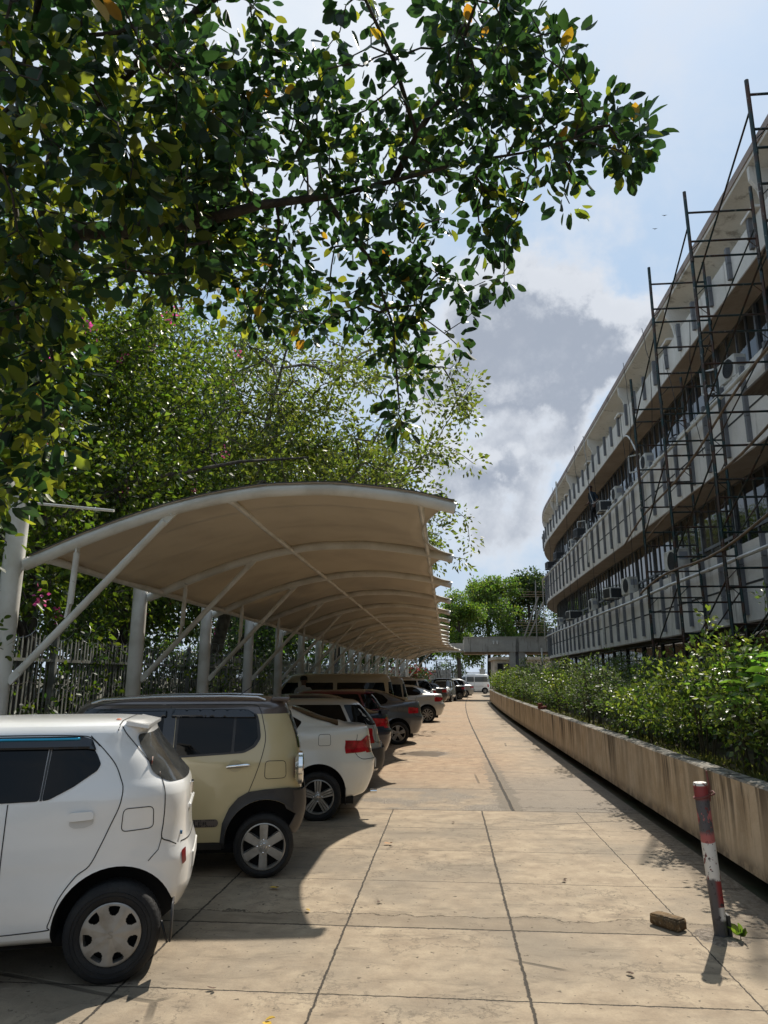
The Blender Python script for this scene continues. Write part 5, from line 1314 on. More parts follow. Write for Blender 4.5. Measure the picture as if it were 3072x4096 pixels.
    if spoiler:
        cc = MB(); zs = H-.02 if kind == 'hatch' else trunkz+.09; xs = rear-.34 if kind == 'hatch' else rear-.10
        cc.add([(xs-.16, -hw*.66, zs), (xs+.03, -hw*.66, zs-.02), (xs+.03, hw*.66, zs-.02), (xs-.16, hw*.66, zs), (xs-.15, -hw*.66, zs-.03), (xs+.03, -hw*.66, zs-.045), (xs+.03, hw*.66, zs-.045), (xs-.15, hw*.66, zs-.03)], [(0, 1, 2, 3), (7, 6, 5, 4), (0, 4, 5, 1), (1, 5, 6, 2), (2, 6, 7, 3), (3, 7, 4, 0)])
        if kind == 'sedan':
            for sd_ in (-1, 1): cc.box(xs-.12, sd_*hw*.6-.02, zs-.10, xs, sd_*hw*.6+.02, zs-.03)
        add(e, 'spoiler', cc, PT, 30)
    if extra: extra(e, bv, PT)
    return e
def city_extra(e, bv, PT):
    cc = MB()
    for q in range(4):
        hq = cast(bv, 'side', .66, .77+q*.045, -1)
    add(e, 'clear_lens', patch(bv, 'side', [(.655, .90), (.70, .90), (.70, .78), (.66, .78)], .009, side=-1, rr=.01, step=.02), M_LENS)
    cc = MB(); cc.tube([(.66, -.52, .30), (.74, -.52, .30)], .028, 12); add(e, 'exhaust_tip', cc, M_CHR, 40)
    cc = MB(); cc.box(.335, -.70, .17, .345, -.56, .36); add(e, 'mud_flap', cc, M_TRIM)
generic('sedan', (-1.60, 9.10), 80, 'white sedan with large angular red tail lamp, parked next to the beige boxy car', (.74, .745, .70), L=4.05, hw=.79, H=1.37, rear=.745, wb=2.38, Rt=.287, Rr=.20, rims='five2', trunkz=1.055, belt=.985, emblem='H', extra=city_extra,
        lamps=[(.62, .965), (.53, .905), (.61, .755), (.705, .752), (.705, .93)])
def blackbump(e, bv, PT):
    add(e, 'rear_bumper', patch(bv, 'rear', [(-.66, .60), (.66, .60), (.66, .36), (.6, .30), (-.6, .30), (-.66, .36)], .025, rr=.02, thick=.03), M_TRIM, 30)
    for sd_ in (-1, 1): add(e, 'bumper_side', patch(bv, 'side', [(.25, .60), (.46, .60), (.46, .40), (.30, .32)], .02, side=sd_, rr=.01, thick=.01), M_TRIM, 30)
generic('hatch', (-1.52, 11.5), 82, 'silver old hatchback with black rear bumper behind the white sedan', (.42, .43, .42), L=3.5, hw=.72, H=1.35, rear=.50, wb=2.2, Rt=.265, Rr=.165, belt=.90, metallic=.3, rims='multi', extra=blackbump)
generic('sedan', (-1.75, 14.0), 82, 'dark navy sedan with small boot spoiler between the silver hatchback and maroon car', (.008, .014, .035), L=4.1, hw=.78, H=1.37, rear=.72, wb=2.4, trunkz=1.0, belt=.93, spoiler=True, rack=False, lamps=[(.60, .93), (.50, .86), (.56, .73), (.70, .73), (.70, .90)])
generic('hatch', (-1.85, 16.5), 82, 'maroon hatchback with roof spoiler beside the dark navy sedan', (.12, .006, .022), L=3.6, hw=.75, H=1.40, rear=.50, wb=2.3, belt=.93, spoiler=True)
generic('sedan', (-1.30, 19.1), 82, 'dark grey sedan with alloy wheels right behind the maroon hatchback', (.105, .115, .13), L=4.2, hw=.80, H=1.38, rear=.72, wb=2.5, Rt=.29, Rr=.20, trunkz=1.04, belt=.95, metallic=.4, rims='five2', lamps=[(.64, 1.0), (.62, .80), (.70, .80), (.70, .99)])
generic('van', (-2.25, 21.9), 82, 'beige high roofed van with black windows, tallest in the row', (.40, .345, .235), name='parked_van', L=4.2, hw=.80, H=1.80, rear=.72, wb=2.4, cat='van')
generic('van', (-2.0, 24.6), 82, 'dull grey beige minivan just behind the beige high roofed van', (.25, .235, .20), name='parked_van', L=3.6, hw=.78, H=1.72, rear=.72, wb=2.2, cat='van')
def open_door(e, bv, PT):
    cc = MB(); x0 = -1.55; y0 = -.80
    M_ = Matrix.Translation((x0, y0, 0)) @ Matrix.Rotation(R(-38), 4, 'Z')
    cc.box(0, -.03, .30, .95, .03, .92, M_, bev=.012)
    for (a, b) in (((.0, 0, .92), (.22, 0, 1.30)), ((.22, 0, 1.30), (.82, 0, 1.31)), ((.82, 0, 1.31), (.95, 0, .92))): cc.bar(M_ @ Vector(a), M_ @ Vector(b), .04, .035)
    d = add(e, 'open_door', cc, PT, 30)
    cc = MB(); cc.prism([(.05, .93), (.24, 1.28), (.80, 1.29), (.91, .93)], -.006, .006, M_ @ Matrix.Rotation(math.pi/2, 4, 'X')); add(d, 'pane', cc, M_CG, 30)
generic('sedan', (-.78, 28.3), 82, 'silver sedan with one door open, sticking out furthest into the drive', (.47, .47, .45), L=4.3, hw=.82, H=1.40, rear=.74, wb=2.5, Rt=.30, Rr=.215, trunkz=1.03, belt=.96, metallic=.35, extra=open_door, lamps=[(.50, .93), (.30, .955), (.52, .82), (.70, .81), (.70, .92)], spokes=10)
generic('suv', (-1.25, 33.2), 82, 'white car with black tailgate glass and red lamps beyond the silver sedan', (.62, .62, .60), L=4.2, hw=.84, H=1.62, rear=.72, wb=2.5, detail=False)
generic('van', (-2.1, 37.0), 82, 'small grey van seen as a roof corner behind the white car with black glass', (.20, .19, .175), name='parked_van', L=3.5, hw=.76, H=1.70, rear=.60, wb=2.2, cat='van', detail=False)
generic('sedan', (-1.2, 41.0), 82, 'pale silver sedan mostly hidden behind the white car with black glass', (.42, .42, .41), L=4.1, hw=.80, H=1.42, rear=.72, wb=2.4, detail=False, metallic=.3)
generic('sedan', (-.6, 45.0), 82, 'dark grey sedan roof showing behind the oncoming car', (.05, .055, .06), L=4.1, hw=.80, H=1.44, rear=.72, wb=2.4, detail=False)
generic('hatch', (.62, 53.6), 8, 'grey car facing the viewer at the far end of the row', (.16, .17, .165), L=3.9, hw=.76, H=1.46, rear=.55, wb=2.35, detail=True, metallic=.3, glass=M_CG2, spokes=7)
generic('sedan', (.95, 57.0), 80, 'black saloon tail beyond the grey oncoming car', (.006, .006, .007), L=4.2, hw=.80, H=1.60, rear=.60, wb=2.4, detail=False)
generic('sedan', (1.5, 62.0), 80, 'silver saloon tail in front of the white minivan', (.36, .36, .355), L=4.2, hw=.82, H=1.55, rear=.90, wb=2.4, detail=False, metallic=.3)
generic('van', (3.85, 76.0), 92, 'white minivan parked in full sun at the far end of the drive', (.72, .72, .70), name='parked_van', L=3.5, hw=.72, H=1.98, rear=.55, wb=2.0, cat='van', detail=True, glass=mat('minivan_glass', (.08, .09, .09), .1))
generic('hatch', (-8.3, 14.0), 95, 'pale blue white car standing outside beyond the picket fence', (.50, .55, .60), L=3.7, hw=.78, H=1.45, rear=.5, wb=2.3, detail=False, group='cars parked under the carport' if False else None)
FIC_R = [(-1.54,5.85,6.14),(-0.48,6.18,4.98),(0.30,4.86,6.85),(0.09,4.57,5.98),(-0.82,6.04,5.07),(-0.58,5.55,5.50),(-0.25,5.14,6.18),(0.07,6.16,6.08),(0.44,5.08,7.01),(-0.02,5.59,5.13),(-1.38,6.46,5.48),(-2.41,5.78,5.82),(0.65,5.41,6.58),(-2.27,5.79,5.89),(-1.59,5.31,6.32),(1.24,5.24,6.46),(1.23,4.81,5.81),(-0.24,5.98,5.70),(-0.06,6.32,6.03),(-0.27,5.66,6.43),(-1.48,5.50,6.98),(-0.19,5.07,5.46),(-0.62,5.11,5.39),(-0.46,5.73,5.39),(0.52,5.23,4.79),(-2.45,6.12,5.77),(-1.38,5.43,6.20),(-0.99,4.98,6.18),(-0.86,5.45,5.59),(-0.81,5.44,4.85),(-1.09,5.19,7.01),(-1.28,4.70,6.67),(0.49,4.39,6.52),(-1.10,6.05,4.95),(-1.65,5.23,6.83),(0.29,5.84,4.88),(-1.88,5.19,6.76),(-1.21,5.02,6.31),(-0.69,5.81,6.68),(1.69,5.28,5.95),(0.37,5.21,5.64),(-0.82,4.46,6.22),(-1.66,5.11,6.63),(-0.20,5.88,6.68),(0.18,4.87,6.09),(0.78,4.65,5.80),(-0.17,5.75,4.82),(-1.21,4.98,6.60),(-0.67,5.79,6.36),(-0.26,4.96,6.31),(0.08,4.87,6.01),(-0.66,4.30,6.62),(0.90,5.34,6.29),(0.22,5.17,5.98),(-0.34,5.87,5.37),(0.49,5.01,5.71),(-0.15,5.41,5.11),(0.42,5.95,5.25),(-2.15,5.80,5.94),(-1.16,5.99,6.13),(-1.49,5.96,5.88),(-0.71,5.12,6.27),(-0.84,4.84,5.84),(-0.36,6.34,4.45),(0.72,4.82,6.72),(-0.23,5.69,6.21),(-0.55,5.58,5.14),(-1.21,4.89,6.81),(-1.22,5.76,5.34),(-2.22,5.02,5.83),(-1.57,4.87,6.15),(0.86,5.04,7.02),(-0.40,5.71,5.73),(-0.05,5.75,6.25),(1.16,5.20,6.06),(-1.41,5.08,6.86),(-1.85,6.21,5.65),(-0.62,5.46,5.03),(-1.17,5.24,6.46),(0.41,4.24,6.73),(-1.73,6.09,6.14),(-0.72,5.15,5.57),(-1.22,5.29,5.21),(0.77,5.07,6.41),(-1.53,6.52,5.59),(-1.87,5.11,5.82),(0.01,5.00,6.89),(0.28,5.18,7.07),(0.38,5.08,7.19),(-1.82,5.21,6.60),(0.31,5.13,5.83),(-0.13,5.85,5.19),(-1.37,5.60,6.67),(-2.10,4.94,5.66),(-1.00,5.32,6.31),(0.58,4.39,6.19),(0.11,4.65,6.66),(-1.65,5.50,5.96),(-1.55,5.15,6.88),(-1.27,6.13,4.88),(0.11,5.31,4.91),(-0.34,5.55,5.93),(-1.99,4.67,6.00),(-2.29,5.82,6.19),(0.54,4.99,7.03),(-1.16,6.65,5.40),(0.70,4.82,5.45),(-1.43,4.68,6.77),(0.53,5.35,5.67),(0.33,4.99,6.33),(0.70,4.75,5.71),(-0.85,5.26,6.39),(0.11,4.39,6.09),(-1.53,5.48,4.87),(-0.39,4.59,6.45),(-1.54,4.79,5.90),(-1.55,4.83,5.59),(-2.22,4.99,5.94),(0.51,4.37,6.69),(-1.86,4.85,5.69),(0.67,5.18,6.61),(-1.02,4.69,6.38),(0.11,4.02,6.50),(-0.49,6.70,5.41),(-1.29,6.22,6.09),(-2.07,5.21,6.79),(-1.81,4.89,6.06),(-1.88,6.11,5.43),(1.30,4.70,5.76),(-0.32,4.70,6.26),(0.66,5.80,5.69),(-0.73,5.08,5.74),(0.54,4.37,6.79),(-2.00,5.10,6.92),(-2.24,5.54,6.61),(0.30,4.43,6.05),(-1.88,5.72,5.62),(-0.03,5.68,6.47),(-1.65,6.18,5.06),(1.17,4.94,6.05),(-0.49,5.05,7.30),(-0.45,5.47,5.03),(-0.87,4.95,5.67),(-0.68,5.96,5.69),(-1.62,5.62,6.86),(-0.40,5.98,5.14),(-1.20,5.12,6.04),(-1.03,4.79,5.84),(-1.97,6.09,5.32),(-0.47,5.65,6.00),(-1.31,5.81,6.47),(0.87,4.56,5.92),(-1.89,5.41,5.90),(0.87,4.81,5.68),(-2.23,5.22,6.20),(0.95,5.63,5.97),(-0.63,5.17,5.68),(-0.55,6.08,5.07),(-1.18,5.86,6.23),(-2.45,5.68,5.94),(-2.00,5.45,5.34),(-0.31,6.95,5.08),(-0.85,5.92,4.89),(1.34,4.57,5.81),(-1.98,4.77,6.47),(-1.40,5.88,6.14),(0.41,5.26,5.17),(-1.64,5.04,7.05),(-1.10,6.34,5.50),(-0.13,5.47,6.20),(1.01,4.70,6.41),(0.96,4.31,6.14),(1.63,5.16,5.96),(-0.20,5.57,4.92),(-1.97,5.87,5.93),(1.12,5.25,6.59),(-0.32,5.82,5.22),(0.21,4.50,6.80),(-0.81,4.94,6.76),(-0.85,5.08,6.53),(0.18,4.30,6.31),(-0.91,4.51,6.07),(-0.45,6.03,4.66),(-1.79,6.11,5.06),(-2.13,5.42,6.31),(0.97,4.78,5.98),(-1.89,4.98,5.14),(0.04,4.38,6.61),(-0.52,4.80,6.19),(-1.33,5.13,6.78),(-1.50,5.35,6.20),(-1.38,5.46,5.19),(0.40,5.23,5.30),(-0.14,5.91,5.85),(0.50,5.14,6.82),(1.67,5.15,6.20),(0.62,5.03,5.24),(-0.22,6.23,4.92),(-0.54,5.62,6.13),(-0.06,5.54,6.89),(0.66,5.00,6.13),(0.52,5.36,5.57),(-1.90,5.19,5.63),(-0.33,4.92,6.75),(-1.31,5.52,6.92),(-0.37,5.13,5.98),(-1.61,5.30,7.16),(0.40,4.95,6.43),(0.52,5.58,6.31),(0.07,4.76,5.81),(-1.64,5.90,5.22),(-1.88,5.61,5.98),(-2.05,6.01,5.92),(-0.84,5.99,6.62),(0.19,5.19,6.71),(0.46,4.23,6.09),(0.97,5.30,5.97),(-2.04,4.57,6.00),(1.20,4.37,5.30),(0.43,4.97,6.31),(-1.01,4.65,6.13),(-0.03,5.26,6.24),(0.15,4.32,6.76),(-1.01,6.10,5.79),(-1.75,5.94,5.93),(0.65,4.80,6.94),(-0.38,5.29,6.35),(-0.83,6.08,5.79),(-1.79,5.08,6.98),(-0.90,4.76,6.22),(-0.57,4.98,7.48),(1.35,4.86,6.10),(0.34,5.31,5.42),(-2.05,5.80,5.99),(-1.50,4.59,6.01),(-0.64,4.94,6.24),(-0.62,6.05,5.21),(1.06,4.99,5.58),(-1.71,5.62,4.90),(-0.29,6.01,4.45),(0.21,6.24,5.29),(-0.18,6.06,4.34),(1.09,5.08,5.79),(1.03,4.46,5.87),(-0.55,5.32,6.34),(0.51,4.83,6.11),(1.36,4.56,5.39),(-1.95,5.09,6.41),(0.21,5.48,5.96),(-0.36,5.81,4.79),(0.90,5.22,6.53),(-2.06,5.15,5.90),(0.54,4.51,6.26),(1.47,4.97,5.63),(-0.06,5.29,6.39),(0.53,5.09,5.10),(0.79,5.26,6.88),(-1.60,6.53,5.09),(-0.97,5.80,6.23),(0.93,4.80,5.86),(0.31,5.05,5.66),(0.39,5.23,6.24),(-1.62,5.85,5.35),(-0.58,6.16,5.81),(0.25,5.41,6.69),(0.79,4.33,6.05),(-0.55,4.46,6.22),(-1.17,5.72,4.78),(-1.42,5.43,5.40),(0.22,4.11,6.51),(0.13,5.01,7.42),(0.56,4.85,5.87),(-1.72,5.03,6.75),(-1.75,6.29,5.86),(0.46,4.79,6.57),(0.05,5.62,6.22),(0.95,4.72,6.67),(1.55,4.93,5.91),(-0.64,6.25,6.29),(-0.18,5.88,5.00),(0.60,5.20,6.53),(0.10,4.37,6.20),(0.20,5.69,6.67),(0.46,5.26,6.37),(-1.66,4.74,5.87),(0.65,4.08,6.19),(-1.30,4.99,6.39),(-0.44,5.92,4.73),(-0.83,4.52,6.49),(-1.88,5.99,5.89),(0.04,5.17,7.39),(-0.55,6.10,4.66),(-0.37,5.45,5.68),(-0.84,5.24,5.67),(-0.75,6.32,4.98),(-1.20,5.49,4.80),(-1.38,5.93,5.82),(-0.71,5.93,6.62),(-1.54,6.03,5.33),(-0.48,5.71,6.90),(-0.38,6.17,4.01),(-0.44,6.14,4.07),(1.40,4.58,5.31),(1.02,4.95,5.29),(0.14,5.83,4.57),(1.41,4.38,5.40),(-0.36,6.20,3.93)]
FIC_L = [(-1.53,3.54,5.31),(-2.57,4.27,5.84),(-3.05,3.92,5.18),(-1.86,4.40,5.64),(-1.50,3.83,5.33),(-2.72,3.77,6.47),(-2.01,6.05,5.49),(-2.70,3.47,5.62),(-2.28,3.65,4.75),(-2.83,4.93,6.52),(-1.96,4.98,6.59),(-3.28,4.74,6.28),(-3.52,4.34,5.76),(-1.57,3.96,5.72),(-2.94,4.32,5.67),(-2.45,3.72,5.63),(-2.14,3.85,5.00),(-2.90,5.51,7.52),(-1.73,3.70,5.50),(-2.22,6.34,5.80),(-2.62,5.62,5.13),(-2.74,5.93,6.53),(-3.40,4.71,5.96),(-3.67,5.93,5.80),(-2.46,5.33,6.46),(-2.79,3.95,4.59),(-1.58,4.58,5.48),(-3.26,4.49,5.60),(-2.39,4.99,7.72),(-2.10,4.87,5.81),(-3.94,4.64,6.91),(-3.67,4.50,7.33),(-3.04,4.83,6.09),(-1.89,4.90,6.81),(-2.98,4.57,5.19),(-2.18,5.80,5.93),(-1.96,4.81,4.72),(-2.95,4.38,4.97),(-2.68,4.43,7.01),(-1.63,3.49,5.42),(-4.10,5.03,7.33),(-2.54,6.11,5.72),(-4.02,5.18,6.99),(-2.35,6.55,5.61),(-2.76,6.29,6.37),(-2.29,3.60,6.28),(-2.70,3.66,6.22),(-2.65,5.71,5.77),(-2.59,5.19,6.82),(-2.56,3.70,5.75),(-1.76,3.96,5.45),(-2.79,4.37,5.56),(-2.78,5.61,5.60),(-2.22,5.41,7.38),(-1.26,3.84,5.10),(-4.25,5.52,5.93),(-2.46,4.35,6.93),(-1.95,3.97,5.76),(-1.96,5.35,6.93),(-3.26,4.20,7.22),(-2.89,3.51,5.47),(-2.07,4.55,6.87),(-2.88,5.28,7.13),(-3.00,5.03,6.32),(-3.26,5.09,7.59),(-2.19,4.24,4.50),(-3.49,4.90,7.30),(-2.82,5.47,6.58),(-2.23,5.88,5.78),(-2.16,5.79,5.30),(-3.64,4.18,6.62),(-2.01,4.21,5.01),(-3.24,6.03,6.42),(-3.11,4.32,5.07),(-2.68,6.13,6.00),(-4.18,5.21,5.94),(-2.33,5.99,6.70),(-3.50,5.34,6.79),(-2.73,3.29,5.53),(-2.03,3.75,5.09),(-2.03,3.95,6.47),(-2.92,3.52,5.09),(-1.94,4.06,6.74),(-2.39,3.60,6.03),(-2.02,4.46,5.21),(-2.45,4.48,4.63),(-2.22,3.95,5.43),(-3.77,6.15,6.29),(-1.57,4.59,5.66),(-2.62,3.45,5.42),(-2.05,3.06,5.57),(-2.16,6.33,6.03),(-2.92,5.57,5.78),(-4.20,4.95,6.72),(-2.63,4.51,5.61),(-1.98,4.80,5.00),(-2.36,5.71,5.96),(-1.95,4.56,5.29),(-2.15,4.12,5.21),(-1.70,4.91,6.26),(-2.76,3.77,5.83),(-3.34,5.39,6.05),(-1.78,3.97,5.61),(-4.00,5.26,5.96),(-2.89,3.84,5.02),(-3.41,5.19,5.34),(-4.21,5.79,5.79),(-3.05,4.07,5.70),(-3.44,5.04,5.81),(-2.93,4.05,6.45),(-2.83,6.04,5.69),(-3.12,5.39,5.81),(-2.61,3.85,6.22),(-3.24,4.89,6.51),(-2.79,5.20,6.63),(-3.77,4.66,6.46),(-1.76,4.96,6.10),(-1.93,5.78,6.07),(-1.85,3.85,5.98),(-2.74,4.66,7.51),(-2.21,4.44,6.88),(-2.87,4.92,5.31),(-2.51,5.52,7.79),(-2.63,3.10,4.95),(-3.01,5.95,5.45),(-4.09,5.11,5.49),(-3.84,5.12,5.50),(-2.16,6.10,6.46),(-2.67,4.37,6.08),(-1.87,3.11,5.71),(-3.04,5.35,6.59),(-2.97,4.01,6.92),(-1.66,5.22,6.63),(-2.62,3.37,5.79),(-3.51,6.00,5.81),(-2.07,5.78,6.01),(-3.36,5.04,6.89),(-3.02,3.58,6.41),(-2.33,3.72,5.88),(-1.56,3.61,5.60),(-2.43,4.85,7.22),(-1.99,3.85,4.85),(-2.29,5.40,4.99),(-2.97,4.50,6.83),(-1.57,4.64,6.25),(-3.34,3.94,6.45),(-2.13,5.69,5.40),(-2.30,3.26,5.07),(-2.51,4.74,7.66),(-3.63,4.54,6.07),(-1.86,3.56,5.61),(-3.25,6.04,5.90),(-2.35,4.21,5.16),(-2.32,4.32,6.71),(-3.35,4.43,6.29),(-2.43,4.94,4.96),(-1.62,3.49,5.79),(-3.12,5.59,5.86),(-2.27,5.54,6.86),(-3.50,4.07,6.12),(-2.33,3.93,5.80),(-2.09,4.59,4.62),(-1.82,4.42,5.31),(-2.32,3.47,6.22),(-3.22,3.94,5.12),(-3.25,4.66,7.38),(-3.23,3.96,5.29),(-2.13,3.77,5.94),(-3.26,4.97,7.83),(-2.78,4.07,4.54)]
FIC_E = [(-3.18,4.89,4.20),(-3.06,4.32,4.56),(-3.73,5.21,5.00),(-3.51,5.49,4.03),(-3.75,5.09,3.30),(-3.89,5.60,4.04),(-3.32,4.77,4.06),(-4.10,5.80,3.47),(-3.38,5.50,4.45),(-3.59,4.96,5.12),(-3.39,4.66,3.06),(-3.21,4.43,3.55),(-3.04,3.87,4.42),(-3.58,5.15,4.88),(-3.71,5.73,4.46),(-2.98,4.80,3.60),(-3.52,5.61,3.40),(-3.77,5.26,4.73),(-3.90,5.10,4.33),(-3.57,4.73,4.41),(-3.29,4.79,2.99),(-2.82,4.70,3.33),(-3.75,5.41,3.52),(-3.42,5.49,4.62),(-3.35,4.97,4.45),(-3.33,5.51,3.98),(-2.95,4.58,4.65),(-4.00,5.56,4.24),(-3.29,5.03,3.94),(-4.07,5.37,4.92),(-2.77,4.19,4.27),(-3.27,4.06,4.65),(-2.99,3.93,4.40),(-3.45,4.32,4.58),(-2.89,4.25,4.52),(-3.29,5.12,4.71),(-3.10,4.36,3.43),(-3.65,4.75,3.96),(-3.97,5.73,3.81),(-3.30,5.34,3.66),(-3.67,5.65,3.67),(-3.48,5.48,3.23),(-3.32,5.21,4.59),(-3.17,5.19,4.14),(-3.07,4.57,3.53),(-4.01,5.49,4.42),(-3.21,5.18,3.37),(-3.26,4.24,3.99),(-3.16,4.28,3.95),(-3.74,5.53,4.29),(-2.88,4.69,4.56),(-3.72,5.18,3.43),(-4.23,5.75,3.98),(-3.44,4.67,2.96),(-3.55,5.34,3.34),(-3.41,5.56,4.80),(-2.63,4.31,4.51),(-3.58,5.95,4.32),(-2.95,4.36,4.28),(-3.47,5.24,5.28),(-1.94,4.36,6.82),(-1.70,4.41,6.87),(-1.41,4.33,6.75),(-1.35,4.39,6.71)]
LIMBS = [[(-4.60,6.86,5.75),(-3.31,5.54,5.71),(-2.53,5.29,5.53),(-2.05,5.24,5.52),(-1.52,5.21,5.63),(-0.97,5.27,5.72),(-0.38,5.34,5.89),(0.22,5.20,5.92),(0.68,4.91,5.74),(1.03,4.67,5.64)],[(-0.39,5.46,5.98),(-0.17,5.13,6.16),(-0.33,4.68,6.48),(-0.52,4.38,6.74),(-0.57,4.18,6.91)],[(-4.60,6.86,5.75),(-3.50,5.32,6.54),(-2.34,4.70,6.77),(-1.69,4.37,6.90),(-1.31,4.20,7.01)],[(-1.03,5.58,5.96),(-0.63,5.78,5.42),(-0.43,5.91,4.83),(-0.39,6.13,4.11)],[(-4.60,6.86,5.75),(-3.64,4.98,5.79),(-2.86,3.91,6.04),(-2.49,3.47,6.20)],[(-0.17,5.13,6.16),(0.07,4.86,6.31),(0.25,4.49,6.53),(0.39,4.24,6.75)]]
# ------------------------------------------------------------------ people
def skin_body(bones, rad, root):
    """bones: list of (a, b); rad: name -> (pos, r). returns a mesh evaluated from a skin + subdivision stack"""
    names = list(rad); idx = {n_: i for i, n_ in enumerate(names)}
    me = bpy.data.meshes.new('person_body'); me.from_pydata([rad[n_][0] for n_ in names], [(idx[a], idx[b]) for a, b in bones], []); me.update()
    o = bpy.data.objects.new('tmp', me); COL.objects.link(o)
    o.modifiers.new('s', 'SKIN'); sl = me.skin_vertices[0].data
    for n_ in names:
        r_ = rad[n_][1]; sl[idx[n_]].radius = (r_, r_) if not isinstance(r_, tuple) else r_
    sl[idx[root]].use_root = True
    sb = o.modifiers.new('u', 'SUBSURF'); sb.levels = 2; sb.render_levels = 2
    dg = bpy.context.evaluated_depsgraph_get(); dg.update(); m2 = bpy.data.meshes.new_from_object(o.evaluated_get(dg)); bpy.data.objects.remove(o)
    for p in m2.polygons: p.use_smooth = True
    return m2
SKIN = mat('brown_skin', (.13, .065, .04), .55)
def person(loc, rz, J, label, shirt, trous, hair, cap=None, shoes=(.02, .02, .02), grp=None, s=1.0):
    e = tag(empty('person', loc, rz), label, 'person', grp); e.scale = (s, s, s)
    rad = {'pel': (J['pel'], .135), 'waist': (J['waist'], (.13, .11)), 'chest': (J['chest'], (.165, .125)), 'neckb': (J['neckb'], .075), 'neck': (J['neck'], .052), 'head0': (J['head0'], .075), 'head1': (J['head1'], .088), 'head2': (J['head2'], .06)}
    bones = [('pel', 'waist'), ('waist', 'chest'), ('chest', 'neckb'), ('neckb', 'neck'), ('neck', 'head0'), ('head0', 'head1'), ('head1', 'head2')]
    for sd_ in 'LR':
        for a, r_ in (('sh', .066), ('ua', .052), ('el', .043), ('fa', .037), ('wr', .025), ('palm', (.034, .018))): rad[a+sd_] = (J[a+sd_], r_)
        bones += [('chest', 'sh'+sd_), ('sh'+sd_, 'ua'+sd_), ('ua'+sd_, 'el'+sd_), ('el'+sd_, 'fa'+sd_), ('fa'+sd_, 'wr'+sd_), ('wr'+sd_, 'palm'+sd_)]
        for a, r_ in (('hip', .098), ('th', .086), ('kn', .060), ('cf', .056), ('an', .038), ('heel', .042), ('toe', (.042, .028))): rad[a+sd_] = (J[a+sd_], r_)
        bones += [('pel', 'hip'+sd_), ('hip'+sd_, 'th'+sd_), ('th'+sd_, 'kn'+sd_), ('kn'+sd_, 'cf'+sd_), ('cf'+sd_, 'an'+sd_), ('an'+sd_, 'heel'+sd_), ('heel'+sd_, 'toe'+sd_)]
        pv_ = Vector(J['palm'+sd_]); wv = Vector(J['wr'+sd_]); d = (pv_-wv).normalized(); sdv = d.cross(Vector((1, 0, 0))); sdv = sdv.normalized() if sdv.length > .1 else Vector((0, 1, 0))
        for q in range(4):
            off = sdv*(-.027+.018*q); ln = (.075, .085, .080, .062)[q]
            p0 = pv_+d*.02+off; p1 = p0+d*ln*.55+Vector((.008, 0, 0)); p2 = p1+d*ln*.4+Vector((.018, 0, -.006))
            rad['f%d%s' % (q, sd_)] = (tuple(p0), .009); rad['g%d%s' % (q, sd_)] = (tuple(p1), .0085); rad['h%d%s' % (q, sd_)] = (tuple(p2), .007)
            bones += [('palm'+sd_, 'f%d%s' % (q, sd_)), ('f%d%s' % (q, sd_), 'g%d%s' % (q, sd_)), ('g%d%s' % (q, sd_), 'h%d%s' % (q, sd_))]
        p0 = pv_-d*.01-sdv*.036; p1 = p0+d*.035-sdv*.014
        rad['t0'+sd_] = (tuple(p0), .011); rad['t1'+sd_] = (tuple(p1), .009); bones += [('palm'+sd_, 't0'+sd_), ('t0'+sd_, 't1'+sd_)]
    me = skin_body(bones, rad, 'pel')
    ms = [SKIN, mat('shirt_%s' % label[:6], shirt, .85), mat('trousers_%s' % label[:6], trous, .85), mat('shoes_%s' % label[:6], shoes, .6)]
    for q in ms: me.materials.append(q)
    pz = J['pel'][2]-.02
    elz = {k: Vector(J['el'+k]) for k in 'LR'}
    for p in me.polygons:
        c = p.center; mi = 1
        if c.z < pz: mi = 2
        if c.z > J['neckb'][2]+.045: mi = 0
        for k in 'LR':
            if (c-Vector(J['wr'+k])).length < .17 or (c-Vector(J['palm'+k])).length < .16 or (c-Vector(J['fa'+k])).length < .09: mi = 0
            if c.z < J['an'+k][2]+.02 and (c-Vector(J['heel'+k])).length < .22: mi = 3
        p.material_index = mi
    o = link_mesh('body', me, None, e)
    h = Vector(J['head1']); fwd = Vector(J.get('fwd', (1, 0, 0))).normalized(); sdv = Vector((0, 0, 1)).cross(fwd).normalized()
    c = MB(); c.tube([h+fwd*.085+Vector((0, 0, .025)), h+fwd*.108-Vector((0, 0, .02)), h+fwd*.088-Vector((0, 0, .03))], [.008, .014, .008], 8); c.build('nose', SKIN, o, 40)
    for sg in (-1, 1):
        c = MB(); c.tube([h+sdv*sg*.082+Vector((0, 0, .02)), h+sdv*sg*.10-Vector((0, 0, .005)), h+sdv*sg*.08-Vector((0, 0, .035))], [.012, .016, .010], 8); c.build('ear', SKIN, o, 40)
        c = MB(); c.lathe([(0, .004), (.010, .002), (.013, -.004)], 10, Matrix.Translation(h+fwd*.083+sdv*sg*.033+Vector((0, 0, .012))) @ fwd.to_track_quat('Z', 'Y').to_matrix().to_4x4()); c.build('eye', mat('eye_dark', (.02, .015, .012), .2), o, 40)
    c = MB(); c.bar(h+fwd*.082-sdv*.024-Vector((0, 0, .052)), h+fwd*.082+sdv*.024-Vector((0, 0, .052)), .008, .006); c.build('mouth', mat('lips', (.10, .035, .03), .5), o)
    c = MB(); M_ = Matrix.Translation(h+Vector((0, 0, .018))-fwd*.008); c.lathe([(.104, -.015), (.106, .02), (.098, .06), (.070, .092), (.0, .108)], 24, M_)
    hr = c.build('cap' if cap else 'hair', mat('cap_cloth' if cap else 'black_hair', cap or hair, .9), o, 50)
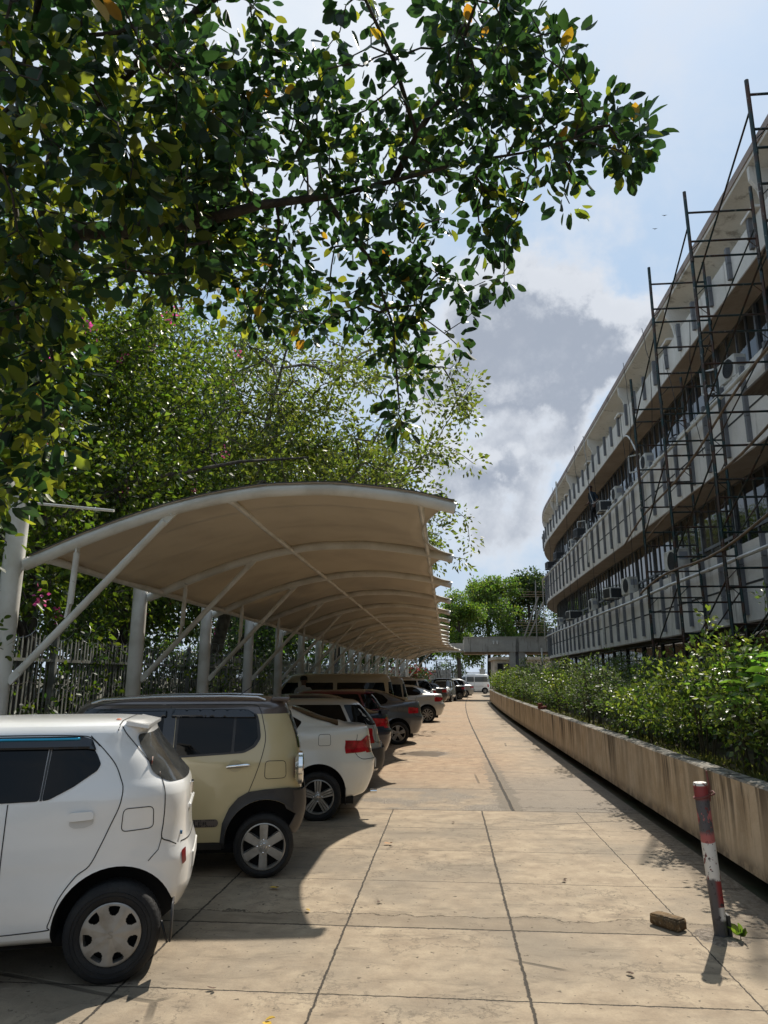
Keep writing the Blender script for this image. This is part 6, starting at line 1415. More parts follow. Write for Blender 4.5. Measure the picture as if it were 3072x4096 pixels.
    if cap:
        c = MB(); c.prism([(.06, -.07), (.16, -.045), (.18, 0), (.16, .045), (.06, .07)], 0, .008, Matrix.Translation(h+Vector((0, 0, .03))) @ fwd.to_track_quat('X', 'Z').to_matrix().to_4x4()); c.build('peak', MATS['cap_cloth'], hr)
    return e
# worker stepping along the upper ledge, looking down: local x = forward
JW = {'pel': (0, 0, .88), 'waist': (.02, 0, 1.03), 'chest': (.06, 0, 1.25), 'neckb': (.09, 0, 1.42), 'neck': (.11, 0, 1.48), 'head0': (.135, 0, 1.54), 'head1': (.15, 0, 1.61), 'head2': (.145, 0, 1.67), 'fwd': (1, 0, -.35),
      'shL': (.06, .18, 1.37), 'uaL': (.03, .23, 1.24), 'elL': (-.04, .27, 1.09), 'faL': (.04, .27, .98), 'wrL': (.13, .25, .88), 'palmL': (.17, .24, .82),
      'shR': (.06, -.18, 1.37), 'uaR': (.05, -.24, 1.23), 'elR': (0, -.28, 1.08), 'faR': (.09, -.26, .98), 'wrR': (.20, -.23, .91), 'palmR': (.26, -.21, .88),
      'hipL': (0, .09, .84), 'thL': (.12, .10, .64), 'knL': (.22, .10, .46), 'cfL': (.20, .10, .30), 'anL': (.20, .10, .09), 'heelL': (.17, .10, .045), 'toeL': (.36, .10, .03),
      'hipR': (0, -.09, .84), 'thR': (-.06, -.10, .64), 'knR': (-.10, -.10, .46), 'cfR': (-.17, -.10, .30), 'anR': (-.22, -.10, .09), 'heelR': (-.25, -.10, .045), 'toeR': (-.07, -.10, .03)}
wk = person((BX+.03, 29.9, 8.0), R(205), JW, 'worker on the ledge', (.010, .022, .038), (.006, .007, .009), (.01, .01, .01), cap=(.05, .025, .025), shoes=(.05, .045, .04), s=.94)
wk['label'] = 'worker in dark blue shirt and cap walking along the upper ledge of the facade'
c = MB(); pts = []
for q in range(25):
    f = q/24; pts.append((BX-.22-.30*math.sin(f*2.6), 29.55-2.3*f**2+1.0*math.sin(f*3)*(1-f)*.6, 11.9-3.1*f+.0))
pts += [(BX-.25, 29.5, 8.75), (BX-.2, 29.2, 8.62), (BX-.1, 28.6, 8.6)]
pts = [(BX-.15+.02*math.sin(q), 30.3-1.0*(q/20)**1.5-.15*math.sin(q*.35), 12.0-3.25*q/20) for q in range(21)]+[(BX-.20, 29.1, 8.66), (BX-.16, 28.7, 8.60), (BX-.1, 28.3, 8.62)]
c.tube(pts, .017, 6); tag(c.build('hose', mat('grey_hose', (.28, .27, .25), .5), smooth=50), 'pale grey hose dropping from the roof past the worker on the ledge', 'hose')
c = MB(); pts = [(BX-.14, 22.3+1.7*f, 8.75+.55*math.sin(f*3.1)+.9*f*f) for f in np.linspace(0, 1, 14)]
c.tube(pts, .028, 7); tag(c.build('hose', mat('white_duct', (.55, .54, .5), .5), smooth=50), 'bent white hose rising from the split unit beside the scaffold on the upper floor', 'hose')
JS = dict(JW); JS.update({'chest': (.0, 0, 1.25), 'waist': (0, 0, 1.03), 'neckb': (.0, 0, 1.42), 'neck': (.01, 0, 1.48), 'head0': (.02, 0, 1.54), 'head1': (.03, 0, 1.61), 'head2': (.03, 0, 1.67), 'fwd': (1, 0, 0),
   'shL': (0, .18, 1.37), 'uaL': (0, .23, 1.22), 'elL': (0, .25, 1.07), 'faL': (.05, .25, .95), 'wrL': (.08, .24, .84), 'palmL': (.09, .235, .77), 'shR': (0, -.18, 1.37), 'uaR': (0, -.23, 1.22), 'elR': (0, -.25, 1.07), 'faR': (.05, -.25, .95), 'wrR': (.08, -.24, .84), 'palmR': (.09, -.235, .77),
   'thL': (.0, .10, .64), 'knL': (.01, .10, .46), 'cfL': (-.01, .10, .30), 'anL': (0, .10, .09), 'heelL': (-.03, .10, .045), 'toeL': (.14, .11, .03), 'thR': (0, -.10, .64), 'knR': (.01, -.10, .46), 'cfR': (-.01, -.10, .30), 'anR': (0, -.10, .09), 'heelR': (-.03, -.10, .045), 'toeR': (.14, -.11, .03)})
person((-4.05, 20.4, 0), R(100), JS, 'person in pale shirt standing by the windscreen of the beige high roofed van', (.40, .42, .44), (.03, .03, .035), (.008, .007, .006))

# ------------------------------------------------------------------ vegetation
def leafmat(name, col, tcol, trans=.4, rough=.38, island=.35, spec=.5):
    return mat(name, col, rough, island=island, trans=trans, tcol=tcol, spec=spec)
M_BARK = mat('grey_bark', (.065, .054, .042), .9, col2=(.030, .025, .020), sc=6, bump=.9, bsc=30, stretch=(1, 1, .3))
M_BARK2 = mat('pale_bark', (.16, .14, .11), .9, col2=(.07, .06, .048), sc=5, bump=.8, bsc=25)
M_TWIG = mat('green_brown_twig', (.06, .05, .025), .8)
L_FIC = leafmat('ficus_leaf', (.022, .048, .024), (2.5, 2.9, 1.2), .34, .42, .5, .32)
L_FIC2 = leafmat('ficus_leaf_lit', (.115, .150, .028), (2.7, 2.5, 1.0), .52, .32, .45)  # yellow-green leaves, brightened to paint them as sunlit
L_YEL = leafmat('ficus_leaf_yellow', (.38, .25, .03), (1.8, 1.5, .8), .45, .4, .3)
L_BOU = leafmat('vine_leaf', (.048, .084, .016), (2.9, 2.7, .9), .48, .42, .55)
L_TREE = leafmat('tree_leaf', (.070, .092, .028), (2.6, 2.6, 1.0), .50, .5, .55)
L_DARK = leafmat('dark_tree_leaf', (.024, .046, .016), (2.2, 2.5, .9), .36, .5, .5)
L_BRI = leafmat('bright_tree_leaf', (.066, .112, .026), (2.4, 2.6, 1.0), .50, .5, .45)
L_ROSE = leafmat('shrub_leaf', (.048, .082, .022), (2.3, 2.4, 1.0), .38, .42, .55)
L_ROSEY = leafmat('shrub_leaf_light', (.15, .205, .038), (1.9, 1.9, 1.0), .45, .40, .4)  # pale new growth, brightened to paint leaves in sun as well
L_DUSTY = leafmat('dusty_shrub_leaf', (.10, .125, .075), (1.6, 1.7, 1.0), .35, .6, .4)
L_BIG = leafmat('broad_leaf', (.10, .20, .04), (2.0, 2.0, .9), .50, .32, .3)
L_RED = leafmat('red_bract', (.20, .02, .03), (1.6, 1.2, 1.2), .4, .6, .4)
M_PINK = leafmat('pink_bract', (.62, .10, .30), (1.3, 1.0, 1.1), .4, .6, .3)
def skeleton(limbs, pts, r_tip=.006, jit=.12, seed=1, rmax=.09):
    """joins every attractor to the nearest wood already grown; returns tube paths with radii"""
    g = random.Random(seed)
    nodes = []; par = []; fixed = []
    for l in limbs:
        prev = -1
        for i, p in enumerate(l):
            nodes.append(Vector(p)); par.append(prev); fixed.append(True); prev = len(nodes)-1
            if i+1 < len(l):
                for q in (1, 2, 3):
                    nodes.append(Vector(p).lerp(Vector(l[i+1]), q/4)); par.append(prev); fixed.append(True); prev = len(nodes)-1
    nf = len(nodes); A = np.array([tuple(n_) for n_ in nodes])
    P = np.array(pts, float)
    d = np.array([np.min(np.linalg.norm(A-p, axis=1)) for p in P]); order = np.argsort(d)
    depth = [0]*nf; cnt = [0]*nf
    arr = [tuple(n_) for n_ in nodes]; ends = []
    for o_ in order:
        p = P[o_]; B = np.array(arr); dd = np.linalg.norm(B-p, axis=1) + np.array(depth)*.06
        k = int(np.argmin(dd)); a = Vector(arr[k]); b = Vector(p)
        L_ = (b-a).length
        mid = a.lerp(b, .55)+Vector((g.uniform(-1, 1), g.uniform(-1, 1), g.uniform(-.3, 1)))*jit*L_
        arr.append(tuple(mid)); par.append(k); depth.append(depth[k]+1); cnt.append(0); m_ = len(arr)-1
        arr.append(tuple(b)); par.append(m_); depth.append(depth[k]+1); cnt.append(0); ends.append(len(arr)-1)
    w_ = [0]*len(arr)
    for e_ in ends:
        k = e_
        while k != -1: w_[k] += 1; k = par[k]
    c = MB()
    for i in range(nf, len(arr)):
        k = par[i]; r1 = min(rmax, r_tip*(w_[i]**.42)); r0 = min(rmax, r_tip*(max(w_[i], 1)**.42)*1.15)
        c.tube([arr[k], arr[i]], [r0, r1], 5, False)
    dirs = [(Vector(arr[e_])-Vector(arr[par[e_]])).normalized() for e_ in ends]
    return c, [P[o_] for o_ in order], dirs
def clusters(P, D, n_, rad, size, seed, spread=1.0, var=.3):
    g = np.random.default_rng(seed); P = np.asarray(P, float); D = np.asarray([tuple(d) for d in D], float)
    N = len(P); k = n_
    off = g.normal(size=(N, k, 3)); off /= np.linalg.norm(off, axis=2, keepdims=True)+1e-9
    rr = rad*g.random((N, k, 1))**.5
    C_ = P[:, None, :] + off*rr*.9; 
    dr = off*spread + D[:, None, :]*.5 + g.normal(size=(N, k, 3))*.35
    S = size*(1-var+2*var*g.random((N, k)))
    return C_.reshape(-1, 3), dr.reshape(-1, 3), S.ravel()
def tree(name, label, cat, base, trunk, limbs, pts, ncl, rad, size, mats, fr=(1.0,), shape='fold', group=None, bark=None, r_tip=.01, rmax=.12, seed=1, tr=(.25, .15), lr=.08, wood=True, up=.3, width=.5, droop=.1, solid_name='crown'):
    e = tag(empty(name, base), label, cat, group)
    bv = Vector(base); c = MB()
    if trunk: c.tube(trunk, list(np.linspace(tr[0], tr[1], len(trunk))), 12)
    for l in limbs: c.tube(l, list(np.linspace(lr, lr*.35, len(l))), 8)
    if trunk or limbs:
        c.v = [tuple(Vector(p)-bv) for p in c.v]; c.build('trunk', bark or M_BARK, e, 60)
    sk, P, D = skeleton(([trunk] if trunk else [])+limbs or [[base, (base[0], base[1], base[2]+.3)]], pts, r_tip, seed=seed, rmax=rmax)
    if wood:
        sk.v = [tuple(Vector(p)-bv) for p in sk.v]; sk.build('branches', bark or M_BARK, e)
    P = np.array(P); g = np.random.default_rng(seed); pick = g.random(len(P)); lo = 0
    C_, dr, S = clusters(P, D, ncl, rad, size, seed)
    sel = g.random(len(C_)); 
    names = [solid_name, 'second_tone_leaves', 'yellow_leaves']
    for i, (m, f) in enumerate(zip(mats, fr)):
        k = (sel >= lo) & (sel < lo+f); lo += f
        if k.sum() == 0: continue
        me = leaf_mesh(names[i], C_[k]-np.array(base), dr[k], S[k], shape, up, width, seed+i, droop)
        link_mesh(names[i], me, m, e)
    return e
def blobpts(blobs, n_, seed, shell=.55):
    g = np.random.default_rng(seed); out = []; v = np.array([b[3]*b[4]*b[5] for b in blobs])**.66; cn = np.random.default_rng(seed+1).multinomial(n_, v/v.sum())
    for b, k in zip(blobs, cn):
        d = g.normal(size=(k, 3)); d /= np.linalg.norm(d, axis=1, keepdims=True); r_ = (shell+(1-shell)*g.random((k, 1)))*(.85+.3*g.random((k, 1)))
        out.append(np.array(b[:3])+d*r_*np.array(b[3:6]))
    return np.concatenate(out)
# the overhanging rubber-leaved fig
FB = (-7.6, 8.2, 0)
ficus_trunk = [(-7.6, 8.2, 0), (-7.5, 8.1, 1.6), (-7.2, 7.9, 3.2), (-6.6, 7.7, 4.6), tuple(LIMBS[0][0])]
def fig(nm, lab, pts, limbs, ncl, seed, mats, fr, size, tr_=None, rad=.17):
    return tree(nm, lab, 'tree', FB, tr_, limbs, pts, ncl, rad, size, mats, fr, 'leaf', bark=M_BARK, r_tip=.0045, rmax=.05, seed=seed, tr=(.30, .16), lr=.085, up=.25, width=.50, droop=.25)
allp = FIC_R + FIC_L + FIC_E
e = tag(empty('fig_tree', FB), 'large glossy leaved fig tree whose limb reaches out over the carport and drive', 'tree')
c = MB(); bv0 = Vector(FB)
c.tube(ficus_trunk, [.32, .28, .25, .2, .15], 12)
for l, r0, r1 in zip(LIMBS, (.105, .035, .07, .03, .06, .03), (.008, .010, .03, .008, .02, .010)): c.tube(l, [r1+(r0-r1)*(1-q/(len(l)-1))**1.9 for q in range(len(l))], 9)
c.v = [tuple(Vector(p)-bv0) for p in c.v]; c.build('trunk', M_BARK, e, 60)
sk, P, D = skeleton([ficus_trunk]+LIMBS, allp, .0042, jit=.16, seed=4, rmax=.04)
sk.v = [tuple(Vector(p)-bv0) for p in sk.v]; sk.build('branches', M_BARK, e)
P = np.array(P); D2 = np.array([tuple(d) for d in D])
isL = (P[:, 0] < -1.9)
for sub, ncl, seed, rad, sz_, fr in ((~isL, 16, 21, .15, .108, (.90, .09, .010)), (isL, 25, 22, .30, .120, (.56, .43, .010))):  # left clusters take more of the leaves painted as lit
    C_, dr, S = clusters(P[sub], D2[sub], ncl, rad, sz_, seed)
    sel = np.random.default_rng(seed).random(len(C_)); lo = 0
    for i, (m, f) in enumerate(zip((L_FIC, L_FIC2, L_YEL), fr)):
        k = (sel >= lo) & (sel < lo+f); lo += f
        link_mesh(['crown', 'second_tone_leaves', 'yellow_leaves'][i], leaf_mesh('crown', C_[k]-np.array(FB), dr[k], S[k]*1.06, 'leaf', .22, .62, seed+i, .12), m, e)
# bougainvillea curtain over the fence
bl = [(-7.1, 9.5, 4.6, 1.5, 2.2, 3.2), (-7.0, 12.5, 5.8, 1.7, 2.6, 3.6), (-7.6, 15.5, 6.0, 2.0, 2.6, 4.2), (-8.2, 10.5, 7.8, 2.2, 3.0, 2.6), (-7.2, 18.5, 5.2, 1.5, 2.2, 3.2), (-8.5, 14.0, 9.5, 2.4, 3.2, 2.2), (-7.2, 6.8, 3.6, 1.2, 1.5, 3.0), (-9, 8, 6, 1.5, 3, 4), (-7.4, 17.5, 9.6, 2.2, 2.6, 2.6), (-6.6, 14.5, 8.6, 1.6, 2.4, 2.0)]
bp3 = blobpts(bl, 1380, 31, .45)
vt = tree('bougainvillea', 'tall bright green bougainvillea with pink flowers climbing behind the near end of the fence', 'climber', (-7.4, 12.2, 0), [(-7.4, 12.2, 0), (-7.3, 12.0, 2.2), (-7.6, 12.6, 4.5), (-7.8, 13, 7)], [[(-7.3, 12.0, 2.2), (-7.0, 10, 4.0), (-7.4, 8.5, 6.0)], [(-7.6, 12.6, 4.5), (-7.4, 15.5, 6.2), (-7.3, 18, 6.0)], [(-7.6, 12.6, 4.5), (-6.6, 14.2, 5.8), (-5.0, 16.5, 6.9), (-3.7, 18.5, 7.6)]], bp3, 44, .42, .125, (L_BOU, L_ROSEY), (.88, .12), 'fold', r_tip=.006, seed=32, tr=(.16, .08), lr=.07, up=.35, width=.62, droop=.2)
gp = np.random.default_rng(77)
near = bp3[(bp3[:, 0] > -7.2)]
for q in range(26):
    p = near[gp.integers(len(near))]+np.array([.35, -.25, 0])
    n_ = 14; C_ = p+gp.normal(size=(n_, 3))*.075; me = leaf_mesh('flower_cluster', C_-np.array((-7.4, 12.2, 0)), gp.normal(size=(n_, 3)), np.full(n_, .065), 'fold', .2, .8, q)
    link_mesh('flower_cluster', me, M_PINK, vt)
# hanging sprays over the first post
sp_ = [(-5.0, 7.6, 3.2), (-5.1, 7.5, 2.9), (-5.15, 7.5, 2.6), (-5.0, 7.5, 2.3), (-5.3, 7.6, 3.6), (-5.2, 7.4, 3.4), (-5.3, 7.5, 1.9), (-4.95, 7.7, 2.0)]
tree('hanging_vine', 'leafy vine spray hanging beside the first carport post', 'climber', (-6.3, 7.6, 0), [(-6.3, 7.6, 0), (-6.25, 7.6, 2.4), (-5.7, 7.5, 3.7)], [], sp_, 9, .17, .095, (L_BOU,), (1,), 'leaf', r_tip=.004, seed=35, tr=(.04, .012), up=.3, width=.6)
# trees beyond the fence
def bgtree(x, y, h, rx, label, m, n_=260, ncl=34, size=.16, seed=1, name='broadleaf_tree', lean=0.0, cr=.62, rad=.55, lift=.35, bark=None, tr=(.26, .15), nb=9):
    g = random.Random(seed); bl = []
    for q in range(nb):
        a = q*2.4+g.uniform(-.5, .5); f = g.uniform(.15, .75); zc = h*(lift+.12)+h*(1-lift-.2)*g.random()
        rr = rx*(.38+.2*g.random())*(1.0-.35*max(0, (zc/h-.7)/.3)); bl.append((x+lean*zc/h+math.cos(a)*rx*f, y+math.sin(a)*rx*f, zc, rr, rr, rr*.75))
    bl.append((x+lean, y, h*.86, rx*.5, rx*.5, h*.14))
    pts = blobpts(bl, n_, seed, .5)
    tk = [(x, y, 0), (x+g.uniform(-.1, .1), y, h*.18), (x+lean*.3+g.uniform(-.2, .2), y, h*.36), (x+lean*.6, y+g.uniform(-.2, .2), h*.6), (x+lean, y, h*.8)]
    lb_ = []
    for b in bl[:7]: 
        s0 = Vector(tk[2]).lerp(Vector(tk[3]), g.random()); lb_.append([tuple(s0), tuple(s0.lerp(Vector(b[:3]), .5)+Vector((0, 0, .03*h))), b[:3]])
    return tree(name, label, 'tree', (x, y, 0), tk, lb_, pts, ncl, rad, size, m if isinstance(m, tuple) else (m,), (.8, .2) if isinstance(m, tuple) else (1,), 'fold', group='trees beyond the fence', bark=bark or M_BARK, r_tip=.011, seed=seed, tr=tr, lr=.10, up=.3, width=.55)
bgtree(-8.0, 24.5, 14.6, 7.6, 'spreading yellow green tree with forked trunk rising behind the carport', (L_TREE, L_ROSEY), 950, 44, .18, 41, lean=2.2, rad=.60, lift=.34, bark=M_BARK2, nb=14)
bgtree(-9.4, 20.0, 8.5, 3.6, 'dark trunked tree just behind the fence, left of the spreading tree', L_DARK, 300, 40, .18, 42, lift=.42, tr=(.34, .24))
bgtree(-10.0, 33.0, 13.0, 6.6, 'second spreading olive green tree further along the carport', (L_TREE, L_DARK), 460, 42, .22, 43, lean=4.0, rad=.7)
bgtree(-7.2, 45.0, 11.5, 5.2, 'mid green tree above the far half of the carport', (L_TREE, L_BRI), 380, 42, .24, 44, lean=3.0, rad=.7)
bgtree(-12.5, 11.5, 11.0, 5.4, 'dark dense tree filling the left edge beyond the fence', (L_DARK, L_BOU), 480, 44, .20, 45, rad=.7)
bgtree(-16.0, 22.0, 10.5, 5.2, 'bright sunlit tree in the gap under the first carport bays', (L_BRI, L_ROSEY), 375, 40, 0.26, 46, lift=.15, rad=.7)  # bright leaf colours paint this tree as sunlit
bgtree(-15.0, 34.0, 11.5, 5.5, 'tree in deep shade beyond the middle of the fence', (L_DARK, L_BRI), 325, 38, 0.30, 47, lift=.15, rad=.7)
bgtree(-13.0, 50.0, 12.0, 5.5, 'tree beyond the far third of the fence', (L_DARK, L_BRI), 300, 38, 0.32, 48, lift=.12, rad=.8)
bgtree(-7.5, 66.0, 10.0, 5.0, 'small dark tree behind the far end of the carport', (L_DARK,L_BRI), 275, 36, 0.32, 49, lift=.12, rad=.8)
bgtree(-20.0, 16.0, 9.0, 5.0, 'distant tree seen through the leaves near the first carport post', (L_DARK, L_BOU), 275, 36, 0.32, 60, lift=.1, rad=.8)
bgtree(1.4, 80.0, 11.5, 2.6, 'light yellow green feathery tree just left of the link bridge', (L_BRI, L_ROSEY), 300, 40, 0.27, 50, lift=.25, rad=.6)
bgtree(5.2, 92.0, 14.0, 4.6, 'round mid green tree above the middle of the link bridge', (L_BRI, L_TREE), 375, 40, 0.35, 51, lift=.2, rad=.8)
bgtree(11.0, 96.0, 15.5, 5.0, 'tall dark green tree beside the rounded end of the office building', (L_DARK, L_TREE), 400, 40, 0.36, 52, lift=.2, rad=.8)
bgtree(-3.2, 90.0, 12.5, 4.2, 'dark green tree rising over the far end of the carport', (L_DARK, L_TREE), 325, 38, 0.35, 53, lift=.2, rad=.8)
bgtree(-9.5, -3.0, 10.0, 4.6, 'dark tree outside the fence behind the viewpoint', (L_DARK, L_TREE), 220, 36, .30, 61, lift=.12, rad=.8)
bgtree(-24, 48, 12, 6, 'added dense tree far beyond the middle of the fence', (L_DARK, L_TREE), 180, 36, .42, 63, lift=.08, rad=1.1)  # added with the next three to darken reflections in the facade glass
bgtree(-22, 72, 13, 7, 'added dense tree far beyond the far end of the fence', (L_DARK, L_TREE), 180, 36, .42, 64, lift=.08, rad=1.1)
bgtree(-12, 98, 14, 7, 'added dense tree far behind the boarded wall', (L_DARK, L_TREE), 180, 36, .42, 65, lift=.08, rad=1.1)
bgtree(-30, 100, 14, 8, 'furthest added dense tree away to the left', (L_DARK, L_TREE), 180, 36, .42, 66, lift=.08, rad=1.1)
bgtree(20, 112, 14, 7, 'dense tree behind the far end of the office building', (L_DARK, L_TREE), 180, 36, .42, 67, lift=.08, rad=1.1)
bgtree(-24, 30, 11, 6, 'dense tree behind the bright sunlit tree beyond the fence', (L_DARK, L_TREE), 180, 36, .42, 68, lift=.08, rad=1.1)
bgtree(-6, -27, 6.0, 5.5, 'added low dense tree, unseen straight behind the viewpoint', (L_DARK, L_BOU), 170, 34, .45, 70, lift=.04, rad=1.0)  # three unseen low trees added to darken reflections in the car glass
bgtree(5, -30, 6.0, 5.5, 'added low dense tree, unseen behind the viewpoint to the right', (L_DARK, L_BOU), 170, 34, .45, 71, lift=.04, rad=1.0)
bgtree(-16, -24, 6.5, 5.5, 'added low dense tree, unseen behind the viewpoint to the left', (L_DARK, L_BOU), 170, 34, .45, 72, lift=.04, rad=1.0)
# creeper and low shrubs at the far end
def shrub(name, label, cat, x, y, z, h, r_, m, fr, n_, ncl, size, seed, group=None, rad=.10, shape='fold', top=.0, width=.55, up=.4):
    g = np.random.default_rng(seed)
    a = g.random(n_)*2*math.pi; q = g.random(n_)**.55; hh = g.random(n_)**.7
    px = x+np.cos(a)*q*r_*(.55+.45*hh); py = y+np.sin(a)*q*r_*(.55+.45*hh); pz = z+h*(.12+.80*hh*(1-.25*q)+top*np.abs(g.normal(size=n_))*1.6)
    pts = np.stack([px, py, pz], 1)
    st = [[(x+.08*math.cos(t), y+.08*math.sin(t), z), (x+r_*.35*math.cos(t), y+r_*.35*math.sin(t), z+h*.5), (x+r_*.5*math.cos(t), y+r_*.5*math.sin(t), z+h*.85)] for t in g.random(5)*6.28]
    e = tag(empty(name, (x, y, z)), label, cat, group); bv = np.array((x, y, z))
    c = MB()
    for l in st: c.tube(l, [.012*h, .009*h, .004], 5)
    sk, P, D = skeleton(st, pts, .0024, seed=seed, rmax=.01)
    k0 = len(c.v); c.v += sk.v; c.f += [tuple(i+k0 for i in f) for f in sk.f]; c.mi += sk.mi
    c.v = [tuple(np.array(p)-bv) for p in c.v]; c.build('stems', M_TWIG, e)
    C_, dr, S = clusters(P, D, ncl, rad, size, seed); sel = g.random(len(C_))
    # light leaves on top: new growth plus painted sun highlights; dark gaps low
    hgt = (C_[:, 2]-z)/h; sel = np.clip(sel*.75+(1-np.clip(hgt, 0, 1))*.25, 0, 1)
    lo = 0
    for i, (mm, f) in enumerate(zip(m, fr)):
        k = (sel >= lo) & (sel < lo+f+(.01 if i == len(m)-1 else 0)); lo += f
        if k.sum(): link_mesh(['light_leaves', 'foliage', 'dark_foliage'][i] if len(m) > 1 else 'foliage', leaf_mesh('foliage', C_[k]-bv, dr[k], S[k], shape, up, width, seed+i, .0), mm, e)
    return e
where = ['nearest the viewer', 'beside the leaning bollard', 'just past the broad leaved plant', 'a few steps beyond the bollard', 'before the first scaffold legs', 'below the first scaffold legs', 'near the second scaffold legs', 'below the large fan unit']
cnt_ = {'front': 0, 'back': 0, 'rear': 0}
def ordn(k): return str(k)+('th' if 10 < k % 100 < 14 else {1: 'st', 2: 'nd', 3: 'rd'}.get(k % 10, 'th'))
gs = random.Random(9); y = 4.2; i = 0
while y < 50:
    near_ = y < 13
    for (xc, row) in ((3.00, 'front'), (3.85, 'back'), (4.42, 'rear')):
        if row == 'rear' and y > 30: continue
        dusty = 12 < y < 34 and gs.random() < .6
        h = gs.choice([gs.uniform(.55, .9), gs.uniform(.85, 1.25)])+(.12 if y > 14 else 0)+(.12 if row != 'front' else 0)
        if row == 'front' and y < 6.2: h *= .85
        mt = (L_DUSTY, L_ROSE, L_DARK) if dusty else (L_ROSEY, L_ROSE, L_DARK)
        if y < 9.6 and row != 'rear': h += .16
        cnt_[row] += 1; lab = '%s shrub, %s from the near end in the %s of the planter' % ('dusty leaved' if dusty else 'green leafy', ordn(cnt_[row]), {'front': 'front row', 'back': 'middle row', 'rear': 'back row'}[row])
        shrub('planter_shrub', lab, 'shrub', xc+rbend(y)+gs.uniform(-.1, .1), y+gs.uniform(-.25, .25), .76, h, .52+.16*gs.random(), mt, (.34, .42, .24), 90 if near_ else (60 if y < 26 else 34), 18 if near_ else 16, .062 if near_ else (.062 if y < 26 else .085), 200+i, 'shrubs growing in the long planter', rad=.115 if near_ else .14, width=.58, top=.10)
        i += 1
    y += .95 if y < 14 else 1.15
# broad leaved plant
g_ = np.random.default_rng(12); C_ = []; D_ = []
for (x, y, z) in [(2.98, 7.5, 1.80), (2.80, 7.2, 1.66), (3.1, 7.1, 1.90), (2.85, 6.8, 1.76), (3.15, 6.7, 1.84), (2.95, 6.5, 1.70), (3.3, 7.6, 1.82), (2.78, 7.8, 1.62), (2.95, 7.0, 1.55), (3.3, 6.9, 1.98), (2.95, 8.3, 1.72), (2.85, 8.6, 1.62), (3.15, 8.5, 1.82), (3.2, 8.0, 1.92), (3.0, 7.7, 1.95), (2.75, 7.4, 1.5), (3.45, 8.2, 1.85)]:
    for q in range(8):
        a = q*2.4+g_.random(); C_.append((x, y, z-.02*q)); D_.append((math.cos(a), math.sin(a), .25-.06*q))
e = tag(empty('broad_leaf_plant', (3.2, 7.0, .76)), 'tall plant with large pale green leaves rising over the near shrubs', 'plant')
C_ = np.array(C_); link_mesh('foliage', leaf_mesh('foliage', C_-np.array((3.2, 7.0, .76)), np.array(D_), np.full(len(C_), .20)*(.7+.5*g_.random(len(C_))), 'leaf', .6, .48, 3, .05), L_BIG, e)
c = MB()
for (x, y, z) in [(2.98, 7.5, 1.80), (2.80, 7.2, 1.66), (3.1, 7.1, 1.90), (2.85, 6.8, 1.76), (3.15, 6.7, 1.84), (2.95, 6.5, 1.70), (3.3, 7.6, 1.82), (2.78, 7.8, 1.62), (2.95, 7.0, 1.55), (3.3, 6.9, 1.98), (2.95, 8.3, 1.72), (2.85, 8.6, 1.62), (3.15, 8.5, 1.82), (3.2, 8.0, 1.92), (3.0, 7.7, 1.95), (2.75, 7.4, 1.5), (3.45, 8.2, 1.85)]: c.tube([(0, 0, 0), ((x-3.2)*.5, (y-7)*.5, (z-.76)*.6), (x-3.2, y-7, z-.76)], [.014, .010, .005], 6)
c.build('stems', M_TWIG, e, 60)
# ground cover on the planter edge
gN = 5200; g = np.random.default_rng(50); yy = 3.5+46*g.random(gN)**1.8; xx = 2.66+.5*g.random(gN)**1.5+np.array([rbend(v) for v in yy]); zz3 = .74+.03*g.random(gN)
dd = np.stack([g.normal(size=gN)*.6-.3, g.normal(size=gN)*.6, np.abs(g.normal(size=gN))*.9+.3], 1)
tag(link_mesh('grass', leaf_mesh('grass', np.stack([xx, yy, zz3], 1), dd, .05+.09*g.random(gN), 'fold', .3, .16, 51), leafmat('dry_grass', (.15, .17, .05), (1.6, 1.6, 1), .3, .7, .5)), kind='stuff')
# undergrowth behind the fence
for q in range(22):
    y = 5.0+q*2.6; br_ = q in (2, 3, 6, 9, 13)  # bushes picked here get brighter leaves that paint sunlight on them
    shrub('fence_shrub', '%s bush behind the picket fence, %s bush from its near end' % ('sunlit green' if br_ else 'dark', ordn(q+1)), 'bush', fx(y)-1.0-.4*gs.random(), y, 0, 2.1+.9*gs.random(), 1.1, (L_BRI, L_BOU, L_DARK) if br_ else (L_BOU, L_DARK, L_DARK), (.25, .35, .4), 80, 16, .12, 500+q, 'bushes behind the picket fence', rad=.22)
for q in range(9):
    y = 6.0+q*2.2
    tree('fence_creeper', 'creeper strands growing through the pickets, patch %s' % ('nearest the first post', 'beside the first post', 'between the first two posts', 'at the second post', 'past the second post', 'at the third post', 'past the third post', 'near the fourth post', 'past the fourth post')[q], 'climber', (fx(y)+.12, y, 0), [(fx(y)+.12, y, 0), (fx(y)+.1, y+.2, .8), (fx(y)+.14, y-.1, 1.6), (fx(y)+.1, y+.1, 2.3)], [], [(fx(y)+.12+gs.uniform(-.1, .15), y+gs.uniform(-.9, .9), gs.uniform(.5, 2.5)) for k in range(26)], 11, .13, .075, (L_BOU, L_DARK), (.5, .5), 'leaf', group='creepers on the picket fence', r_tip=.003, seed=600+q, tr=(.012, .006), up=.3, width=.6)
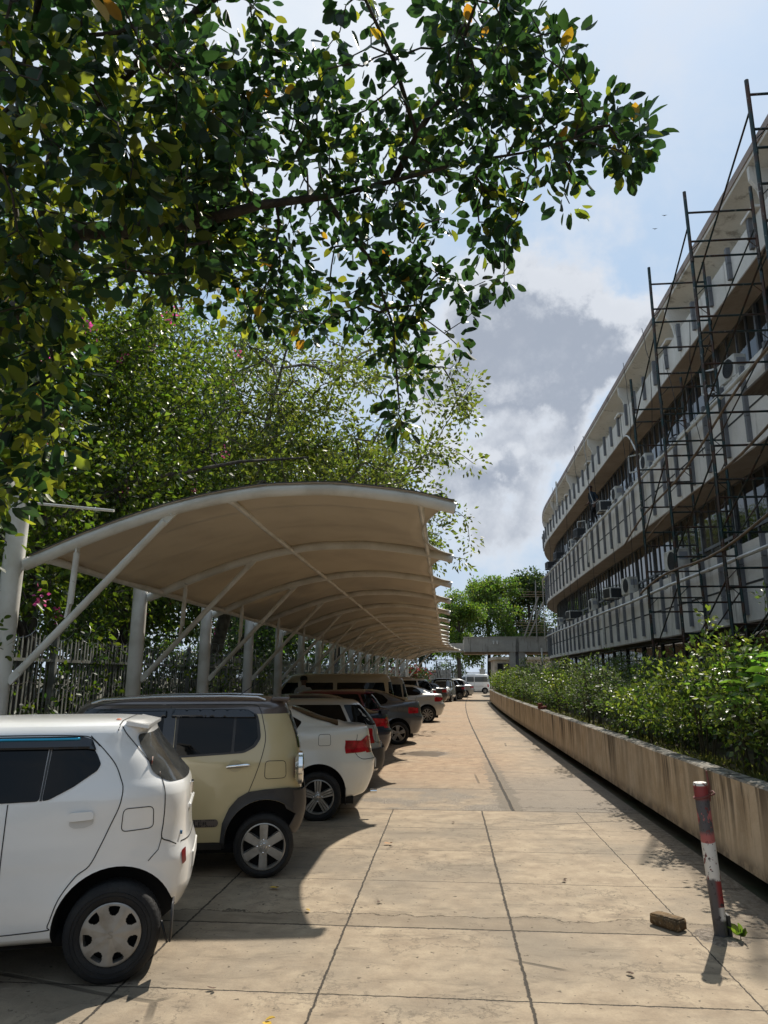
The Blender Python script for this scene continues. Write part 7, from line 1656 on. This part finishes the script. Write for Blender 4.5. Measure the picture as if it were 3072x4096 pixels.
for q, (x, y, h, r_, m, lab) in enumerate(((.2, 86, 4.2, 2.6, (L_BRI, L_BOU, L_DARK), 'sunlit bush behind the white railing'), (7.2, 84, 4.0, 1.9, (L_DARK, L_DARK, L_DARK), 'dark creeper bush against the annex left of its window'), (5.1, 64, 2.4, 1.0, (L_TREE, L_BOU, L_DARK), 'small tree like shrub at the end of the planter'), (-4.5, 72, 3.2, 2.2, (L_RED, L_RED, L_DARK), 'bush with dull red blossom behind the far pickets'), (-2.9, 64, 3.0, 1.7, (L_RED, L_DARK, L_DARK), 'red blossomed bush beside the steel trestle'), (6.8, 58.5, 2.2, 1.6, (L_DARK, L_DARK, L_BOU), 'dark bush under the link bridge, right of its columns'))):
    shrub('end_shrub', lab, 'bush', x, y, 0, h, r_, m, (.3, .4, .3), 110, 18, .20, 700+q, rad=.36)
# weed at the foot of the bollard and litter
e = tag(empty('weed', (1.90, 5.40, 0)), 'small green weed sprouting at the foot of the leaning bollard', 'weed')
C_ = np.array([(0, 0, .03)]*9); g = np.random.default_rng(5); D_ = np.stack([g.normal(size=9), g.normal(size=9), .8+g.random(9)*.6], 1)
link_mesh('foliage', leaf_mesh('foliage', C_, D_, .05+.05*g.random(9), 'leaf', .4, .6, 6), L_BRI, e)
c = MB(); c.tube([(0, 0, 0), (.005, 0, .07)], .003, 5); c.build('stem', M_TWIG, e)
litter = [(-.95, 3.99, 'yellow', .055, 'curled yellow leaf on the paving near the first car'), (-1.42, 6.28, 'yellow', .05, 'yellow leaf on the shaded paving below the beige car'), (-.62, 7.95, 'orange', .055, 'orange brown leaf on the paving joint in the sun'), (-1.05, 5.72, 'yellow', .035, 'small pale leaf on the shaded joint line'), (-.55, 6.0, 'brown', .03, 'small brown leaf right of the shadow edge'), (.95, 6.72, 'brown', .035, 'dark curled leaf in the middle of the sunlit paving'), (-.35, 3.95, 'brown', .04, 'dark brown leaf at the bottom of the paving'), (1.05, 4.75, 'brown', .035, 'thin brown leaf between the joints near the brick'), (-1.32, 4.35, 'brown', .035, 'small dark leaf left of the curled yellow leaf'), (.05, 9.1, 'brown', .03, 'tiny dark leaf by the broken joint')]
for (x, y, k, s_, lab) in litter:
    mm = {'yellow': mat('fallen_yellow', (.52, .33, .03), .6), 'orange': mat('fallen_orange', (.36, .17, .05), .7), 'brown': mat('fallen_brown', (.09, .05, .03), .8)}[k]
    a = gs.random()*6.28; me = leaf_mesh('fallen_leaf', np.array([(0, 0, .008), (0.004, 0, .012)]), np.array([(math.cos(a), math.sin(a), .12), (math.cos(a+1.3), math.sin(a+1.3), .35)]), np.array([s_, s_*.7])*1.35, 'leaf', .85, .62, int(x*100)+300)
    o = link_mesh('fallen_leaf', me, mm); o.location = (x, y, .004); tag(o, lab, 'leaf', 'fallen leaves on the paving')
for (x, y, s_, k) in ((-.9, .25, .03, 0), (-.65, .1, .02, 1), (-.4, -.1, .022, 2)): pass
# birds far off
for q, (d, lab) in enumerate(((Vector((.2755, .79, .549)), 'tiny dark bird high in the sky, the upper of two'), (Vector((.266, .80, .538)), 'tiny dark bird high in the sky, the lower of two'))):
    p = Vector((0, 0, 1.7))+d.normalized()*60; c = MB()
    c.add([(-.22, 0, .05), (0, .05, 0), (0, -.05, 0), (.22, 0, .05), (0, 0, -.04), (0, .16, -.01), (0, -.12, .0)], [(0, 1, 4, 2), (3, 2, 4, 1), (1, 5, 4), (2, 4, 6), (0, 2, 1), (3, 1, 2)])
    o = c.build('bird', MATS['black_cable']); o.location = p; tag(o, lab, 'bird', 'birds in the sky')
